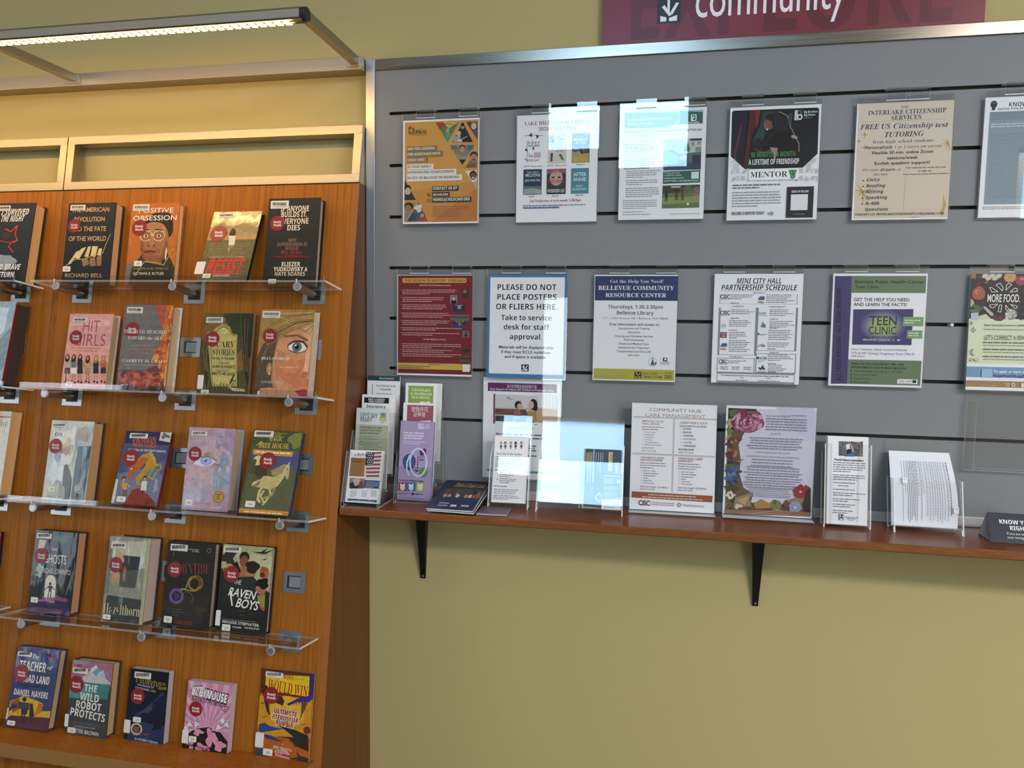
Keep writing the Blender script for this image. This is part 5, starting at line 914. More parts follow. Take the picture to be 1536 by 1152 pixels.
# 4 mentor
def p_mentor(a):
    D = '1c1c20'; a.P([(165, 160), (180, 146), (905, 124), (920, 136), (905, 520), (775, 640), (275, 652), (150, 540)], D)
    a.P([(165, 160), (300, 145), (260, 640), (150, 540)], '232636'); a.P([(340, 142), (412, 140), (330, 380), (300, 650), (262, 640)], '5e1f20'); a.P([(370, 142), (410, 140), (395, 250), (368, 300)], '8a2a28'); a.P([(325, 146), (338, 145), (290, 560), (265, 640)], '6e2424'); a.P([(240, 250), (250, 300), (190, 570), (170, 540)], '6a2c28')
    a.P([(430, 150), (520, 150), (450, 330), (400, 330)], '25433c'); a.P([(400, 290), (450, 330), (440, 480), (350, 480), (345, 400)], '274a40'); a.E(385, 440, 40, 60, '1e2c2a')
    a.E(490, 250, 46, 62, '7c4a38'); a.E(500, 205, 40, 30, '2a1a18', 0, .1); a.E(466, 268, 26, 40, '8a5440'); a.P([(455, 300), (480, 305), (470, 320)], 'd8ccc0'); a.E(590, 240, 80, 80, '202024'); a.L([(520, 168), (580, 160), (640, 190), (660, 240), (672, 300)], 5, 'b0a088'); a.P([(520, 140), (560, 140), (640, 320), (540, 300)], '28282e')
    a.P([(410, 430), (470, 340), (560, 310), (660, 330), (740, 390), (745, 520), (600, 560), (430, 500)], '191517'); a.L([(430, 440), (520, 340), (620, 315)], 10, '3a2420'); a.P([(345, 470), (440, 500), (530, 470), (520, 510), (400, 512)], '6a3c2c'); a.L([(680, 300), (705, 360)], 6, '9a8c74'); a.E(705, 376, 30, 14, 'a8927a', -20); a.L([(720, 390), (744, 430), (744, 500)], 6, 'a8927a'); a.P([(650, 180), (690, 170), (680, 280), (650, 260)], '3c4a5e'); a.P([(490, 462), (560, 470), (530, 600), (520, 520)], '9a8a70')
    a.P([(280, 650), (300, 580), (470, 600), (540, 645)], '1f3a2c')
    a.R(710, 148, 722, 232, 'd0d0d2'); a.R(728, 148, 734, 232, 'd0d0d2'); a.E(752, 205, 24, 26, 'd0d0d2'); a.E(752, 205, 12, 13, D); a.E(752, 165, 20, 18, '3a8a4a'); a.E(750, 167, 11, 10, D); a.T('Big Brothers', 788, 170, 905, 18, 'dcdcdc', 'h'); a.T('Big Sisters', 788, 196, 886, 18, 'dcdcdc', 'h'); a.G(788, 216, 856, 1, 1, 6, '4a8a54', 0)
    a.T('90 MINUTES A MONTH', 326, 550, 714, 42, '3e9a48', 'b'); a.T('A LIFETIME OF FRIENDSHIP', 304, 614, 744, 44, 'e6e4e2', 'b')
    P = 'b9b7b5'
    for i in range(34):
        x = 150 + (i % 17) * 46; y = 675 + 66 * (i // 17) + rng.uniform(-6, 6)
        if 290 < x < 730 and 660 < y < 735: continue
        for k in range(4):
            if i % 3 == 0: a.L([(x, y - 24 + k * 11), (x + 30, y - 24 + k * 11)], 3.5, P)
            elif i % 3 == 1: a.L([(x + k * 9, y - 26), (x + k * 9, y + 12)], 3.5, P)
            else: a.L([(x + k * 8, y + 10), (x + 22 + k * 8, y - 24)], 3.5, P)
    for k in range(4): a.L([(150 + k * 12, 590 + k * 6), (190 + k * 10, 560 + k * 16)], 3.5, P); a.L([(830 + k * 14, 600), (870 + k * 10, 560)], 3.5, P); a.L([(175 + k * 14, 610), (175 + k * 14, 650)], 3.5, P); a.L([(800, 610 + k * 10), (850, 608 + k * 10)], 3.5, P)
    a.R(305, 664, 735, 740, WHITE); a.T('MENTOR', 316, 724, 640, 48, '2c2a2c', 's'); a.P([(655, 660), (722, 658), (720, 678), (714, 680), (708, 726), (690, 738), (668, 732), (660, 684), (654, 682)], '2c6a34'); a.P([(662, 664), (684, 664), (682, 715), (692, 715), (696, 664), (716, 663), (704, 722), (690, 732), (672, 728), (667, 680)], '46a052')
    a.G(164, 796, 590, 2, 24, 12, '4a4a4c', .05); a.G(160, 858, 600, 6, 24, 10, '7c7c80', .06); a.T('BECOME A MENTOR TODAY!', 152, 1048, 444, 26, '2a2a2c', 'b'); a.P([(472, 1024), (500, 1022), (498, 1010), (526, 1034), (498, 1058), (498, 1044), (472, 1046)], '8aa894')
    a.R(638, 806, 858, 1070, '2c2c2f'); a.T('SIGN UP BELOW', 676, 856, 822, 18, 'e0dedc', 'b'); a.R(672, 872, 812, 1006, 'dcdad8'); a.G(690, 1046, 792, 1, 1, 8, '3a6a4a', 0)
poster(holder(1.0393, 1.9007, 'clear holder with the dark mentoring notice in the top row', tilt=-.003, tabs=(.13, .70)), [(152, 122), (942, 95), (892, 1085), (107, 1095)], None, p_mentor, 'mentoring notice with a dark photo of an embrace, fourth in the top row')

# 5 citizenship
def p_cit(a):
    a.R(160, 128, 934, 1075, 'd8c4a4'); a.P([(165, 150), (930, 128), (915, 500), (150, 520)], 'dac8ab')
    G = 'cc9a3c'
    def star(cx, cy, r, n=4, k=.24):
        a.P([(cx + (r if i % 2 == 0 else r * k) * math.sin(math.pi * i / n), cy - (r if i % 2 == 0 else r * k) * math.cos(math.pi * i / n)) for i in range(2 * n)], G)
    star(207, 392, 34); star(160, 445, 28); star(205, 496, 28)
    for t in ((895, 470, 75, 80), (895, 470, 70, 175), (895, 470, 60, 120), (895, 470, 50, 250), (895, 470, 60, 215), (195, 855, 120, 90), (195, 855, 125, 345), (195, 855, 90, 70), (195, 855, 75, 190), (195, 855, 80, 230), (195, 855, 95, 15), (195, 855, 70, 140)):
        cx, cy, r, an = t; d = R(an); a.P([(cx + r * math.cos(d), cy + r * math.sin(d)), (cx + 8 * math.cos(d + 1.57), cy + 8 * math.sin(d + 1.57)), (cx - 8 * math.cos(d + 1.57), cy - 8 * math.sin(d + 1.57))], G)
    a.P([(848, 840), (862, 920), (878, 975), (862, 1010), (840, 1075), (828, 1010), (805, 1005), (835, 950)], G)
    N = '3c3f52'; K = '35333a'
    a.C('ICSC', 537, 176, 66, 16, K, 'h'); a.T('INTERLAKE CITIZENSHIP', 234, 234, 872, 38, N, 's', off=-.004); a.T('SERVICES', 422, 274, 672, 36, N, 's', off=-.004); a.L([(172, 290), (880, 268)], 2, 'b9a27c')
    a.T('FREE US', 174, 350, 420, 42, K, 'i'); a.T('Citizenship', 440, 344, 764, 42, '2f4a7a', 'i'); a.T('test', 788, 336, 890, 40, K, 'i'); a.T('TUTORING', 368, 414, 690, 42, K, 'i')
    a.T('from high school students', 274, 466, 774, 28, '4a4850', 's', off=-.014); a.T('Personalized:', 212, 512, 440, 24, K, 'b'); a.T('1 or 2 tutors per person', 450, 506, 834, 24, '5a565a'); a.T('Flexible 30 min. online Zoom', 266, 554, 770, 24, K, 'h', off=.02); a.T('sessions/week', 390, 596, 642, 24, K, 'h', off=.02); a.T('English speaking support!', 286, 640, 744, 24, K, 'h', off=.02)
    a.T('We cover', 190, 690, 326, 20, '5a565a'); a.T('all parts', 334, 690, 460, 20, K, 'b'); a.T('of', 470, 688, 500, 20, '5a565a'); a.T('the test:', 282, 726, 402, 20, '5a565a'); a.T('Visit website for more info and', 540, 672, 868, 13, K, 'h'); a.T('to sign up!', 645, 698, 756, 13, K, 'h'); a.T('https://icsc.my.canva.site/icsc-website', 522, 724, 890, 11, K, 'h')
    for i, t in enumerate(('Civics', 'Reading', 'Writing', 'Speaking', 'N-400', 'Questions')):
        y = 774 + i * 48; x = 222 - i * 2.4; a.T(t, x, y, x + (112, 160, 146, 182, 118, 194)[i], 25, K, 'o')
        if i < 5: a.E(x - 25, y - 8, 6, 6, K)
    a.R(541, 738, 846, 1008, 'd8c4a4'); a.T('CONTACT US: INTERLAKECITIZENSHIPCLUB@GMAIL.COM', 128, 1052, 866, 18, '4a3c44', 'b'); a.C('Page 1', 622, 1073, 64, 9, '8a7a68')
poster(holder(1.3372, 1.8972, 'clear holder with the cream tutoring notice in the top row', tilt=-.002, tabs=(.30, .50)), [(147, 140), (944, 113), (888, 1087), (103, 1088)], None, p_cit, 'cream citizenship tutoring notice with gold stars, fifth in the top row')

# 6 cut off at right
def p_know(a):
    K = '33383f'; a.P([(1240, 140), (1245, 120), (1265, 108), (1285, 114), (1296, 130), (1290, 155), (1278, 165), (1280, 185), (1248, 186), (1252, 165), (1242, 158)], K); a.L([(1250, 128), (1288, 130)], 3, '8a8c90')
    a.T('KNOW YOUR RIGHTS', 1380, 158, 1860, 34, K, 'b'); a.T('WITH POLICE & FEDERAL AGENTS', 1296, 186, 1860, 16, K, 'b')
    B = '7d96a2'; a.R(1236, 200, 1960, 282, B); a.R(1230, 292, 1960, 350, B); a.R(1226, 364, 1960, 948, B); a.G(1245, 214, 1940, 4, 17, 8, '4a5c68', .04); a.G(1245, 305, 1940, 2, 20, 10, 'c4d0d6', .04); a.G(1245, 388, 1940, 29, 18.5, 7, '4f626e', .12); a.G(1185, 976, 1940, 2, 14, 7, K, 0)
poster(holder(1.6200, 1.8990, 'clear holder with the blue-grey notice cut off by the right edge', tilt=.006), [(1203, 85), (2010, 55), (1950, 1058), (1150, 1058)], None, p_know, 'blue-grey rights notice with a raised fist, cut off at the right of the top row')

# row two
def p_feb(a):
    a.page('eceae8'); a.R(145, 124, 724, 905, '8c1f28'); a.R(145, 815, 716, 872, 'd6b02c'); a.R(145, 872, 716, 908, '8c1f28')
    a.P([(180, 152), (188, 146), (674, 148), (682, 156), (680, 178), (670, 184), (188, 182), (180, 174)], 'd9ab2c'); a.T('THIS MONTH IN HISTORY: FEBRUARY', 194, 174, 672, 20, '6e1c22', 'b')
    a.T('UNITED STATES February events', 312, 208, 560, 12, 'e0b8b0', 'h')
    W_ = 'd09a94'
    for y, n, x1 in ((242, 3, 620), (302, 3, 548), (360, 3, 570), (425, 3, 590), (485, 3, 560), (542, 2, 650), (582, 2, 640), (668, 3, 670), (715, 2, 640), (748, 2, 650)): a.G(180, y, x1, n, 15, 7, W_, .15); a.E(170, y - 3, 3, 3, W_)
    a.T('OTHER FEBRUARY EVENTS', 345, 635, 522, 11, 'e0b8b0', 'h')
    a.R(645, 228, 698, 304, '4a3a30'); a.E(670, 255, 14, 16, '8a6a50'); a.R(652, 268, 690, 300, '2f3a34'); a.R(556, 282, 610, 346, '8a8a88'); a.face(584, 306, 13, 'b8b4b0', '2a2a2a', '1e1e20'); a.R(582, 352, 668, 410, '23306a'); a.E(626, 378, 14, 14, 'b09a3c'); a.G(596, 364, 652, 1, 1, 5, 'c9b45a', 0)
    a.R(558, 435, 704, 482, '6a6866'); [a.E(565 + i * 13, 450 + (i % 2) * 8, 5, 7, '2f2e2e') for i in range(11)]; a.R(582, 484, 680, 540, '23306a')
    for i in range(7): a.P([(631, 512), (580 + i * 15, 482), (588 + i * 15, 482)], 'd0982c' if i % 2 else '9c2c28')
    a.R(582, 512, 680, 540, '24407c'); a.E(631, 512, 12, 12, 'b0622c'); a.R(652, 562, 706, 612, '6e6c68'); a.face(680, 582, 8, '4a4644', '1e1c1c', '2a2a2a'); a.R(650, 700, 708, 738, '4a3a3c'); [a.E(660 + i * 12, 716, 5, 7, '241e20') for i in range(4)]; a.R(630, 758, 710, 806, '5a5450'); [a.E(645 + i * 16, 780, 6, 9, '2a2a2a') for i in range(5)]
    a.G(390, 830, 480, 1, 1, 7, '5a4a1c', 0); a.G(150, 842, 420, 2, 14, 7, '4a3c1c', .1); a.R(654, 826, 708, 884, 'e4e0dc'); a.G(330, 884, 460, 1, 1, 4, '6e1820', 0)
poster(holder(.1585, 1.4843, 'clear holder with the dark red history notice in the lower row', tilt=-.003), [(140, 120), (728, 123), (722, 922), (140, 912)], None, p_feb, 'dark red history notice with a yellow heading, leftmost of the middle row')

def p_please(a):
    B = '2f7fc0'; a.page(B); a.R(880, 142, 1452, 912, 'e9e8e6'); K = '1e1e20'
    for t, x0, x1, y in (('PLEASE DO NOT', 930, 1398, 240), ('PLACE POSTERS', 928, 1402, 317), ('OR FLIERS HERE.', 920, 1408, 393)): a.T(t, x0, y, x1, 43, K, 'b')
    for t, x0, x1, y in (('Take to service', 964, 1364, 478), ('desk for staff', 982, 1342, 552), ('approval.', 1030, 1288, 628)): a.T(t, x0, y, x1, 40, K, 'b')
    for t, x0, x1, y in (('Materials will be displayed only', 944, 1376, 700), ('if they meet KCLS guidelines', 964, 1352, 738), ('and if space is available.', 992, 1322, 776)): a.T(t, x0, y, x1, 22, K, 'h', off=.02)
    a.R(1124, 827, 1182, 884, K); W_ = 'e9e8e6'; a.P([(1140, 834), (1148, 834), (1148, 858), (1140, 852)], W_); a.P([(1130, 846), (1136, 842), (1154, 864), (1148, 868)], W_); a.P([(1152, 858), (1168, 836), (1176, 838), (1158, 864)], W_); a.R(1130, 866, 1142, 878, W_); a.P([(1148, 870), (1172, 862), (1172, 878), (1148, 878)], W_); a.P([(1164, 834), (1174, 834), (1170, 842)], 'b8322c')
poster(holder(.4188, 1.4846, 'clear holder with the blue-bordered poster notice, hung beside the dark red notice', tilt=-.027), [(862, 122), (1483, 115), (1468, 945), (850, 930)], None, p_please, 'white notice with bold black text and a blue border, second in the middle row')

def p_bell(a):
    a.page('e6e4e2'); a.R(132, 140, 838, 352, '2f3f70'); W_ = 'e6e4e8'
    a.T('Get the Help You Need!', 258, 198, 718, 28, W_, 's', off=-.014); a.T('BELLEVUE COMMUNITY', 158, 258, 808, 36, W_, 's'); a.T('RESOURCE CENTER', 220, 318, 742, 34, W_, 's')
    K = '3c4458'; a.T('Thursdays, 1:30-3:30pm', 242, 416, 716, 29, K, 'b'); a.T('Bellevue Library', 314, 468, 634, 30, K, 'b'); a.T('1111 110th Avenue NE \u2022 Bellevue, WA 98004', 190, 506, 762, 18, '4a5060'); a.T('Free information and access to:', 254, 560, 690, 21, K, 'h', off=.02)
    for i, (t, w) in enumerate((('Employment and Training', 268), ('Education', 105), ('Housing and Homeless Services', 330), ('Food Assistance', 170), ('Health and Medical Care', 258), ('Substance Use Treatment', 266), ('Transportation and Orca Lift', 294), ('and more', 98))): a.C(t, 468 - i * .6, 594 + i * 33, w, 17, K, 'h')
    a.E(630, 878, 36, 38, '5a6a8a'); a.E(630, 878, 33, 35, 'e6e4e2'); a.P([(612, 905), (626, 850), (632, 850), (648, 905)], '46587c'); a.L([(629, 830), (629, 860)], 3, '46587c'); a.E(655, 890, 8, 14, '46587c'); a.R(720, 838, 756, 872, '23262c'); a.E(740, 852, 9, 12, 'e6e4e2'); a.T('King County', 698, 886, 774, 12, '23262c', 'h'); a.G(696, 898, 776, 1, 1, 5, '6a6c72', 0)
    a.R(118, 932, 815, 1040, 'b9b02c'); a.R(474, 962, 534, 1020, '2c2e22'); Y = 'b9b02c'; a.P([(486, 968), (496, 968), (496, 990), (486, 986)], Y); a.P([(500, 992), (522, 970), (528, 974), (508, 996)], Y); a.P([(480, 1002), (496, 1000), (496, 1014), (480, 1014)], Y); a.P([(504, 1006), (526, 1000), (526, 1014), (504, 1014)], Y)
    a.T('KING COUNTY', 546, 988, 674, 20, '3a3c22', 'h'); a.T('LIBRARY SYSTEM', 546, 1016, 708, 20, '3a3c22', 'h'); a.T('DSHS', 734, 1022, 796, 34, '3a3c22', 'b'); a.R(734, 968, 798, 974, '3a3c22'); a.G(134, 996, 425, 3, 13, 5, '7c7828', .15)
poster(holder(.7082, 1.4845, 'clear holder with the navy-headed resource center notice', tilt=.001), [(128, 130), (842, 130), (825, 1052), (108, 1035)], None, p_bell, 'resource center notice with a navy heading and a lime footer, third in the middle row')

def p_mini(a):
    K = '2c2c30'; a.T('MINI CITY HALL', 298, 190, 674, 40, K, 'o'); a.T('PARTNERSHIP SCHEDULE', 170, 246, 802, 42, K, 'o'); a.R(298, 195, 672, 199, K); a.R(168, 252, 800, 256, K)
    def fr(x0, y0, x1, y1):
        c = '8a8a90'; a.R(x0, y0, x1, y0 + 2, c); a.R(x0, y1 - 2, x1, y1, c); a.R(x0, y0, x0 + 2, y1, c); a.R(x1 - 2, y0, x1, y1, c)
    for t, xc, y, w in (('MONDAY', 488, 276, 100), ('TUESDAY', 314, 386, 104), ('WEDNESDAY', 640, 390, 144), ('THURSDAY', 296, 804, 122), ('FRIDAY', 616, 768, 86)): a.C(t, xc, y, w, 13, '4a4a50', 'h')
    fr(160, 278, 806, 362); fr(152, 390, 462, 782); fr(468, 392, 798, 748); fr(460, 772, 792, 930); fr(136, 808, 446, 926); fr(134, 934, 782, 1010)
    for x, y in ((163, 316), (163, 448), (148, 850)): a.T('CISC', x, y, x + (84 if x > 150 else 74), 32, '5c2430', 'h', off=.03); a.G(x, y + 10, x + 78, 1, 1, 4, 'a87a80', 0)
    T_ = '5c5c62'
    for x0, y, x1, n in ((250, 290, 450, 3), (548, 290, 790, 5), (252, 412, 460, 3), (236, 500, 440, 4), (234, 596, 420, 3), (234, 664, 430, 7), (574, 412, 780, 4), (574, 506, 780, 4), (566, 580, 776, 6), (556, 684, 780, 3), (560, 782, 775, 4), (562, 868, 720, 4), (226, 832, 430, 2)): a.G(x0, y, x1, n, 15, 7, T_, .3)
    for x, y in ((250, 356), (250, 480), (234, 578), (236, 642), (576, 488), (574, 562), (556, 734), (562, 856), (562, 924), (160, 882), (258, 884), (356, 886), (160, 898), (258, 900), (356, 902)): a.G(x, y, x + 68, 1, 1, 7, '3a3a40', 0)
    for x, y in ((478, 298), (164, 684)): a.R(x + 12, y, x + 54, y + 30, '2c6ab0'); a.P([(x, y + 22), (x + 14, y + 6), (x + 26, y + 30), (x + 6, y + 32)], 'b8572c'); a.T('SHIBA', x - 2, y + 56, x + 50, 16, 'b06a3c', 'b')
    a.E(190, 540, 20, 18, '8a8a90'); a.E(190, 540, 18, 16, 'dedee2'); a.L([(178, 544), (198, 532), (202, 548)], 4, '5a5a60'); a.R(164, 592, 216, 640, '8c2c3c'); a.T('LIFE', 170, 612, 210, 12, 'e0c8cc', 'b'); a.T('UW', 172, 632, 208, 12, 'e0c8cc', 'b')
    a.T('IndSS', 482, 446, 546, 20, '4a6a8a'); a.G(480, 458, 556, 1, 1, 4, '8a8a90', 0); a.P([(505, 555), (516, 505), (524, 510), (545, 555)], '8a94a8'); a.E(524, 540, 20, 14, '6a7894', 0, .2); a.E(482, 608, 9, 9, '4a4a50'); a.G(494, 612, 556, 2, 10, 5, '5a5a60', .2); a.L([(476, 715), (500, 695), (536, 712), (520, 690)], 5, '5a5a60'); a.E(515, 708, 12, 7, '8a8a90'); a.E(478, 806, 11, 11, '3a5a54'); a.T('ICHS', 494, 818, 552, 22, '4a6a64', 'h'); a.G(478, 828, 540, 2, 10, 4, '7a7a80', .3)
    a.L([(486, 885), (500, 905), (520, 868), (524, 905), (536, 890)], 8, '5a3c30'); a.E(512, 890, 14, 10, '5a3c30', 0, .2); a.G(478, 922, 542, 1, 1, 6, '5a5a60', 0)
    a.T('To schedule appointments or for any inquiries, please contact Mini City Hall.', 168, 952, 740, 12, '3c3c42', 'h'); a.G(330, 972, 356, 1, 1, 6, T_, 0); a.G(290, 992, 388, 1, 1, 7, T_, 0); a.G(548, 976, 584, 1, 1, 6, T_, 0); a.G(478, 998, 660, 1, 1, 7, T_, 0)
poster(holder(1.0155, 1.4867, 'clear holder with the boxed city hall schedule', tilt=-.002, tabs=(.10, .66)), [(118, 113), (860, 112), (820, 1028), (85, 1008)], None, p_mini, 'white partnership schedule divided into boxes, fourth in the middle row')

def p_teen(a):
    V = '483a74'; Gn = '668055'; a.P([(124, 128), (268, 128), (223, 1020), (86, 1020)], V); a.R(264, 128, 872, 272, Gn); a.R(232, 816, 832, 1036, Gn)
    a.T('ALL TEENS WELCOME \u00b7 ALL TEENS WELCOME', 170, 996, 170 + 845 * 1.0, 32, '1a1434', 'b', rot=92.6)
    K = '23302a'; a.T('Eastgate Public Health Center', 288, 188, 858, 25, K, 'h', off=.02); a.T('Teen Clinic', 288, 230, 492, 25, K, 'h', off=.02); a.T('GET THE HELP YOU NEED', 280, 334, 740, 26, '2a2a2e', 'h', off=.022); a.T('AND LEARN THE FACTS!', 278, 374, 718, 26, '2a2a2e', 'h', off=.022)
    a.P([(276, 402), (774, 402), (758, 700), (264, 694)], V)
    for i, c in enumerate(('564a8c', '64608e', '747a8c', '84927a', '8fa468', '98b45c')): a.E(520, 540, 190 - i * 20, 135 - i * 15, c)
    a.T('TEEN', 408, 532, 640, 74, '3a3434', 'r', off=.012); a.T('CLINIC', 398, 606, 634, 62, '3a3434', 'r', off=.008); a.T('REAL OPTIONS. REAL ANSWERS.', 372, 636, 648, 15, '2c2a3c', 'h'); a.T('FREE & LOW-COST', 356, 660, 470, 13, 'e2dee8', 'h'); a.T('CONFIDENTIAL', 480, 662, 584, 13, 'c9c4da', 'h'); a.G(596, 662, 632, 1, 1, 11, 'c08a4a', 0); a.G(640, 662, 664, 1, 1, 11, 'e2dee8', 0)
    a.R(690, 466, 854, 544, '7ba45c'); a.G(700, 498, 842, 2, 20, 9, 'dce8d0', .1); a.R(722, 576, 846, 646, '7ba45c'); a.G(736, 604, 834, 2, 20, 9, 'dce8d0', .1)
    a.T('Free Condoms | Birth Control Methods', 260, 740, 722, 18, '46464c'); a.T('STD & HIV Testing | Pregnancy Tests | Plan B', 258, 772, 780, 18, '46464c'); a.T('and more', 258, 796, 370, 18, '46464c')
    a.T('WALK-INS ON WEDNESDAY 1PM - 5PM', 256, 860, 692, 18, K, 'h'); a.T('APPOINTMENTS CAN BE MADE MON-FRI', 254, 890, 712, 18, K, 'h'); a.T('14350 SE Eastgate Way, Bellevue, WA 98007', 278, 920, 690, 14, '2c4a34'); a.T('Phone: 206-477-8000', 276, 950, 474, 14, '2c4a34'); a.T('Teenclinic.com', 276, 980, 416, 14, '2c4a34'); a.T('@kcteenclinic', 276, 1010, 404, 14, '2c4a34')
    for y in (912, 942, 972, 1002): a.E(258, y, 6, 8, '2c3c34')
    a.R(642, 980, 808, 1022, 'e8e6e6'); a.T('Public Health', 652, 1002, 764, 14, '3a3a44', 'h'); a.G(652, 1014, 764, 1, 1, 5, '6a6a72', 0); a.R(768, 988, 798, 1014, '2a2a2e')
poster(holder(1.3014, 1.4872, 'clear holder with the purple and green clinic notice', tilt=-.003, tabs=(.12, .66)), [(112, 108), (892, 112), (843, 1053), (65, 1033)], None, p_teen, 'purple and green teen clinic notice, fifth in the middle row')

def p_food(a):
    a.R(285, 95, 1100, 447, '2c2a28'); a.R(250, 447, 1100, 800, 'd8dcae'); a.R(250, 797, 1100, 908, '6a9cc4'); a.R(240, 902, 1100, 985, 'b07a44')
    a.E(340, 248, 48, 52, 'b8563c', 0, .05); a.E(330, 238, 20, 18, 'cc7a5c'); a.E(336, 240, 6, 6, '4a2a1c'); a.E(562, 128, 46, 40, 'c47a34'); a.E(562, 128, 38, 33, 'd8a064'); [a.L([(562, 128), (562 + 34 * math.cos(k * .785), 128 + 30 * math.sin(k * .785))], 3, 'c47a34') for k in range(8)]; a.E(640, 152, 40, 36, 'a83c48'); a.E(648, 140, 14, 10, 'd0787c')
    for k in range(5): a.E(385 + k * 24, 118 + (k % 2) * 16, 26, 18, 'c9b48a', 30); a.E(385 + k * 24, 118 + (k % 2) * 16, 18, 11, 'd8c8a4', 30)
    a.E(305, 120, 18, 24, 'b0703c', 0, .2); a.E(345, 130, 12, 10, '8a3a2c'); a.E(395, 165, 16, 8, 'a8583c', 30); a.E(335, 180, 18, 8, '6a3a2c', 30); a.E(292, 320, 14, 28, 'b8a890', 0, .2); a.E(330, 352, 44, 16, '4a6a3a', -20); a.E(310, 378, 40, 12, '5a7a44'); a.P([(285, 395), (340, 390), (330, 447), (282, 447)], 'b9bccc'); a.P([(330, 420), (390, 402), (430, 440), (330, 447)], 'c9cfa0'); a.P([(368, 350), (384, 345), (440, 395), (450, 418), (425, 415)], 'c9b49a'); a.E(485, 430, 50, 24, '5a3038', 0, .1); [a.E(450 + rng.uniform(0, 70), 415 + rng.uniform(0, 30), 6, 6, rng.choice(('7a3a44', '3a2024'))) for k in range(20)]
    a.E(570, 405, 46, 42, '8a8478'); [a.E(570 + rng.uniform(-38, 38), 405 + rng.uniform(-32, 32), 9, 8, rng.choice(('c9c4b4', 'a8a294', 'dcd8c8'))) for k in range(26)]; [a.E(650 + rng.uniform(-35, 60), 405 + rng.uniform(-34, 36), 10, 10, rng.choice(('2c2c44', '3a3c58', '23233a'))) for k in range(30)]
    for q in ([(415, 205), (430, 205), (474, 236), (430, 238)], [(460, 185), (490, 172), (510, 205), (505, 230)], [(530, 225), (535, 185), (550, 172), (572, 182)], [(560, 238), (595, 208), (610, 214), (612, 232)], [(415, 335), (472, 328), (440, 358), (418, 350)], [(475, 385), (485, 335), (502, 335), (495, 388)], [(530, 335), (555, 370), (540, 378), (528, 360)], [(562, 330), (610, 342), (612, 358), (595, 360)]): a.L(q + [q[0]], 4, 'e6e2da')
    a.T('MORE FOOD.', 396, 312, 636, 58, 'e8e4dc', 'r', off=.012); a.T('LESS WORRY.', 665, 312, 900, 58, 'e8e4dc', 'r', off=.012)
    K = '4a5048'; a.T('Basic Food (also known as SNAP) ', 378, 492, 690, 15, K, 'h'); a.G(376, 520, 1000, 1, 1, 8, '7c8070', 0); a.G(690, 490, 1000, 1, 1, 8, '7c8070', 0); a.T("LET'S CORRECT A FEW MYTHS ABOUT SNAP", 374, 595, 960, 34, '3c4a58')
    for y in (620, 672, 726): a.G(370, y, 1000, 1, 1, 11, K, 0); a.G(372, y + 20, 1000, 1, 1, 8, '84887a', 0)
    N = '2f3a58'; a.L([(287, 458), (294, 470), (287, 484), (278, 470), (287, 458)], 3, N); a.L([(300, 500), (306, 516), (318, 522), (306, 528), (300, 542), (294, 528), (282, 522), (294, 516), (300, 500)], 3, N); a.L([(295, 665), (275, 685), (282, 708), (302, 714), (290, 698), (295, 665)], 3.5, N); a.E(284, 748, 12, 9, N); a.E(284, 748, 9, 6, 'd8dcae'); a.E(320, 748, 15, 12, N); a.E(320, 748, 12, 9, 'd8dcae'); a.L([(284, 735), (296, 745)], 3, N)
    a.R(360, 816, 434, 882, '8fb4d2'); a.T('To apply or learn more:', 442, 846, 720, 20, 'e2ecf4', 'h'); a.T('HungerFreeWA.org/SNAP', 440, 878, 720, 20, '2f4a80', 'h'); a.T('REACH & HELP', 352, 948, 466, 12, 'd0b48a'); a.T('Hunger', 525, 938, 566, 12, 'e0d0b4', 'h'); a.T('Free', 535, 955, 562, 12, 'e0d0b4', 'h'); a.E(586, 942, 15, 15, 'e0d0b4'); a.E(586, 942, 9, 9, 'b07a44'); a.R(644, 930, 664, 962, 'e0d0b4')
poster(holder(1.6130, 1.4860, 'clear holder with the produce and pale green food notice', tilt=-.027), [(288, 105), (1010, 100), (975, 1005), (245, 975)], None, p_food, 'food notice with a dark produce photo, cut off at right of the middle row')

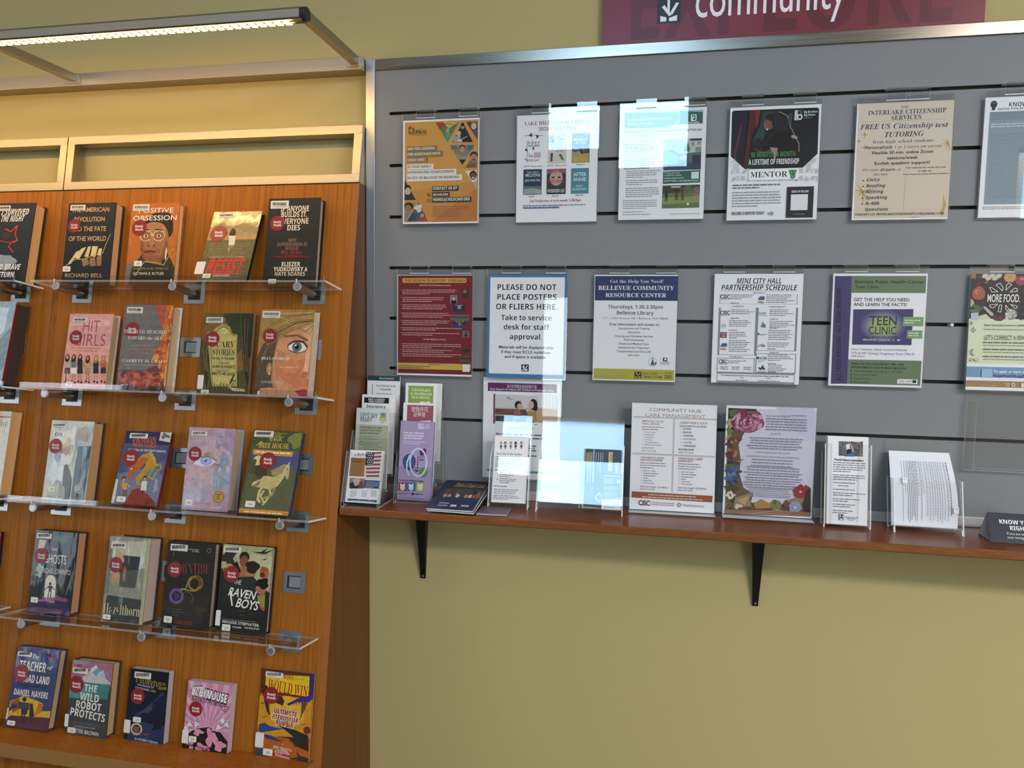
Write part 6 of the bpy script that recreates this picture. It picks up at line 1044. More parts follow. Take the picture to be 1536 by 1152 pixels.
# row three: one notice low on the wall, behind the small clear rack
def p_early(a):
    a.R(303, 66, 794, 140, '6a2c5c'); a.C('\u5b69\u5b50\u7684\u65e9\u671f\u652f\u6301\u8207\u65e9\u671f\u5e72\u9810', 545, 104, 212, 20, 'e0d0dc'); a.T('Early Support for Infants and Toddlers in Washington State', 318, 118, 774, 14, 'e6d8e2', 'h')
    a.R(343, 146, 354, 358, '8a2c4c'); a.R(355, 150, 800, 350, 'c2bab2'); a.R(355, 150, 660, 250, 'cfcac6'); a.R(355, 250, 600, 300, '5c4a40'); a.R(355, 300, 640, 350, '3c3430'); a.P([(355, 280), (420, 262), (480, 258), (480, 280), (380, 290)], '8a4a40'); a.L([(438, 185), (450, 168), (458, 184), (480, 186)], 4, '4a4a4c'); a.P([(660, 150), (800, 155), (800, 250), (660, 240)], 'd8d6d4'); a.P([(655, 245), (802, 262), (800, 350), (655, 350)], 'c99a72'); [a.L([(690 + k * 22, 160), (690 + k * 22, 250)], 4, 'f0efee') for k in range(5)]  # white bars and orange patch at right: reflected scene painted into the print
    a.E(520, 225, 26, 28, '2c2220'); a.E(532, 236, 20, 22, 'd0a080'); a.P([(490, 262), (535, 258), (545, 310), (480, 345), (486, 300)], 'a85c54'); a.L([(534, 205), (536, 192)], 4, '2c2220'); a.E(628, 222, 30, 40, '241c1c'); a.E(612, 225, 20, 28, 'd6a68a'); a.E(645, 245, 14, 26, '241c1c'); a.P([(590, 268), (650, 268), (656, 345), (575, 345)], 'b8843c'); a.P([(575, 250), (595, 240), (600, 270), (580, 280)], 'd6a68a'); a.L([(600, 240), (606, 250)], 3, 'b0504c')
    a.R(480, 385, 560, 395, WHITE); a.C('\u5b69\u5b50\u51fa\u751f\u81f3\u4e09\u6b72\u7684\u5bb6\u5ead\u652f\u6301', 545, 396, 160, 14, '3c3c40')
    for y, x0, x1 in ((435, 360, 690), (460, 400, 690), (515, 420, 650), (532, 430, 640), (548, 440, 650), (585, 400, 664)): a.G(x0, y, x1, 1, 1, 12, '4a4a50', 0)
    a.R(300, 700, 815, 708, '6a8a98'); a.G(295, 694, 316, 1, 1, 8, '3c5a54', 0); a.R(640, 360, 656, 366, '3a3a3c')
poster(holder(.4080, 1.2050, 'clear holder with the plum-headed notice low on the slatwall', tilt=-.0015, y0=-.0006), [(272, 28), (825, 42), (818, 768), (262, 742)], None, p_early, 'notice with a plum heading and parent and child photo, behind the narrow clear rack')

# empty landscape holder at the far right and a stray clip in a slot
hd_ = holder(1.6240, 1.0105 + LW, 'empty clear landscape holder low at the right edge of the slatwall', tilt=-.004, w=LH_, h=LW, up=0.0005, y0=-.0006)
b = MB(); e_ = {'-x': EDGE, '+x': EDGE, '+z': EDGE, '-z': EDGE}
b.box(-LH_ / 2 - .0030, -LH_ / 2 + .0190, -.0118, -.0096, -LW - .0050, -.0480, ACR, e_); b.box(-LH_ / 2 + .0190, LH_ / 2 + .0022, -.0118, -.0096, -LW - .0050, -LW + .0030, ACR, {'+z': EDGE, '-z': EDGE, '+x': EDGE})
b.build('retaining_lip', hd_[0])
cl = MB(); cl.box(-0.004, 0.004, -0.0045, 0.012, -0.0030, 0.0022, EDGE); cl.box(-0.0026, 0.0026, -0.0060, -0.0045, -0.0042, 0.0030, EDGE)
tag(cl.build('slot_clip', None, Matrix.Translation((1.579, 0.0, SLOT0 - 4 * PITCH))), 'tiny clear plastic clip left in a slot beside the food notice', 'clip')

# ------------------------------------------------------------------ things standing on the wooden ledge
ZS = 0.8652
def stand_m(X, Y, Z, tilt, yaw_=0.0):
    return Matrix.Translation((X, Y, Z)) @ Matrix.Rotation(R(yaw_), 4, 'Z') @ Matrix.Rotation(R(90 - tilt), 4, 'X')
def sheet(name, lab, cat, mw, W, H, th, quad, base, draw, group=None, fin='p', edge='dcdad6', leaves=0, fan=0.0, leafcol='e4e2de'):
    """a printed sheet or a stack of them; local x right, y up, z out of the face"""
    b = MB(); b.box(0, W, 0, H, -0.0005, 0, ink(base or WHITE, fin))
    if leaves:
        for i in range(leaves):
            z1 = -0.0007 - i * th / leaves; dx = fan * (i + 1) / leaves * (1 if fan > 0 else 1) + rng.uniform(-.0006, .0006); dy = rng.uniform(-.0012, .0008)
            b.box(dx, W + dx, max(0, dy), H + dy, z1 - th / leaves + 0.0002, z1, ink(leafcol if i % 2 else edge, 'p'))
    elif th > 0.0006: b.box(0.0003, W - 0.0003, 0, H - 0.0003, -th, -0.0006, ink(edge, 'p'))
    a = Art(W, H, quad, 1e-5, fin, b)
    if base: a.page(base)
    draw(a); o = b.build(name, None, mw); return tag(o, lab, cat, group)
E6 = {'-x': EDGE, '+x': EDGE, '+z': EDGES, '-z': EDGES, '+y': EDGE, '-y': EDGES}
def panel(b, x0, x1, y0, y1, z0, z1): b.box(x0, x1, y0, y1, z0, z1, ACR, {'-x': EDGE, '+x': EDGE, '+y': EDGE, '-y': EDGES})

# --- tiered brochure racks at the left end
def tier_rack(lab, x0, x1, prof, tiers):
    r = thing('brochure_rack', (x0, 0, ZS), lab, 'brochure rack', 'tiered clear brochure racks'); iv = r.matrix_world.inverted()
    for x in (x0, x1 - 0.0022):
        b = MB(); b.prism(prof, 'x', x, x + 0.0022, ACR, EDGES); b.build('side_panel', r, iv)
    b = MB(); ys = [p[0] for p in prof]; panel(b, x0 + .0022, x1 - .0022, min(ys) + .002, max(ys) - .002, ZS + .0006, ZS + .0026); b.build('base_plate', r, iv)
    for (Y, Z, t, h) in tiers:
        b = MB(); panel(b, 0.0026, x1 - x0 - 0.0026, -0.004, h, 0.0012, 0.0030); panel(b, 0.0026, x1 - x0 - 0.0026, -0.006, -0.004, -0.014, 0.0030)
        b.build('pocket', r, iv @ stand_m(x0, Y, Z, t))
tier_rack('four-tier clear rack of leaflets at the left end of the ledge', .0712, .1740,
          [(-.1985, ZS), (-.1990, .880), (-.1600, 1.010), (-.1400, 1.005), (-.1220, 1.060), (-.0960, 1.055), (-.0820, 1.105), (-.0500, 1.100), (-.0380, 1.150), (-.0120, 1.150), (-.0075, ZS)],
          [(-.1825, .8755, 15.6, .130), (-.1330, .9045, 8, .135), (-.0890, .9375, 7, .130), (-.0430, .9875, 5, .120)])
tier_rack('three-tier clear rack holding the purple and pink leaflets', .1870, .2960,
          [(-.1180, ZS), (-.1190, .878), (-.0930, 1.000), (-.0740, 1.000), (-.0640, 1.060), (-.0480, 1.060), (-.0380, 1.112), (-.0140, 1.112), (-.0075, ZS)],
          [(-.1060, .8705, 7.8, .092), (-.0790, .9165, 6, .125), (-.0460, .9695, 5, .130)])
LG = 'leaflets in the tiered racks'
def l_door(a):
    a.R(238, 60, 487, 102, '1f4a4a'); a.T('Transit Instruction', 326, 86, 442, 14, 'c9d4d2', 'i'); K = '2f3440'
    a.T('Your Doorway to the', 300, 136, 456, 15, K, 's'); a.T('Community', 330, 160, 420, 16, K, 's'); a.L([(272, 118), (274, 190)], 4, '5a6070'); a.G(305, 186, 450, 8, 14, 6, '6a6c74', .2)
sheet('brochure_stack', 'white leaflets with a dark green top band, highest in the four-tier rack', 'leaflet', stand_m(.0755, -.0410, .9867, 5), .0955, .2159, .005, [(238, 60), (487, 68), (470, 580), (222, 572)], WHITE, l_door, LG, leaves=3)
def l_emer(a):
    a.R(244, 212, 420, 248, '1c1c1e'); a.T('EAST & NORTH', 272, 230, 390, 12, 'e4e2e0', 'b'); a.T('KING COUNTY', 276, 244, 388, 12, 'e4e2e0', 'b'); a.T('Emergency', 258, 280, 398, 20, '24242a', 'b'); a.G(250, 320, 440, 20, 16, 7, '6a6a70', .25)
sheet('brochure_stack', 'white leaflets with a black heading bar, second highest in the four-tier rack', 'leaflet', stand_m(.0750, -.0870, .9367, 7), .0960, .2159, .006, [(230, 195), (463, 195), (448, 700), (212, 700)], WHITE, l_emer, LG, leaves=3)
def l_ready(a):
    a.page('b9bda6'); a.R(160, 285, 396, 390, 'd0d2c8'); a.G(190, 318, 315, 1, 1, 7, '6a8a94', 0); a.T("LET'S GET", 188, 344, 308, 22, '2f5560', 'b'); a.T('READY', 188, 368, 270, 22, '2f5560', 'b'); a.R(330, 312, 368, 365, '8aa878'); a.E(349, 325, 14, 9, '5a8a9a'); a.R(334, 345, 364, 360, 'd8b84a'); a.G(330, 376, 356, 1, 1, 5, '4a5a50', 0)
    a.R(184, 388, 386, 600, 'a3aa86'); a.T('A FEW MINUTES NOW', 188, 408, 338, 11, '3a4a3c', 'b'); a.T('CAN HELP YOUR FAMILY', 186, 425, 340, 11, '3a4a3c', 'b'); a.T('IN AN EMERGENCY', 184, 442, 325, 11, '3a4a3c', 'b'); a.G(184, 460, 340, 2, 14, 6, '5a6650', .2)
    for y in (498, 550): a.E(190, y, 10, 11, '9c3a30'); a.E(190, y, 5, 6, 'd8c8b8'); a.G(206, y - 2, 355, 4, 13, 6, '5a6650', .3)
    a.G(190, 620, 370, 12, 16, 7, '5a6650', .3)
sheet('brochure_stack', 'pale green readiness leaflets, second from the bottom in the four-tier rack', 'leaflet', stand_m(.0755, -.1305, .9040, 8), .0940, .2159, .007, [(167, 285), (395, 290), (352, 770), (128, 760)], None, l_ready, LG, leaves=3)
def l_rewa(a):
    a.P([(140, 602), (156, 612), (172, 600), (160, 612), (172, 624), (156, 616), (140, 624), (150, 612)], 'c2742c'); a.T('ReWA', 166, 620, 228, 22, '3a4466', 's'); a.R(122, 630, 224, 765, 'b8702c'); a.T('Citizenship &', 130, 650, 214, 12, '2c241c', 'o'); a.T('Naturalization', 128, 664, 205, 12, '2c241c', 'o'); a.G(130, 684, 215, 6, 13, 5, '4a3420', .2)
    a.R(228, 590, 340, 770, 'd4cec6')
    for i in range(7): a.P([(226, 596 + i * 26), (338, 590 + i * 27), (338, 603 + i * 27), (226, 610 + i * 26)], 'a83c40')
    a.R(228, 592, 274, 685, '2a3050'); [a.E(236 + (i % 3) * 14 + (i // 3 % 2) * 6, 602 + (i // 3) * 15, 4, 4, 'd8d6d4') for i in range(18)]; a.R(336, 590, 350, 770, WHITE)
    a.R(114, 770, 212, 845, '8a8078'); a.P([(114, 810), (160, 780), (205, 845), (114, 845)], '3a2c28'); a.P([(130, 780), (180, 775), (190, 810), (150, 830)], 'c9a894'); a.P([(180, 800), (205, 790), (208, 845), (170, 845)], '7a4a44'); a.R(216, 785, 318, 848, '2f4478'); a.G(224, 800, 310, 4, 12, 5, 'b0bcd8', .2); a.R(216, 770, 318, 783, 'c9c6c2')
    a.G(120, 862, 168, 5, 9, 4, '8a8a8c', .2); a.G(196, 862, 240, 5, 9, 4, '8a8a8c', .2); a.G(262, 862, 310, 5, 9, 4, '8a8a8c', .2); a.R(100, 912, 300, 942, '34446e'); [a.E(110 + i * 70, 926, 5, 5, 'd08a4a') for i in range(3)]; a.G(120, 928, 290, 1, 1, 6, 'a8b4d0', .05)
sheet('brochure_stack', 'leaflets with a striped flag photo and orange box, lowest in the four-tier rack', 'leaflet', stand_m(.0757, -.1812, .8760, 15.6), .0952, .138, .010, [(118, 578), (352, 588), (315, 952), (80, 935)], WHITE, l_rewa, LG, leaves=5, leafcol='d6cfa8')
def l_green(a):
    a.R(516, 130, 684, 290, '8fae3a'); W_ = 'dce6bc'; a.T('Solicitud para', 538, 166, 668, 20, W_, 'h'); a.T('la identificaci\u00f3n', 530, 192, 678, 20, W_, 'h'); a.T('de su mascota', 536, 216, 660, 20, W_, 'h'); a.P([(586, 255), (600, 235), (640, 238), (652, 230), (664, 238), (672, 262), (590, 290)], 'e8e6e2')
sheet('brochure_stack', 'fanned leaflets with a lime green cover panel, highest in the three-tier rack', 'leaflet', stand_m(.1893, -.0440, .9692, 5), .0920, .2159, .0090, [(497, 112), (714, 110), (700, 640), (482, 640)], WHITE, l_green, LG, leaves=5, fan=.0115)
def l_pink(a):
    a.R(526, 264, 700, 600, 'b04a5c'); a.T('\u5ba0\u7269\u8bb8\u53ef', 552, 306, 672, 26, 'ecd8da'); a.T('\u8bc1\u7533\u8bf7', 568, 338, 652, 24, 'ecd8da'); W_ = 'ece6e4'; a.P([(600, 376), (622, 368), (660, 368), (690, 366), (688, 384), (672, 396), (670, 440), (610, 440), (608, 396)], W_); a.E(640, 408, 32, 34, W_); a.E(632, 402, 7, 4, '2a2426'); a.E(660, 402, 7, 4, '2a2426'); a.P([(540, 400), (552, 386), (570, 404)], W_)
sheet('brochure_stack', 'leaflets with a deep pink cover panel in Chinese, behind the purple leaflets', 'leaflet', stand_m(.1938, -.0785, .9168, 6), .0932, .2159, .006, [(500, 250), (725, 258), (712, 770), (486, 760)], WHITE, l_pink, LG, leaves=3)
def l_purple(a):
    a.page('a890c0'); a.T('601', 580, 438, 622, 16, 'ece6f0', 'b'); a.T('602', 580, 458, 622, 16, 'ece6f0', 'b'); a.G(628, 434, 670, 3, 11, 5, 'd8cce4', .2)
    for t, x1, y in (('Does your child have', 622, 490), ('a diagnosis of autism', 622, 508), ('spectrum disorder?', 612, 526)): a.T(t, 474, y, x1, 13, 'ece6f0', 'b')
    a.G(472, 546, 650, 2, 14, 6, 'd0c0e0', .3)
    a.E(515, 688, 48, 58, '47488c', 0, .02); a.L([(480, 660), (510, 670), (530, 650), (555, 660)], 4, '2f3068'); a.L([(490, 710), (515, 700), (530, 725)], 4, '2f3068'); a.E(515, 708, 14, 16, '5a5ca4')
    a.P([(590, 612), (602, 595), (615, 605), (622, 590), (640, 600), (638, 632), (612, 645), (594, 640)], '7a1f5c'); a.E(618, 760, 32, 34, '5f9a3c')
    pts = [(582 + 60 * math.cos(R(k * 15)), 690 + 96 * math.sin(R(k * 15))) for k in range(-20, 10)]; a.L(pts, 11, 'bcd8e8'); a.L([(520, 640), (500, 690), (498, 740), (515, 780)], 10, 'bcd8e8'); a.L([(580, 650), (578, 730), (560, 735)], 4, '2a2430'); a.L([(580, 652), (632, 652)], 3, '2a2430'); a.L([(590, 668), (600, 676), (610, 666), (620, 676)], 5, '2a2430'); a.L([(548, 745), (588, 745)], 4, '2a2430'); a.E(570, 752, 10, 4, '2a2430')
    a.T('Free Resource Mailing Available', 440, 818, 622, 11, '3c2f50', 'h')
    for x0, c, f in ((437, 'b03440', 'e6e0dc'), (500, '2f6ab0', 'dfe6ee'), (566, 'a8b838', 'e8e8c8')): a.R(x0, 828, x0 + 62, 892, c); a.E(x0 + 30, 866, 17, 20, f); a.E(x0 + 18, 846, 6, 8, f); a.E(x0 + 42, 846, 6, 8, f); a.E(x0 + 23, 862, 3, 3, '2a2430'); a.E(x0 + 37, 862, 3, 3, '2a2430'); a.L([(x0 + 22, 876), (x0 + 38, 876)], 3, '2a2430')
    a.G(440, 906, 522, 2, 9, 6, '2c2238', 0); a.R(534, 902, 552, 918, '1f1c28'); a.G(556, 914, 622, 1, 1, 9, '2c2238', 0); a.G(438, 938, 628, 1, 1, 6, '4a3c60', 0)
sheet('brochure_stack', 'lilac purple leaflets with round drawings, front of the three-tier rack', 'leaflet', stand_m(.1935, -.1052, .8725, 7.8), .0945, .2130, .009, [(455, 403), (695, 413), (672, 960), (427, 948)], None, l_purple, LG, leaves=4, leafcol='9a84b0', edge='8a76a0')

# --- booklets and pamphlets lying on the ledge
def bk(mw, lab, draw, quad, base):
    b = MB(); W, H, th = .1235, .2000, .0042; b.box(0, W, 0, H, -th + .0006, -.0006, ink('d8d6d2')); b.box(0, W, 0, H, -.0006, 0, ink(base, 'c')); b.box(0, W, 0, H, -th, -th + .0006, ink('8a8a90', 'c'))
    a = Art(W, H, quad, 1e-5, 'c', b); a.page(base); draw(a); return tag(b.build('booklet', None, mw), lab, 'booklet', 'glossy booklets lying on the ledge')
def bk_art(a):
    a.R(-20, 845, 270, 900, '1f2440'); a.T('Parks & Trails Guide', 40, 888, 220, 24, 'b89a44', 's', shear=.2); a.R(0, 896, 250, 950, '4a4438'); [a.E(20 + i * 26, 915 + (i % 3) * 8, 9, 12, rng.choice(('6a4a34', '3a4a3a', '8a7458', '2a2a30'))) for i in range(10)]; [a.E(10 + i * 24, 938, 10, 9, rng.choice(('a84a44', 'c08a7a', 'd0c0b4', '2c3a6a'))) for i in range(9)]
    a.R(-20, 948, 240, 1015, '26305c'); a.G(-10, 980, 60, 2, 12, 7, '8a94b8', .1); a.R(60, 984, 90, 994, 'c9ccd8'); a.R(120, 984, 160, 992, 'b0b4c8')
bm_ = lambda z, dx, dy, y: Matrix.Translation((.3060 + dx, -.2010 + dy, z)) @ Matrix.Rotation(R(y), 4, 'Z') @ Matrix.Rotation(R(9.2), 4, 'X')
bk(bm_(.8742, .003, .002, -1.6), 'lower of two navy booklets lying beside the three-tier rack', lambda a: None, [(0, 840), (260, 840), (200, 1010), (-60, 1010)], '2a3050')
bk(bm_(.8788, 0, 0, 0), 'upper navy booklet with gold lettering and crowd photo, lying on the ledge', bk_art, [(-10, 850), (256, 852), (190, 1010), (-70, 1005)], '26305c')
b = MB()
for i in range(6): b.box(rng.uniform(-.001, .001), .079 + rng.uniform(-.001, .001), rng.uniform(-.0012, .0012), .0740 + rng.uniform(-.001, .001), i * .0009, i * .0009 + .00075, ink('6a4a60' if i == 5 else 'b8aeb6', 'c'))
a = Art(.079, .074, [(0, 0), (100, 0), (100, 100), (0, 100)], .0052, 'c', b); a.G(12, 70, 90, 3, 22, 9, '8f7288', .3)
tag(b.build('pamphlet_stack', None, Matrix.Translation((.4352, -.1880, ZS + .0002)) @ Matrix.Rotation(R(3), 4, 'Z')), 'small stack of mauve pamphlets lying beside the navy booklets', 'pamphlets')

# --- clear slanted racks
def slant_rack(name, lab, X0, W, Yf, t, hb, hp, d, yaw_=0.0, divider=None, hs=None, notch=None, leg=.016):
    tr = R(t); z0 = ZS + .0003 + leg * math.cos(tr) - d * math.sin(tr); y0 = Yf + d * math.cos(tr)
    mw = stand_m(X0, y0, z0, t, yaw_)
    r = thing(name, mw, lab, 'brochure holder', 'clear slanted brochure holders')
    b = MB(); panel(b, 0, W, 0, hb, -.002, 0); b.build('back_panel', r)
    b = MB()
    if notch:
        n0, n1, nh = notch; panel(b, 0, n0, 0, hp, d, d + .002); panel(b, n1, W, 0, hp, d, d + .002); panel(b, n0, n1, 0, nh, d, d + .002)
    else: panel(b, 0, W, 0, hp, d, d + .002)
    panel(b, 0, W, -.002, 0, -.002, d + .002); b.build('front_pocket', r)
    rear = (z0 - ZS - .0003) / math.cos(tr)
    for x in (-.0022, W):
        b = MB(); H2 = hs or hp + .05
        pl = [(0.0, -.002), (H2, -.002), (hp, d + .002), (-leg, d + .0022), (-leg, d - .004), (-.002, d - .007), (-.002, .006), (-rear, .004), (-rear, -.002)]
        b.prism([(p[1], p[0]) for p in pl], 'x', x, x + .0022, ACR, EDGE)
        # prism along x expects (y, z): swap so that the first runs out of the face and the second up it
        b.v = [(v[0], v[2], v[1]) for v in b.v]; b.build('side_panel', r)
    if divider is not None:
        b = MB(); panel(b, divider, divider + .002, 0, hp, 0, d); b.build('divider', r)
    return mw
def l_story(a):
    K = '4a4a50'; a.R(380, 538, 545, 546, 'd4d2ce')
    for x, sk, sh, hr in ((390, 'd8b08c', '3a6a9a', 'c9803a'), (420, 'c99a78', '9a4a54', '3a2a24'), (458, 'd8b08c', '7a9a54', 'a8703a'), (492, '7a5440', '4a4a5a', '1c1a1a'), (532, 'd8b08c', '8a3a4a', '7a3a2a')): a.E(x, 494, 10, 12, hr); a.E(x, 498, 8, 9, sk); a.P([(x - 9, 508), (x + 9, 508), (x + 8, 524), (x - 8, 524)], sh); a.L([(x, 522), (x, 536)], 6, '3c4454')
    a.T('Story time in the Garden', 358, 574, 534, 15, '4a4650', 's', off=-.006); a.G(356, 592, 545, 3, 15, 7, '7a7a80', .15); a.G(352, 638, 545, 3, 13, 7, '7a7a80', .15); a.G(350, 686, 445, 1, 1, 7, K, 0)
    for y in (706, 748): a.E(368, y, 4, 4, K); a.G(384, y, 500, 3, 13, 7, '7a7a80', .3)
    a.G(346, 798, 440, 1, 1, 7, K, 0); a.G(346, 820, 530, 3, 13, 7, '7a7a80', .2); a.G(342, 862, 530, 3, 12, 7, '7a7a80', .3)
mw = slant_rack('brochure_holder', 'narrow clear rack with the story time handouts, in front of the plum-headed notice', .4480, .1030, -.1085, 16.8, .238, .122, .026, 2.7, hs=.16)
sheet('handout_stack', 'white story time handouts with a row of drawn children, in the narrow clear rack', 'handout', mw @ Matrix.Translation((.0060, .0006, .0200)), .0912, .1775, .012, [(348, 440), (582, 450), (560, 918), (328, 905)], WHITE, l_story, leaves=5)
mw = slant_rack('brochure_holder', 'wide two-pocket clear rack reflecting a bright window', .5790, .2190, -.1155, 18.15, .240, .121, .026, 1.0, divider=.1085, hs=.17)
def l_glove(a):
    a.page('28303e'); G = 'b09a4a'; a.R(518, 445, 865, 452, G); a.R(506, 960, 862, 968, G); a.R(505, 445, 524, 970, G); a.R(858, 445, 866, 970, G)
    a.R(602, 455, 606, 962, '9aa0ac'); [a.R(540 + i * 12, 478, 544 + i * 12, 620 + (i % 2) * 120, 'a89450') for i in range(5)]; [a.R(625 + i * 20, 478, 630 + i * 20, 560 + (i % 3) * 70, '8a909c') for i in range(4)]; a.R(742, 474, 776, 640, 'd0b83c'); a.T('STAY SAFE', 755, 490, 900, 18, '3a3420', 'b', rot=-90)
    a.T('SAFE', 800, 560, 920, 30, 'c9b04a', 'b', rot=-90)
    a.P([(540, 950), (590, 860), (605, 790), (572, 712), (588, 712), (622, 765), (618, 690), (630, 660), (642, 665), (650, 740), (660, 660), (690, 640), (700, 700), (720, 860), (700, 960)], '1c2230'); a.P([(618, 872), (665, 822), (700, 872), (660, 922)], G); a.E(660, 872, 18, 22, '28303e')
sheet('pamphlet', 'navy pamphlet with gold trim and a hand, in the wide clear rack', 'pamphlet', mw @ Matrix.Translation((.1155, .0006, .0090)), .1000, .1570, .003, [(518, 445), (865, 455), (858, 985), (510, 965)], None, l_glove, fin='c')
def l_card(a):
    a.page('24262c'); a.P([(670, 888), (858, 890), (856, 990), (668, 978)], 'dcdad8'); a.G(700, 694, 850, 1, 1, 8, 'b89a4a', .05); a.G(698, 716, 800, 4, 14, 6, 'a8a8a8', .3); a.G(696, 780, 830, 3, 14, 6, 'b0a070', .3); a.G(694, 830, 820, 3, 14, 6, 'a8a8a8', .3); a.G(692, 876, 830, 1, 1, 7, '9a9aa0', 0); a.P([(808, 740), (828, 720), (848, 740), (828, 760)], 'c9a83c'); a.G(698, 910, 840, 3, 24, 7, '5a5a60', .15)
sheet('card', 'small black card with a white foot, in front of the navy pamphlet', 'card', mw @ Matrix.Translation((.1670, .0006, .0200)), .0500, .0930, .0015, [(690, 670), (858, 680), (855, 990), (668, 978)], None, l_card, fin='c')

# --- L-shaped sign stands
def sign_stand(lab, mw, foot0, foot1):
    r = thing('sign_stand', mw, lab, 'sign stand', 'clear L-shaped sign stands')
    b = MB(); panel(b, -.0015, LW + .0015, -.003, LH_ + .0015, -.0036, -.0020); b.build('back_sheet', r)
    b = MB(); panel(b, -.0015, LW + .0015, -.003, LH_ + .0005, .0012, .0028); b.build('front_sheet', r)
    b = MB(); panel(b, -.0015, LW + .0015, -.0052, -.0032, foot0, foot1); panel(b, -.0015, LW + .0015, -.0052, -.003, -.0036, .0028); b.build('foot', r)
def l_hub(a):
    K = '5a5a60'; O = 'b0583a'; a.T('COMMUNITY HUB', 246, 165, 700, 28, '6a6460'); a.T('CARE MANAGEMENT', 210, 210, 738, 28, 'b0714a')
    c = 'c2c0be'; a.R(110, 222, 838, 224, c); a.R(458, 222, 462, 860, c); a.R(104, 540, 822, 543, c)
    a.T('IMPROVE YOUR', 186, 258, 376, 15, O, 'h'); a.T('WELL-BEING', 184, 280, 342, 15, O, 'h'); a.G(186, 304, 410, 2, 21, 8, K, .2)
    for i, t in enumerate(('Food access', 'Healthcare', 'Utilities', 'Housing', 'Transportation', 'Behavioral health')): a.E(198, 344 + i * 22, 3, 3, K); a.T(t, 212, 350 + i * 22, 212 + len(t) * 8.6, 12, K)
    a.T('CONTACT', 182, 488, 298, 14, K); a.T('(425) 757-5505', 180, 512, 312, 12, K)
    a.T('\u5168\u9762\u63d0\u5347\u5065\u5eb7\u751f\u6d3b\u54c1\u8cea', 512, 268, 758, 15, O); a.T('\u5354\u52a9\u60a8\u7372\u5f97\u793e\u5340\u8cc7\u6e90', 510, 296, 745, 13, K)
    for i, t in enumerate(('\u98df\u7269\u63f4\u52a9', '\u91ab\u7642\u4fdd\u5065', '\u6c34\u96fb\u8cbb\u88dc\u52a9', '\u516c\u5171\u4f4f\u623f\u4fe1\u606f', '\u516c\u5171\u4ea4\u901a', '\u5fc3\u7406\u5065\u5eb7\u670d\u52d9')): a.E(528, 314 + i * 29, 3, 3, K); a.T(t, 542, 321 + i * 29, 542 + len(t) * 19, 13, K)
    a.T('\u806f\u7d61\u96fb\u8a71\u865f\u78bc', 506, 498, 642, 14, K); a.T('(425) 757-5505', 505, 522, 636, 12, K)
    for x0, ts in ((172, ('\u0423\u041b\u0423\u0427\u0428\u0418\u0422\u0415 \u0421\u0412\u041e\u0415', '\u0411\u041b\u0410\u0413\u041e\u0421\u041e\u0421\u0422\u041e\u042f\u041d\u0418\u0415')), (502, ('\u041f\u041e\u041a\u0420\u0410\u0429\u0422\u0415 \u0421\u0412\u0406\u0419', '\u0414\u041e\u0411\u0420\u041e\u0411\u0423\u0422'))):
        y = 572 if x0 < 400 else 576; a.T(ts[0], x0 + 4, y, x0 + 212, 15, O, 'h'); a.T(ts[1], x0 + 2, y + 21, x0 + (200 if x0 < 400 else 134), 15, O, 'h'); a.G(x0 + 2, y + 42, x0 + 230, 3, 21, 8, K, .2)
        for i, t in enumerate(('\u0414\u043e\u0441\u0442\u0443\u043f \u043a \u0435\u0434\u0435', '\u0417\u0434\u0440\u0430\u0432\u043e\u043e\u0445\u0440\u0430\u043d\u0435\u043d\u0438\u0435', '\u041a\u043e\u043c\u043c\u0443\u043d\u0430\u043b\u044c\u043d\u044b\u0435', '\u0416\u0438\u043b\u044c\u0435', '\u0422\u0440\u0430\u043d\u0441\u043f\u043e\u0440\u0442', '\u041f\u0441\u0438\u0445\u0438\u0447\u0435\u0441\u043a\u043e\u0435')): a.E(x0 + 14, y + 106 + i * 21, 3, 3, K); a.T(t, x0 + 28, y + 112 + i * 21, x0 + 28 + len(t) * 9, 11, K)
        a.T('\u041a\u041e\u041d\u0422\u0410\u041a\u0422\u041d\u042b\u0419 \u0422\u0415\u041b\u0415\u0424\u041e\u041d', x0, y + 250, x0 + 248, 13, K); a.T('(425) 757-5505', x0, y + 270, x0 + 132, 12, K)
    a.P([(103, 858), (806, 884), (802, 940), (102, 912)], 'ad5426'); a.G(248, 888, 660, 1, 1, 9, 'e0c8b4', 0); a.G(196, 908, 720, 1, 1, 9, 'e0c8b4', 0)
    a.T('CISC', 162, 976, 264, 42, '5c2432', 'h', off=.03); a.R(272, 936, 275, 980, '8a8488'); a.G(286, 956, 474, 1, 1, 8, 'b07a90', 0); a.G(286, 972, 474, 1, 1, 8, 'b07a90', 0); a.E(516, 968, 19, 19, '7a94a0'); a.E(516, 968, 10, 11, WHITE); a.R(513, 952, 520, 986, '7a94a0'); a.T('Healthierhere', 548, 980, 736, 24, '7a9aa8')
mh = stand_m(.8160, -.0510, .8712, 3.2, 1.0); sign_stand('clear stand with the white care management notice', mh, .0030, .030)
sheet('notice', 'white care management notice with an orange band, in a clear stand', 'notice', mh, LW, LH_, .0004, [(98, 93), (840, 108), (820, 1035), (83, 1010)], WHITE, l_hub)
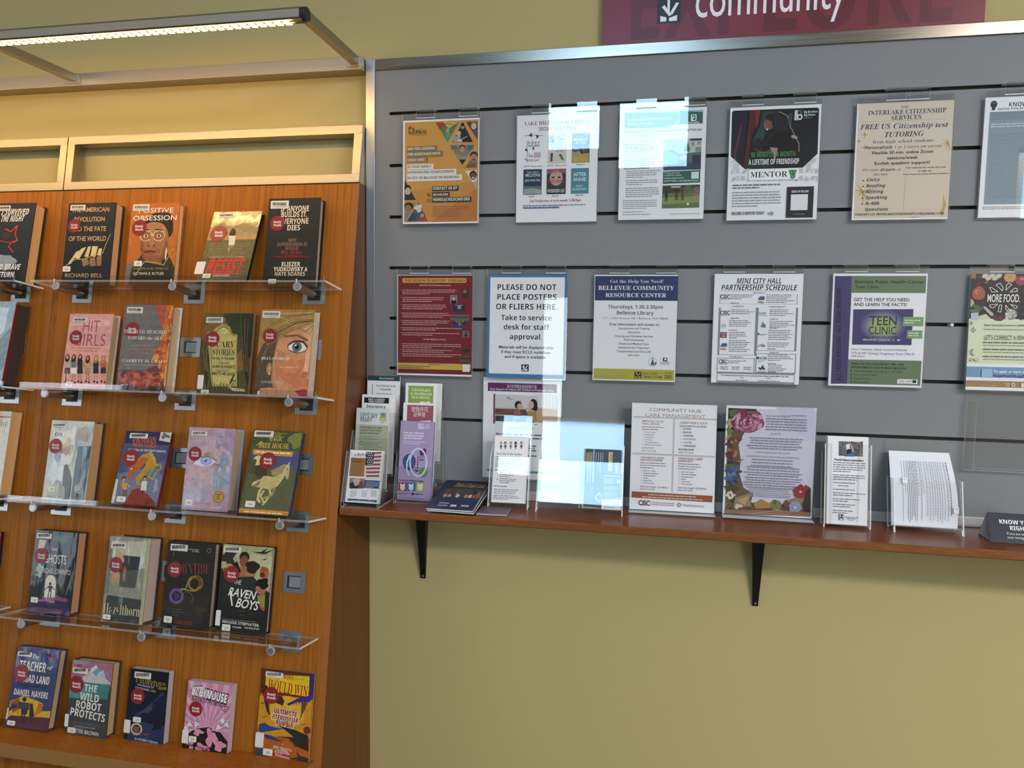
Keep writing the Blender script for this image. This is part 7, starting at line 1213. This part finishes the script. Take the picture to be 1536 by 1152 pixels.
def l_flower(a):
    a.R(126, 125, 848, 1020, 'cfc9d8'); a.P([(520, 125), (848, 140), (842, 420), (620, 300)], 'c6c2d8')
    D = '3a3428'; a.P([(126, 125), (360, 140), (380, 180), (260, 330), (210, 430), (230, 560), (215, 660), (250, 780), (330, 830), (310, 900), (520, 930), (700, 880), (760, 760), (805, 790), (800, 1020), (95, 985)], '6a5a3e'); a.P([(126, 125), (360, 138), (365, 170), (200, 200), (170, 320), (120, 330)], D); a.E(165, 165, 40, 26, '5a6a44', 30, .2); a.E(140, 250, 30, 40, 'a89a6a', 0, .2); a.E(135, 320, 26, 30, '7a7a3c', 0, .2)
    for cx, cy, rx, ry, c in ((290, 240, 132, 88, '8e2f4c'), (290, 250, 118, 70, 'b56a80'), (220, 250, 60, 70, '9c3c58'), (355, 250, 60, 60, 'c08a9a'), (270, 190, 80, 46, '97304e'), (300, 250, 60, 50, 'cfa0ae'), (330, 270, 40, 46, 'd8b4be'), (260, 270, 40, 44, 'a85068'), (240, 200, 40, 28, 'b0506c'), (320, 190, 40, 26, '87283f'), (400, 250, 22, 40, '97304e'), (270, 310, 70, 20, '97304e')): a.E(cx, cy, rx, ry, c, rng.uniform(-20, 20), .07)
    for r_, n_ in ((104, 13), (78, 11), (52, 9), (30, 6)):
        for k in range(n_):
            th = 6.283 * k / n_ + r_; c_ = rng.choice(('8e2f4c', 'a8486a', 'c0809a', 'd2a4b2', '7e243e', 'b8607c')); a.E(288 + r_ * math.cos(th) * 1.1, 240 + r_ * .68 * math.sin(th), 30, 17, c_, -math.degrees(th) + 90, .08); a.E(286 + r_ * math.cos(th) * 1.02, 243 + r_ * .62 * math.sin(th), 20, 9, 'd0a0b0' if k % 3 else '9c3c58', -math.degrees(th) + 90, .08)
    a.E(286, 238, 18, 14, '87283f', 0, .1)
    for k in range(40): a.E(rng.uniform(100, 215), rng.uniform(560, 1000), rng.uniform(8, 18), rng.uniform(4, 9), rng.choice(('4a4a30', '7a6a3c', '5a6440', '8a7a4a', '3a3428')), rng.uniform(0, 180), .15)
    for k in range(30): a.E(rng.uniform(240, 780), rng.uniform(945, 1005), rng.uniform(12, 26), rng.uniform(3, 7), rng.choice(('5a3a2c', '7a5440', 'a8825c', '6e4a34')), rng.uniform(-15, 15), .15)
    for k in range(16): a.E(160 + rng.uniform(-36, 46), 470 + rng.uniform(-110, 95), 30, 14, rng.choice(('8a4a2c', '6e2c30', 'a06a3c', '7a3a30', 'b07a44')), rng.uniform(-80, 80), .15)
    a.E(220, 375, 22, 20, '8e2f4c', 0, .2); a.P([(200, 560), (262, 545), (215, 575)], '8a8448'); a.E(135, 600, 34, 20, '5a6440', 20, .2)
    for x, y in ((120, 640), (160, 625), (195, 630), (130, 675), (170, 665), (145, 705), (115, 700), (180, 700), (155, 735)): a.E(x, y, 22, 20, rng.choice(('46629a', '5a74a8', '3c4f80')), 0, .12)
    a.E(215, 650, 24, 12, '4a4a34', 30, .2); a.E(160, 780, 60, 24, '4a4a30', 0, .2)
    for k in range(6): a.E(140 + 24 * math.cos(k), 838 + 20 * math.sin(k), 20, 10, 'd0c8a8', k * 57)
    a.P([(180, 860), (330, 815), (300, 870), (310, 930), (160, 940)], '9a7a4a'); a.P([(200, 880), (300, 840), (260, 920)], 'b8965a'); a.P([(330, 915), (395, 872), (480, 915), (470, 945), (350, 950)], 'b57a30'); a.E(515, 925, 46, 44, '7a7a3c', 0, .05); a.E(505, 900, 16, 22, '5a5c30'); a.E(610, 920, 36, 34, '6a4034', 0, .1); a.P([(600, 890), (690, 860), (760, 880), (700, 930)], '8a7a50')
    for k in range(5): a.E(720 + 34 * math.cos(k * 1.26 - 1.5), 850 - 32 + 30 * math.sin(k * 1.26 - 1.5), 30, 28, 'a82430', 0, .1)
    a.E(720, 818, 12, 10, 'c9a83c')
    for k in range(5): a.E(675 + 28 * math.cos(k * 1.26), 945 + 28 * math.sin(k * 1.26), 26, 26, '8a8ab4', 0, .08)
    a.E(675, 945, 10, 10, 'd0c48a'); a.E(205, 930, 34, 18, 'c8b89c', 20, .2); a.E(540, 980, 30, 20, '9a8aa4', 0, .2); a.P([(760, 810), (805, 790), (800, 1000), (740, 960)], '3a3028'); a.P([(95, 950), (800, 985), (800, 1020), (92, 985)], '8a6248'); [a.L([(100 + rng.uniform(0, 500), 960 + k * 4), (180 + rng.uniform(100, 520), 968 + k * 5)], 4, rng.choice(('5a3a2c', 'a8825c'))) for k in range(8)]
    K = '5c5868'
    def rows(y0, n, dy, xc, w, h=9, dx=0):
        for i in range(n): ww = w * rng.uniform(.86, 1.0); a.G(xc + dx * i - ww / 2, y0 + i * dy, xc + dx * i + ww / 2, 1, 1, h, K, 0.02)
    a.T("Why is your heart? What's the", 440, 198, 640, 12, K, 'i'); a.T('point of existence?', 650, 198, 774, 12, K, 'i'); rows(220, 5, 22, 610, 345)
    for x in (490, 520, 548): a.E(x, 342, 8, 5, '8a86a0')
    rows(374, 5, 21, 530, 460, dx=-8); a.T('THE SEARCH OF MEANING', 356, 496, 640, 12, K, 's', off=-.01); a.T("GLIMPSES INTO LIFE'S DUAL PURPOSES", 276, 526, 712, 13, K, 's', off=-.01); rows(552, 3, 24, 495, 370, dx=-4); rows(612, 6, 21, 500, 500); rows(734, 3, 20, 470, 450); rows(788, 5, 15, 465, 390, 6)
mf = stand_m(1.0525, -.0480, .8738, -.6, -.4); sign_stand('clear stand with the flower-bordered notice', mf, .0030, .029)
sheet('notice', 'lavender notice bordered with painted flowers and fruit, in a clear stand', 'notice', mf, LW, LH_, .0004, [(112, 103), (866, 138), (810, 1038), (75, 985)], WHITE, l_flower)

# --- nature journaling handouts and curled sheets
mw = slant_rack('brochure_holder', 'clear rack with the nature journaling handouts, beside the flower notice', 1.2900, .1030, -.0900, 7.2, .196, .196, .034, 0, hs=.175, notch=(.016, .078, .118), leg=.008)
def l_youth(a):
    K = '5a5a5c'; a.R(216, 168, 432, 310, '6a6660'); [a.E(216 + rng.uniform(6, 210), 168 + rng.uniform(6, 136), 9, 4, rng.choice(('4a4640', '8a867c', '3a3834')), rng.uniform(0, 180)) for k in range(60)]; a.P([(280, 200), (312, 192), (318, 240), (285, 248)], 'd6d8da'); a.L([(320, 195), (340, 240), (345, 275)], 12, 'c89a84'); a.E(308, 266, 22, 26, '2a221e'); a.P([(278, 305), (292, 284), (335, 272), (350, 262), (358, 308)], '2f6ab0')
    a.T('Youth Nature Journaling', 176, 340, 434, 20, '3a3a40', 'h', off=.02)
    for y, n, x1 in ((360, 5, 455), (468, 3, 450), (535, 1, 380), (562, 1, 305), (592, 1, 370), (622, 2, 455), (672, 2, 440), (718, 2, 390), (770, 2, 365)): a.G(168 if y != 562 else 215, y, x1, n, 19, 9, K, .12)
    a.R(220, 800, 260, 850, '2c2c30'); a.P([(228, 808), (238, 806), (236, 826), (226, 822)], WHITE); a.P([(244, 828), (256, 808), (258, 820)], WHITE); a.R(226, 834, 254, 846, WHITE); a.G(268, 826, 390, 1, 1, 8, '8a8a8c', 0); a.G(290, 838, 370, 1, 1, 8, '8a8a8c', 0); a.G(300, 850, 345, 1, 1, 6, '8a8a8c', 0)
sheet('handout_stack', 'thick white nature journaling handouts with a small photo at the top', 'handout', mw @ Matrix.Translation((.0050, .0006, .0315)), .0933, .2140, .028, [(118, 120), (485, 140), (465, 895), (115, 875)], WHITE, l_youth, leaves=9, leafcol='e8e8dc')
mw = slant_rack('brochure_holder', 'clear rack with curled white sheets, second from the right end of the ledge', 1.4470, .1480, -.0980, 12.0, .207, .112, .050, 0, hs=.12)
W, H = .1370, .1830; b = MB(); N = 16
def warp(x, y, z):
    s = 1 - y / H; sm = s * s * (3 - 2 * s)
    return (x + .0020 + .0035 * math.sin(s * 3.0) * (x / W) + .004 * (x / W) * sm, y * .99 + .0006, .0030 + z + .030 * math.sin(min(1, s * 1.15) * math.pi * .62) * (.45 + .55 * x / W))
for i in range(N):
    for j in range(N):
        q = [(W * (i + di) / N, H * (j + dj) / N, 0) for di, dj in ((0, 0), (1, 0), (1, 1), (0, 1))]
        b.add(q, [(0, 1, 2, 3)], ink('e4e4e8')); b.add([(p[0], p[1], -.0016) for p in q][::-1], [(0, 1, 2, 3)], ink('dcdce0'))
for i in range(N):
    for x in (0, W): b.add([(x, H * i / N, 0), (x, H * (i + 1) / N, 0), (x, H * (i + 1) / N, -.0016), (x, H * i / N, -.0016)], [(0, 1, 2, 3)], ink('dcdce0'))
    for y in (0, H): b.add([(W * i / N, y, 0), (W * (i + 1) / N, y, 0), (W * (i + 1) / N, y, -.0016), (W * i / N, y, -.0016)], [(0, 1, 2, 3)], ink('dcdce0'))
a = Art(W, H, [(0, 0), (147, 0), (147, 183), (0, 183)], 4e-5, 'p', b)
for k, x in enumerate((27, 33, 38, 42, 46, 50, 54, 58, 62, 68, 73, 80, 86, 92, 97, 102, 107, 112, 117, 124, 130)):
    y = 24.0; end = 183 * (.62 if k in (1, 8, 10) else .96) * rng.uniform(.86, 1.0); wd = 2.0 if k == 20 else 1.15
    while y < end:
        l_ = rng.uniform(3, 8); a.R(x, y, x + wd, min(y + l_, end), '77777e' if k < 20 else '4a4a50'); y += l_ + 1.4
for x, y in ((26, 66), (136, 132)): a.R(x, y, x + 11, y + 15, 'f0f0f0'); a.E(x + 4, y + 4, 1.1, .8, '3a3a3e'); a.E(x + 7.5, y + 4, 1.1, .8, '3a3a3e')
b.v = [warp(*v) for v in b.v]
tag(b.build('paper_stack', None, mw @ Matrix.Translation((0, 0, .001))), 'curled white sheets with sideways print, slumping in the clear rack', 'papers')

# --- folded tent card at the right end
tw, X0 = .150, 1.6430; yf, yb2, ya, za = -.1340, -.0600, -.0965, .9260
b = MB(); th = .0006
hf = math.hypot(ya - yf, za - ZS)
b.add([(0, 0, 0), (tw, 0, 0), (tw, hf, 0), (0, hf, 0)], [(0, 1, 2, 3)], ink('232738', 'c')); b.add([(0, 0, -th), (tw, 0, -th), (tw, hf, -th), (0, hf, -th)], [(3, 2, 1, 0)], ink('c9ccd0', 'c'))
tl = math.degrees(math.atan2(ya - yf, za - ZS)); mt_ = stand_m(X0, yf, ZS + .0004, tl, -1.0)
a = Art(tw, hf, [(0, 0), (150, 0), (150, hf * 1000), (0, hf * 1000)], 2e-5, 'c', b)
a.T('KNOW YOUR', 22, 26, 101, 9.5, 'e6e6ea', 'b'); a.T('RIGHTS', 42, 40, 86, 9.5, 'e6e6ea', 'b'); a.T('If you are asked about', 34, 51, 100, 5, 'c4c6d0', 'h'); a.T('your immigration status', 34, 60, 104, 5, 'c4c6d0', 'h')
inv2 = mt_.inverted(); rt = Matrix.Translation((X0, yf, 0)) @ Matrix.Rotation(R(-1.0), 4, 'Z')
def wq(x, y, z): return inv2 @ (rt @ Vector((x, y - yf, z)))
b.add([wq(0, ya, za), wq(tw, ya, za), wq(tw, yb2, ZS + .0004), wq(0, yb2, ZS + .0004)], [(0, 1, 2, 3)], ink('c9ccd0', 'c'))
b.add([wq(0, yf, ZS + .0003), wq(tw, yf, ZS + .0003), wq(tw, yb2, ZS + .0003), wq(0, yb2, ZS + .0003)], [(0, 1, 2, 3)], ink('b4b8bc', 'c'))
tag(b.build('tent_card', None, mt_), 'folded navy tent card about rights, standing at the right end of the ledge', 'tent card')

bpy.data.objects.remove(_to, do_unlink=True); bpy.data.scenes.remove(_gs)
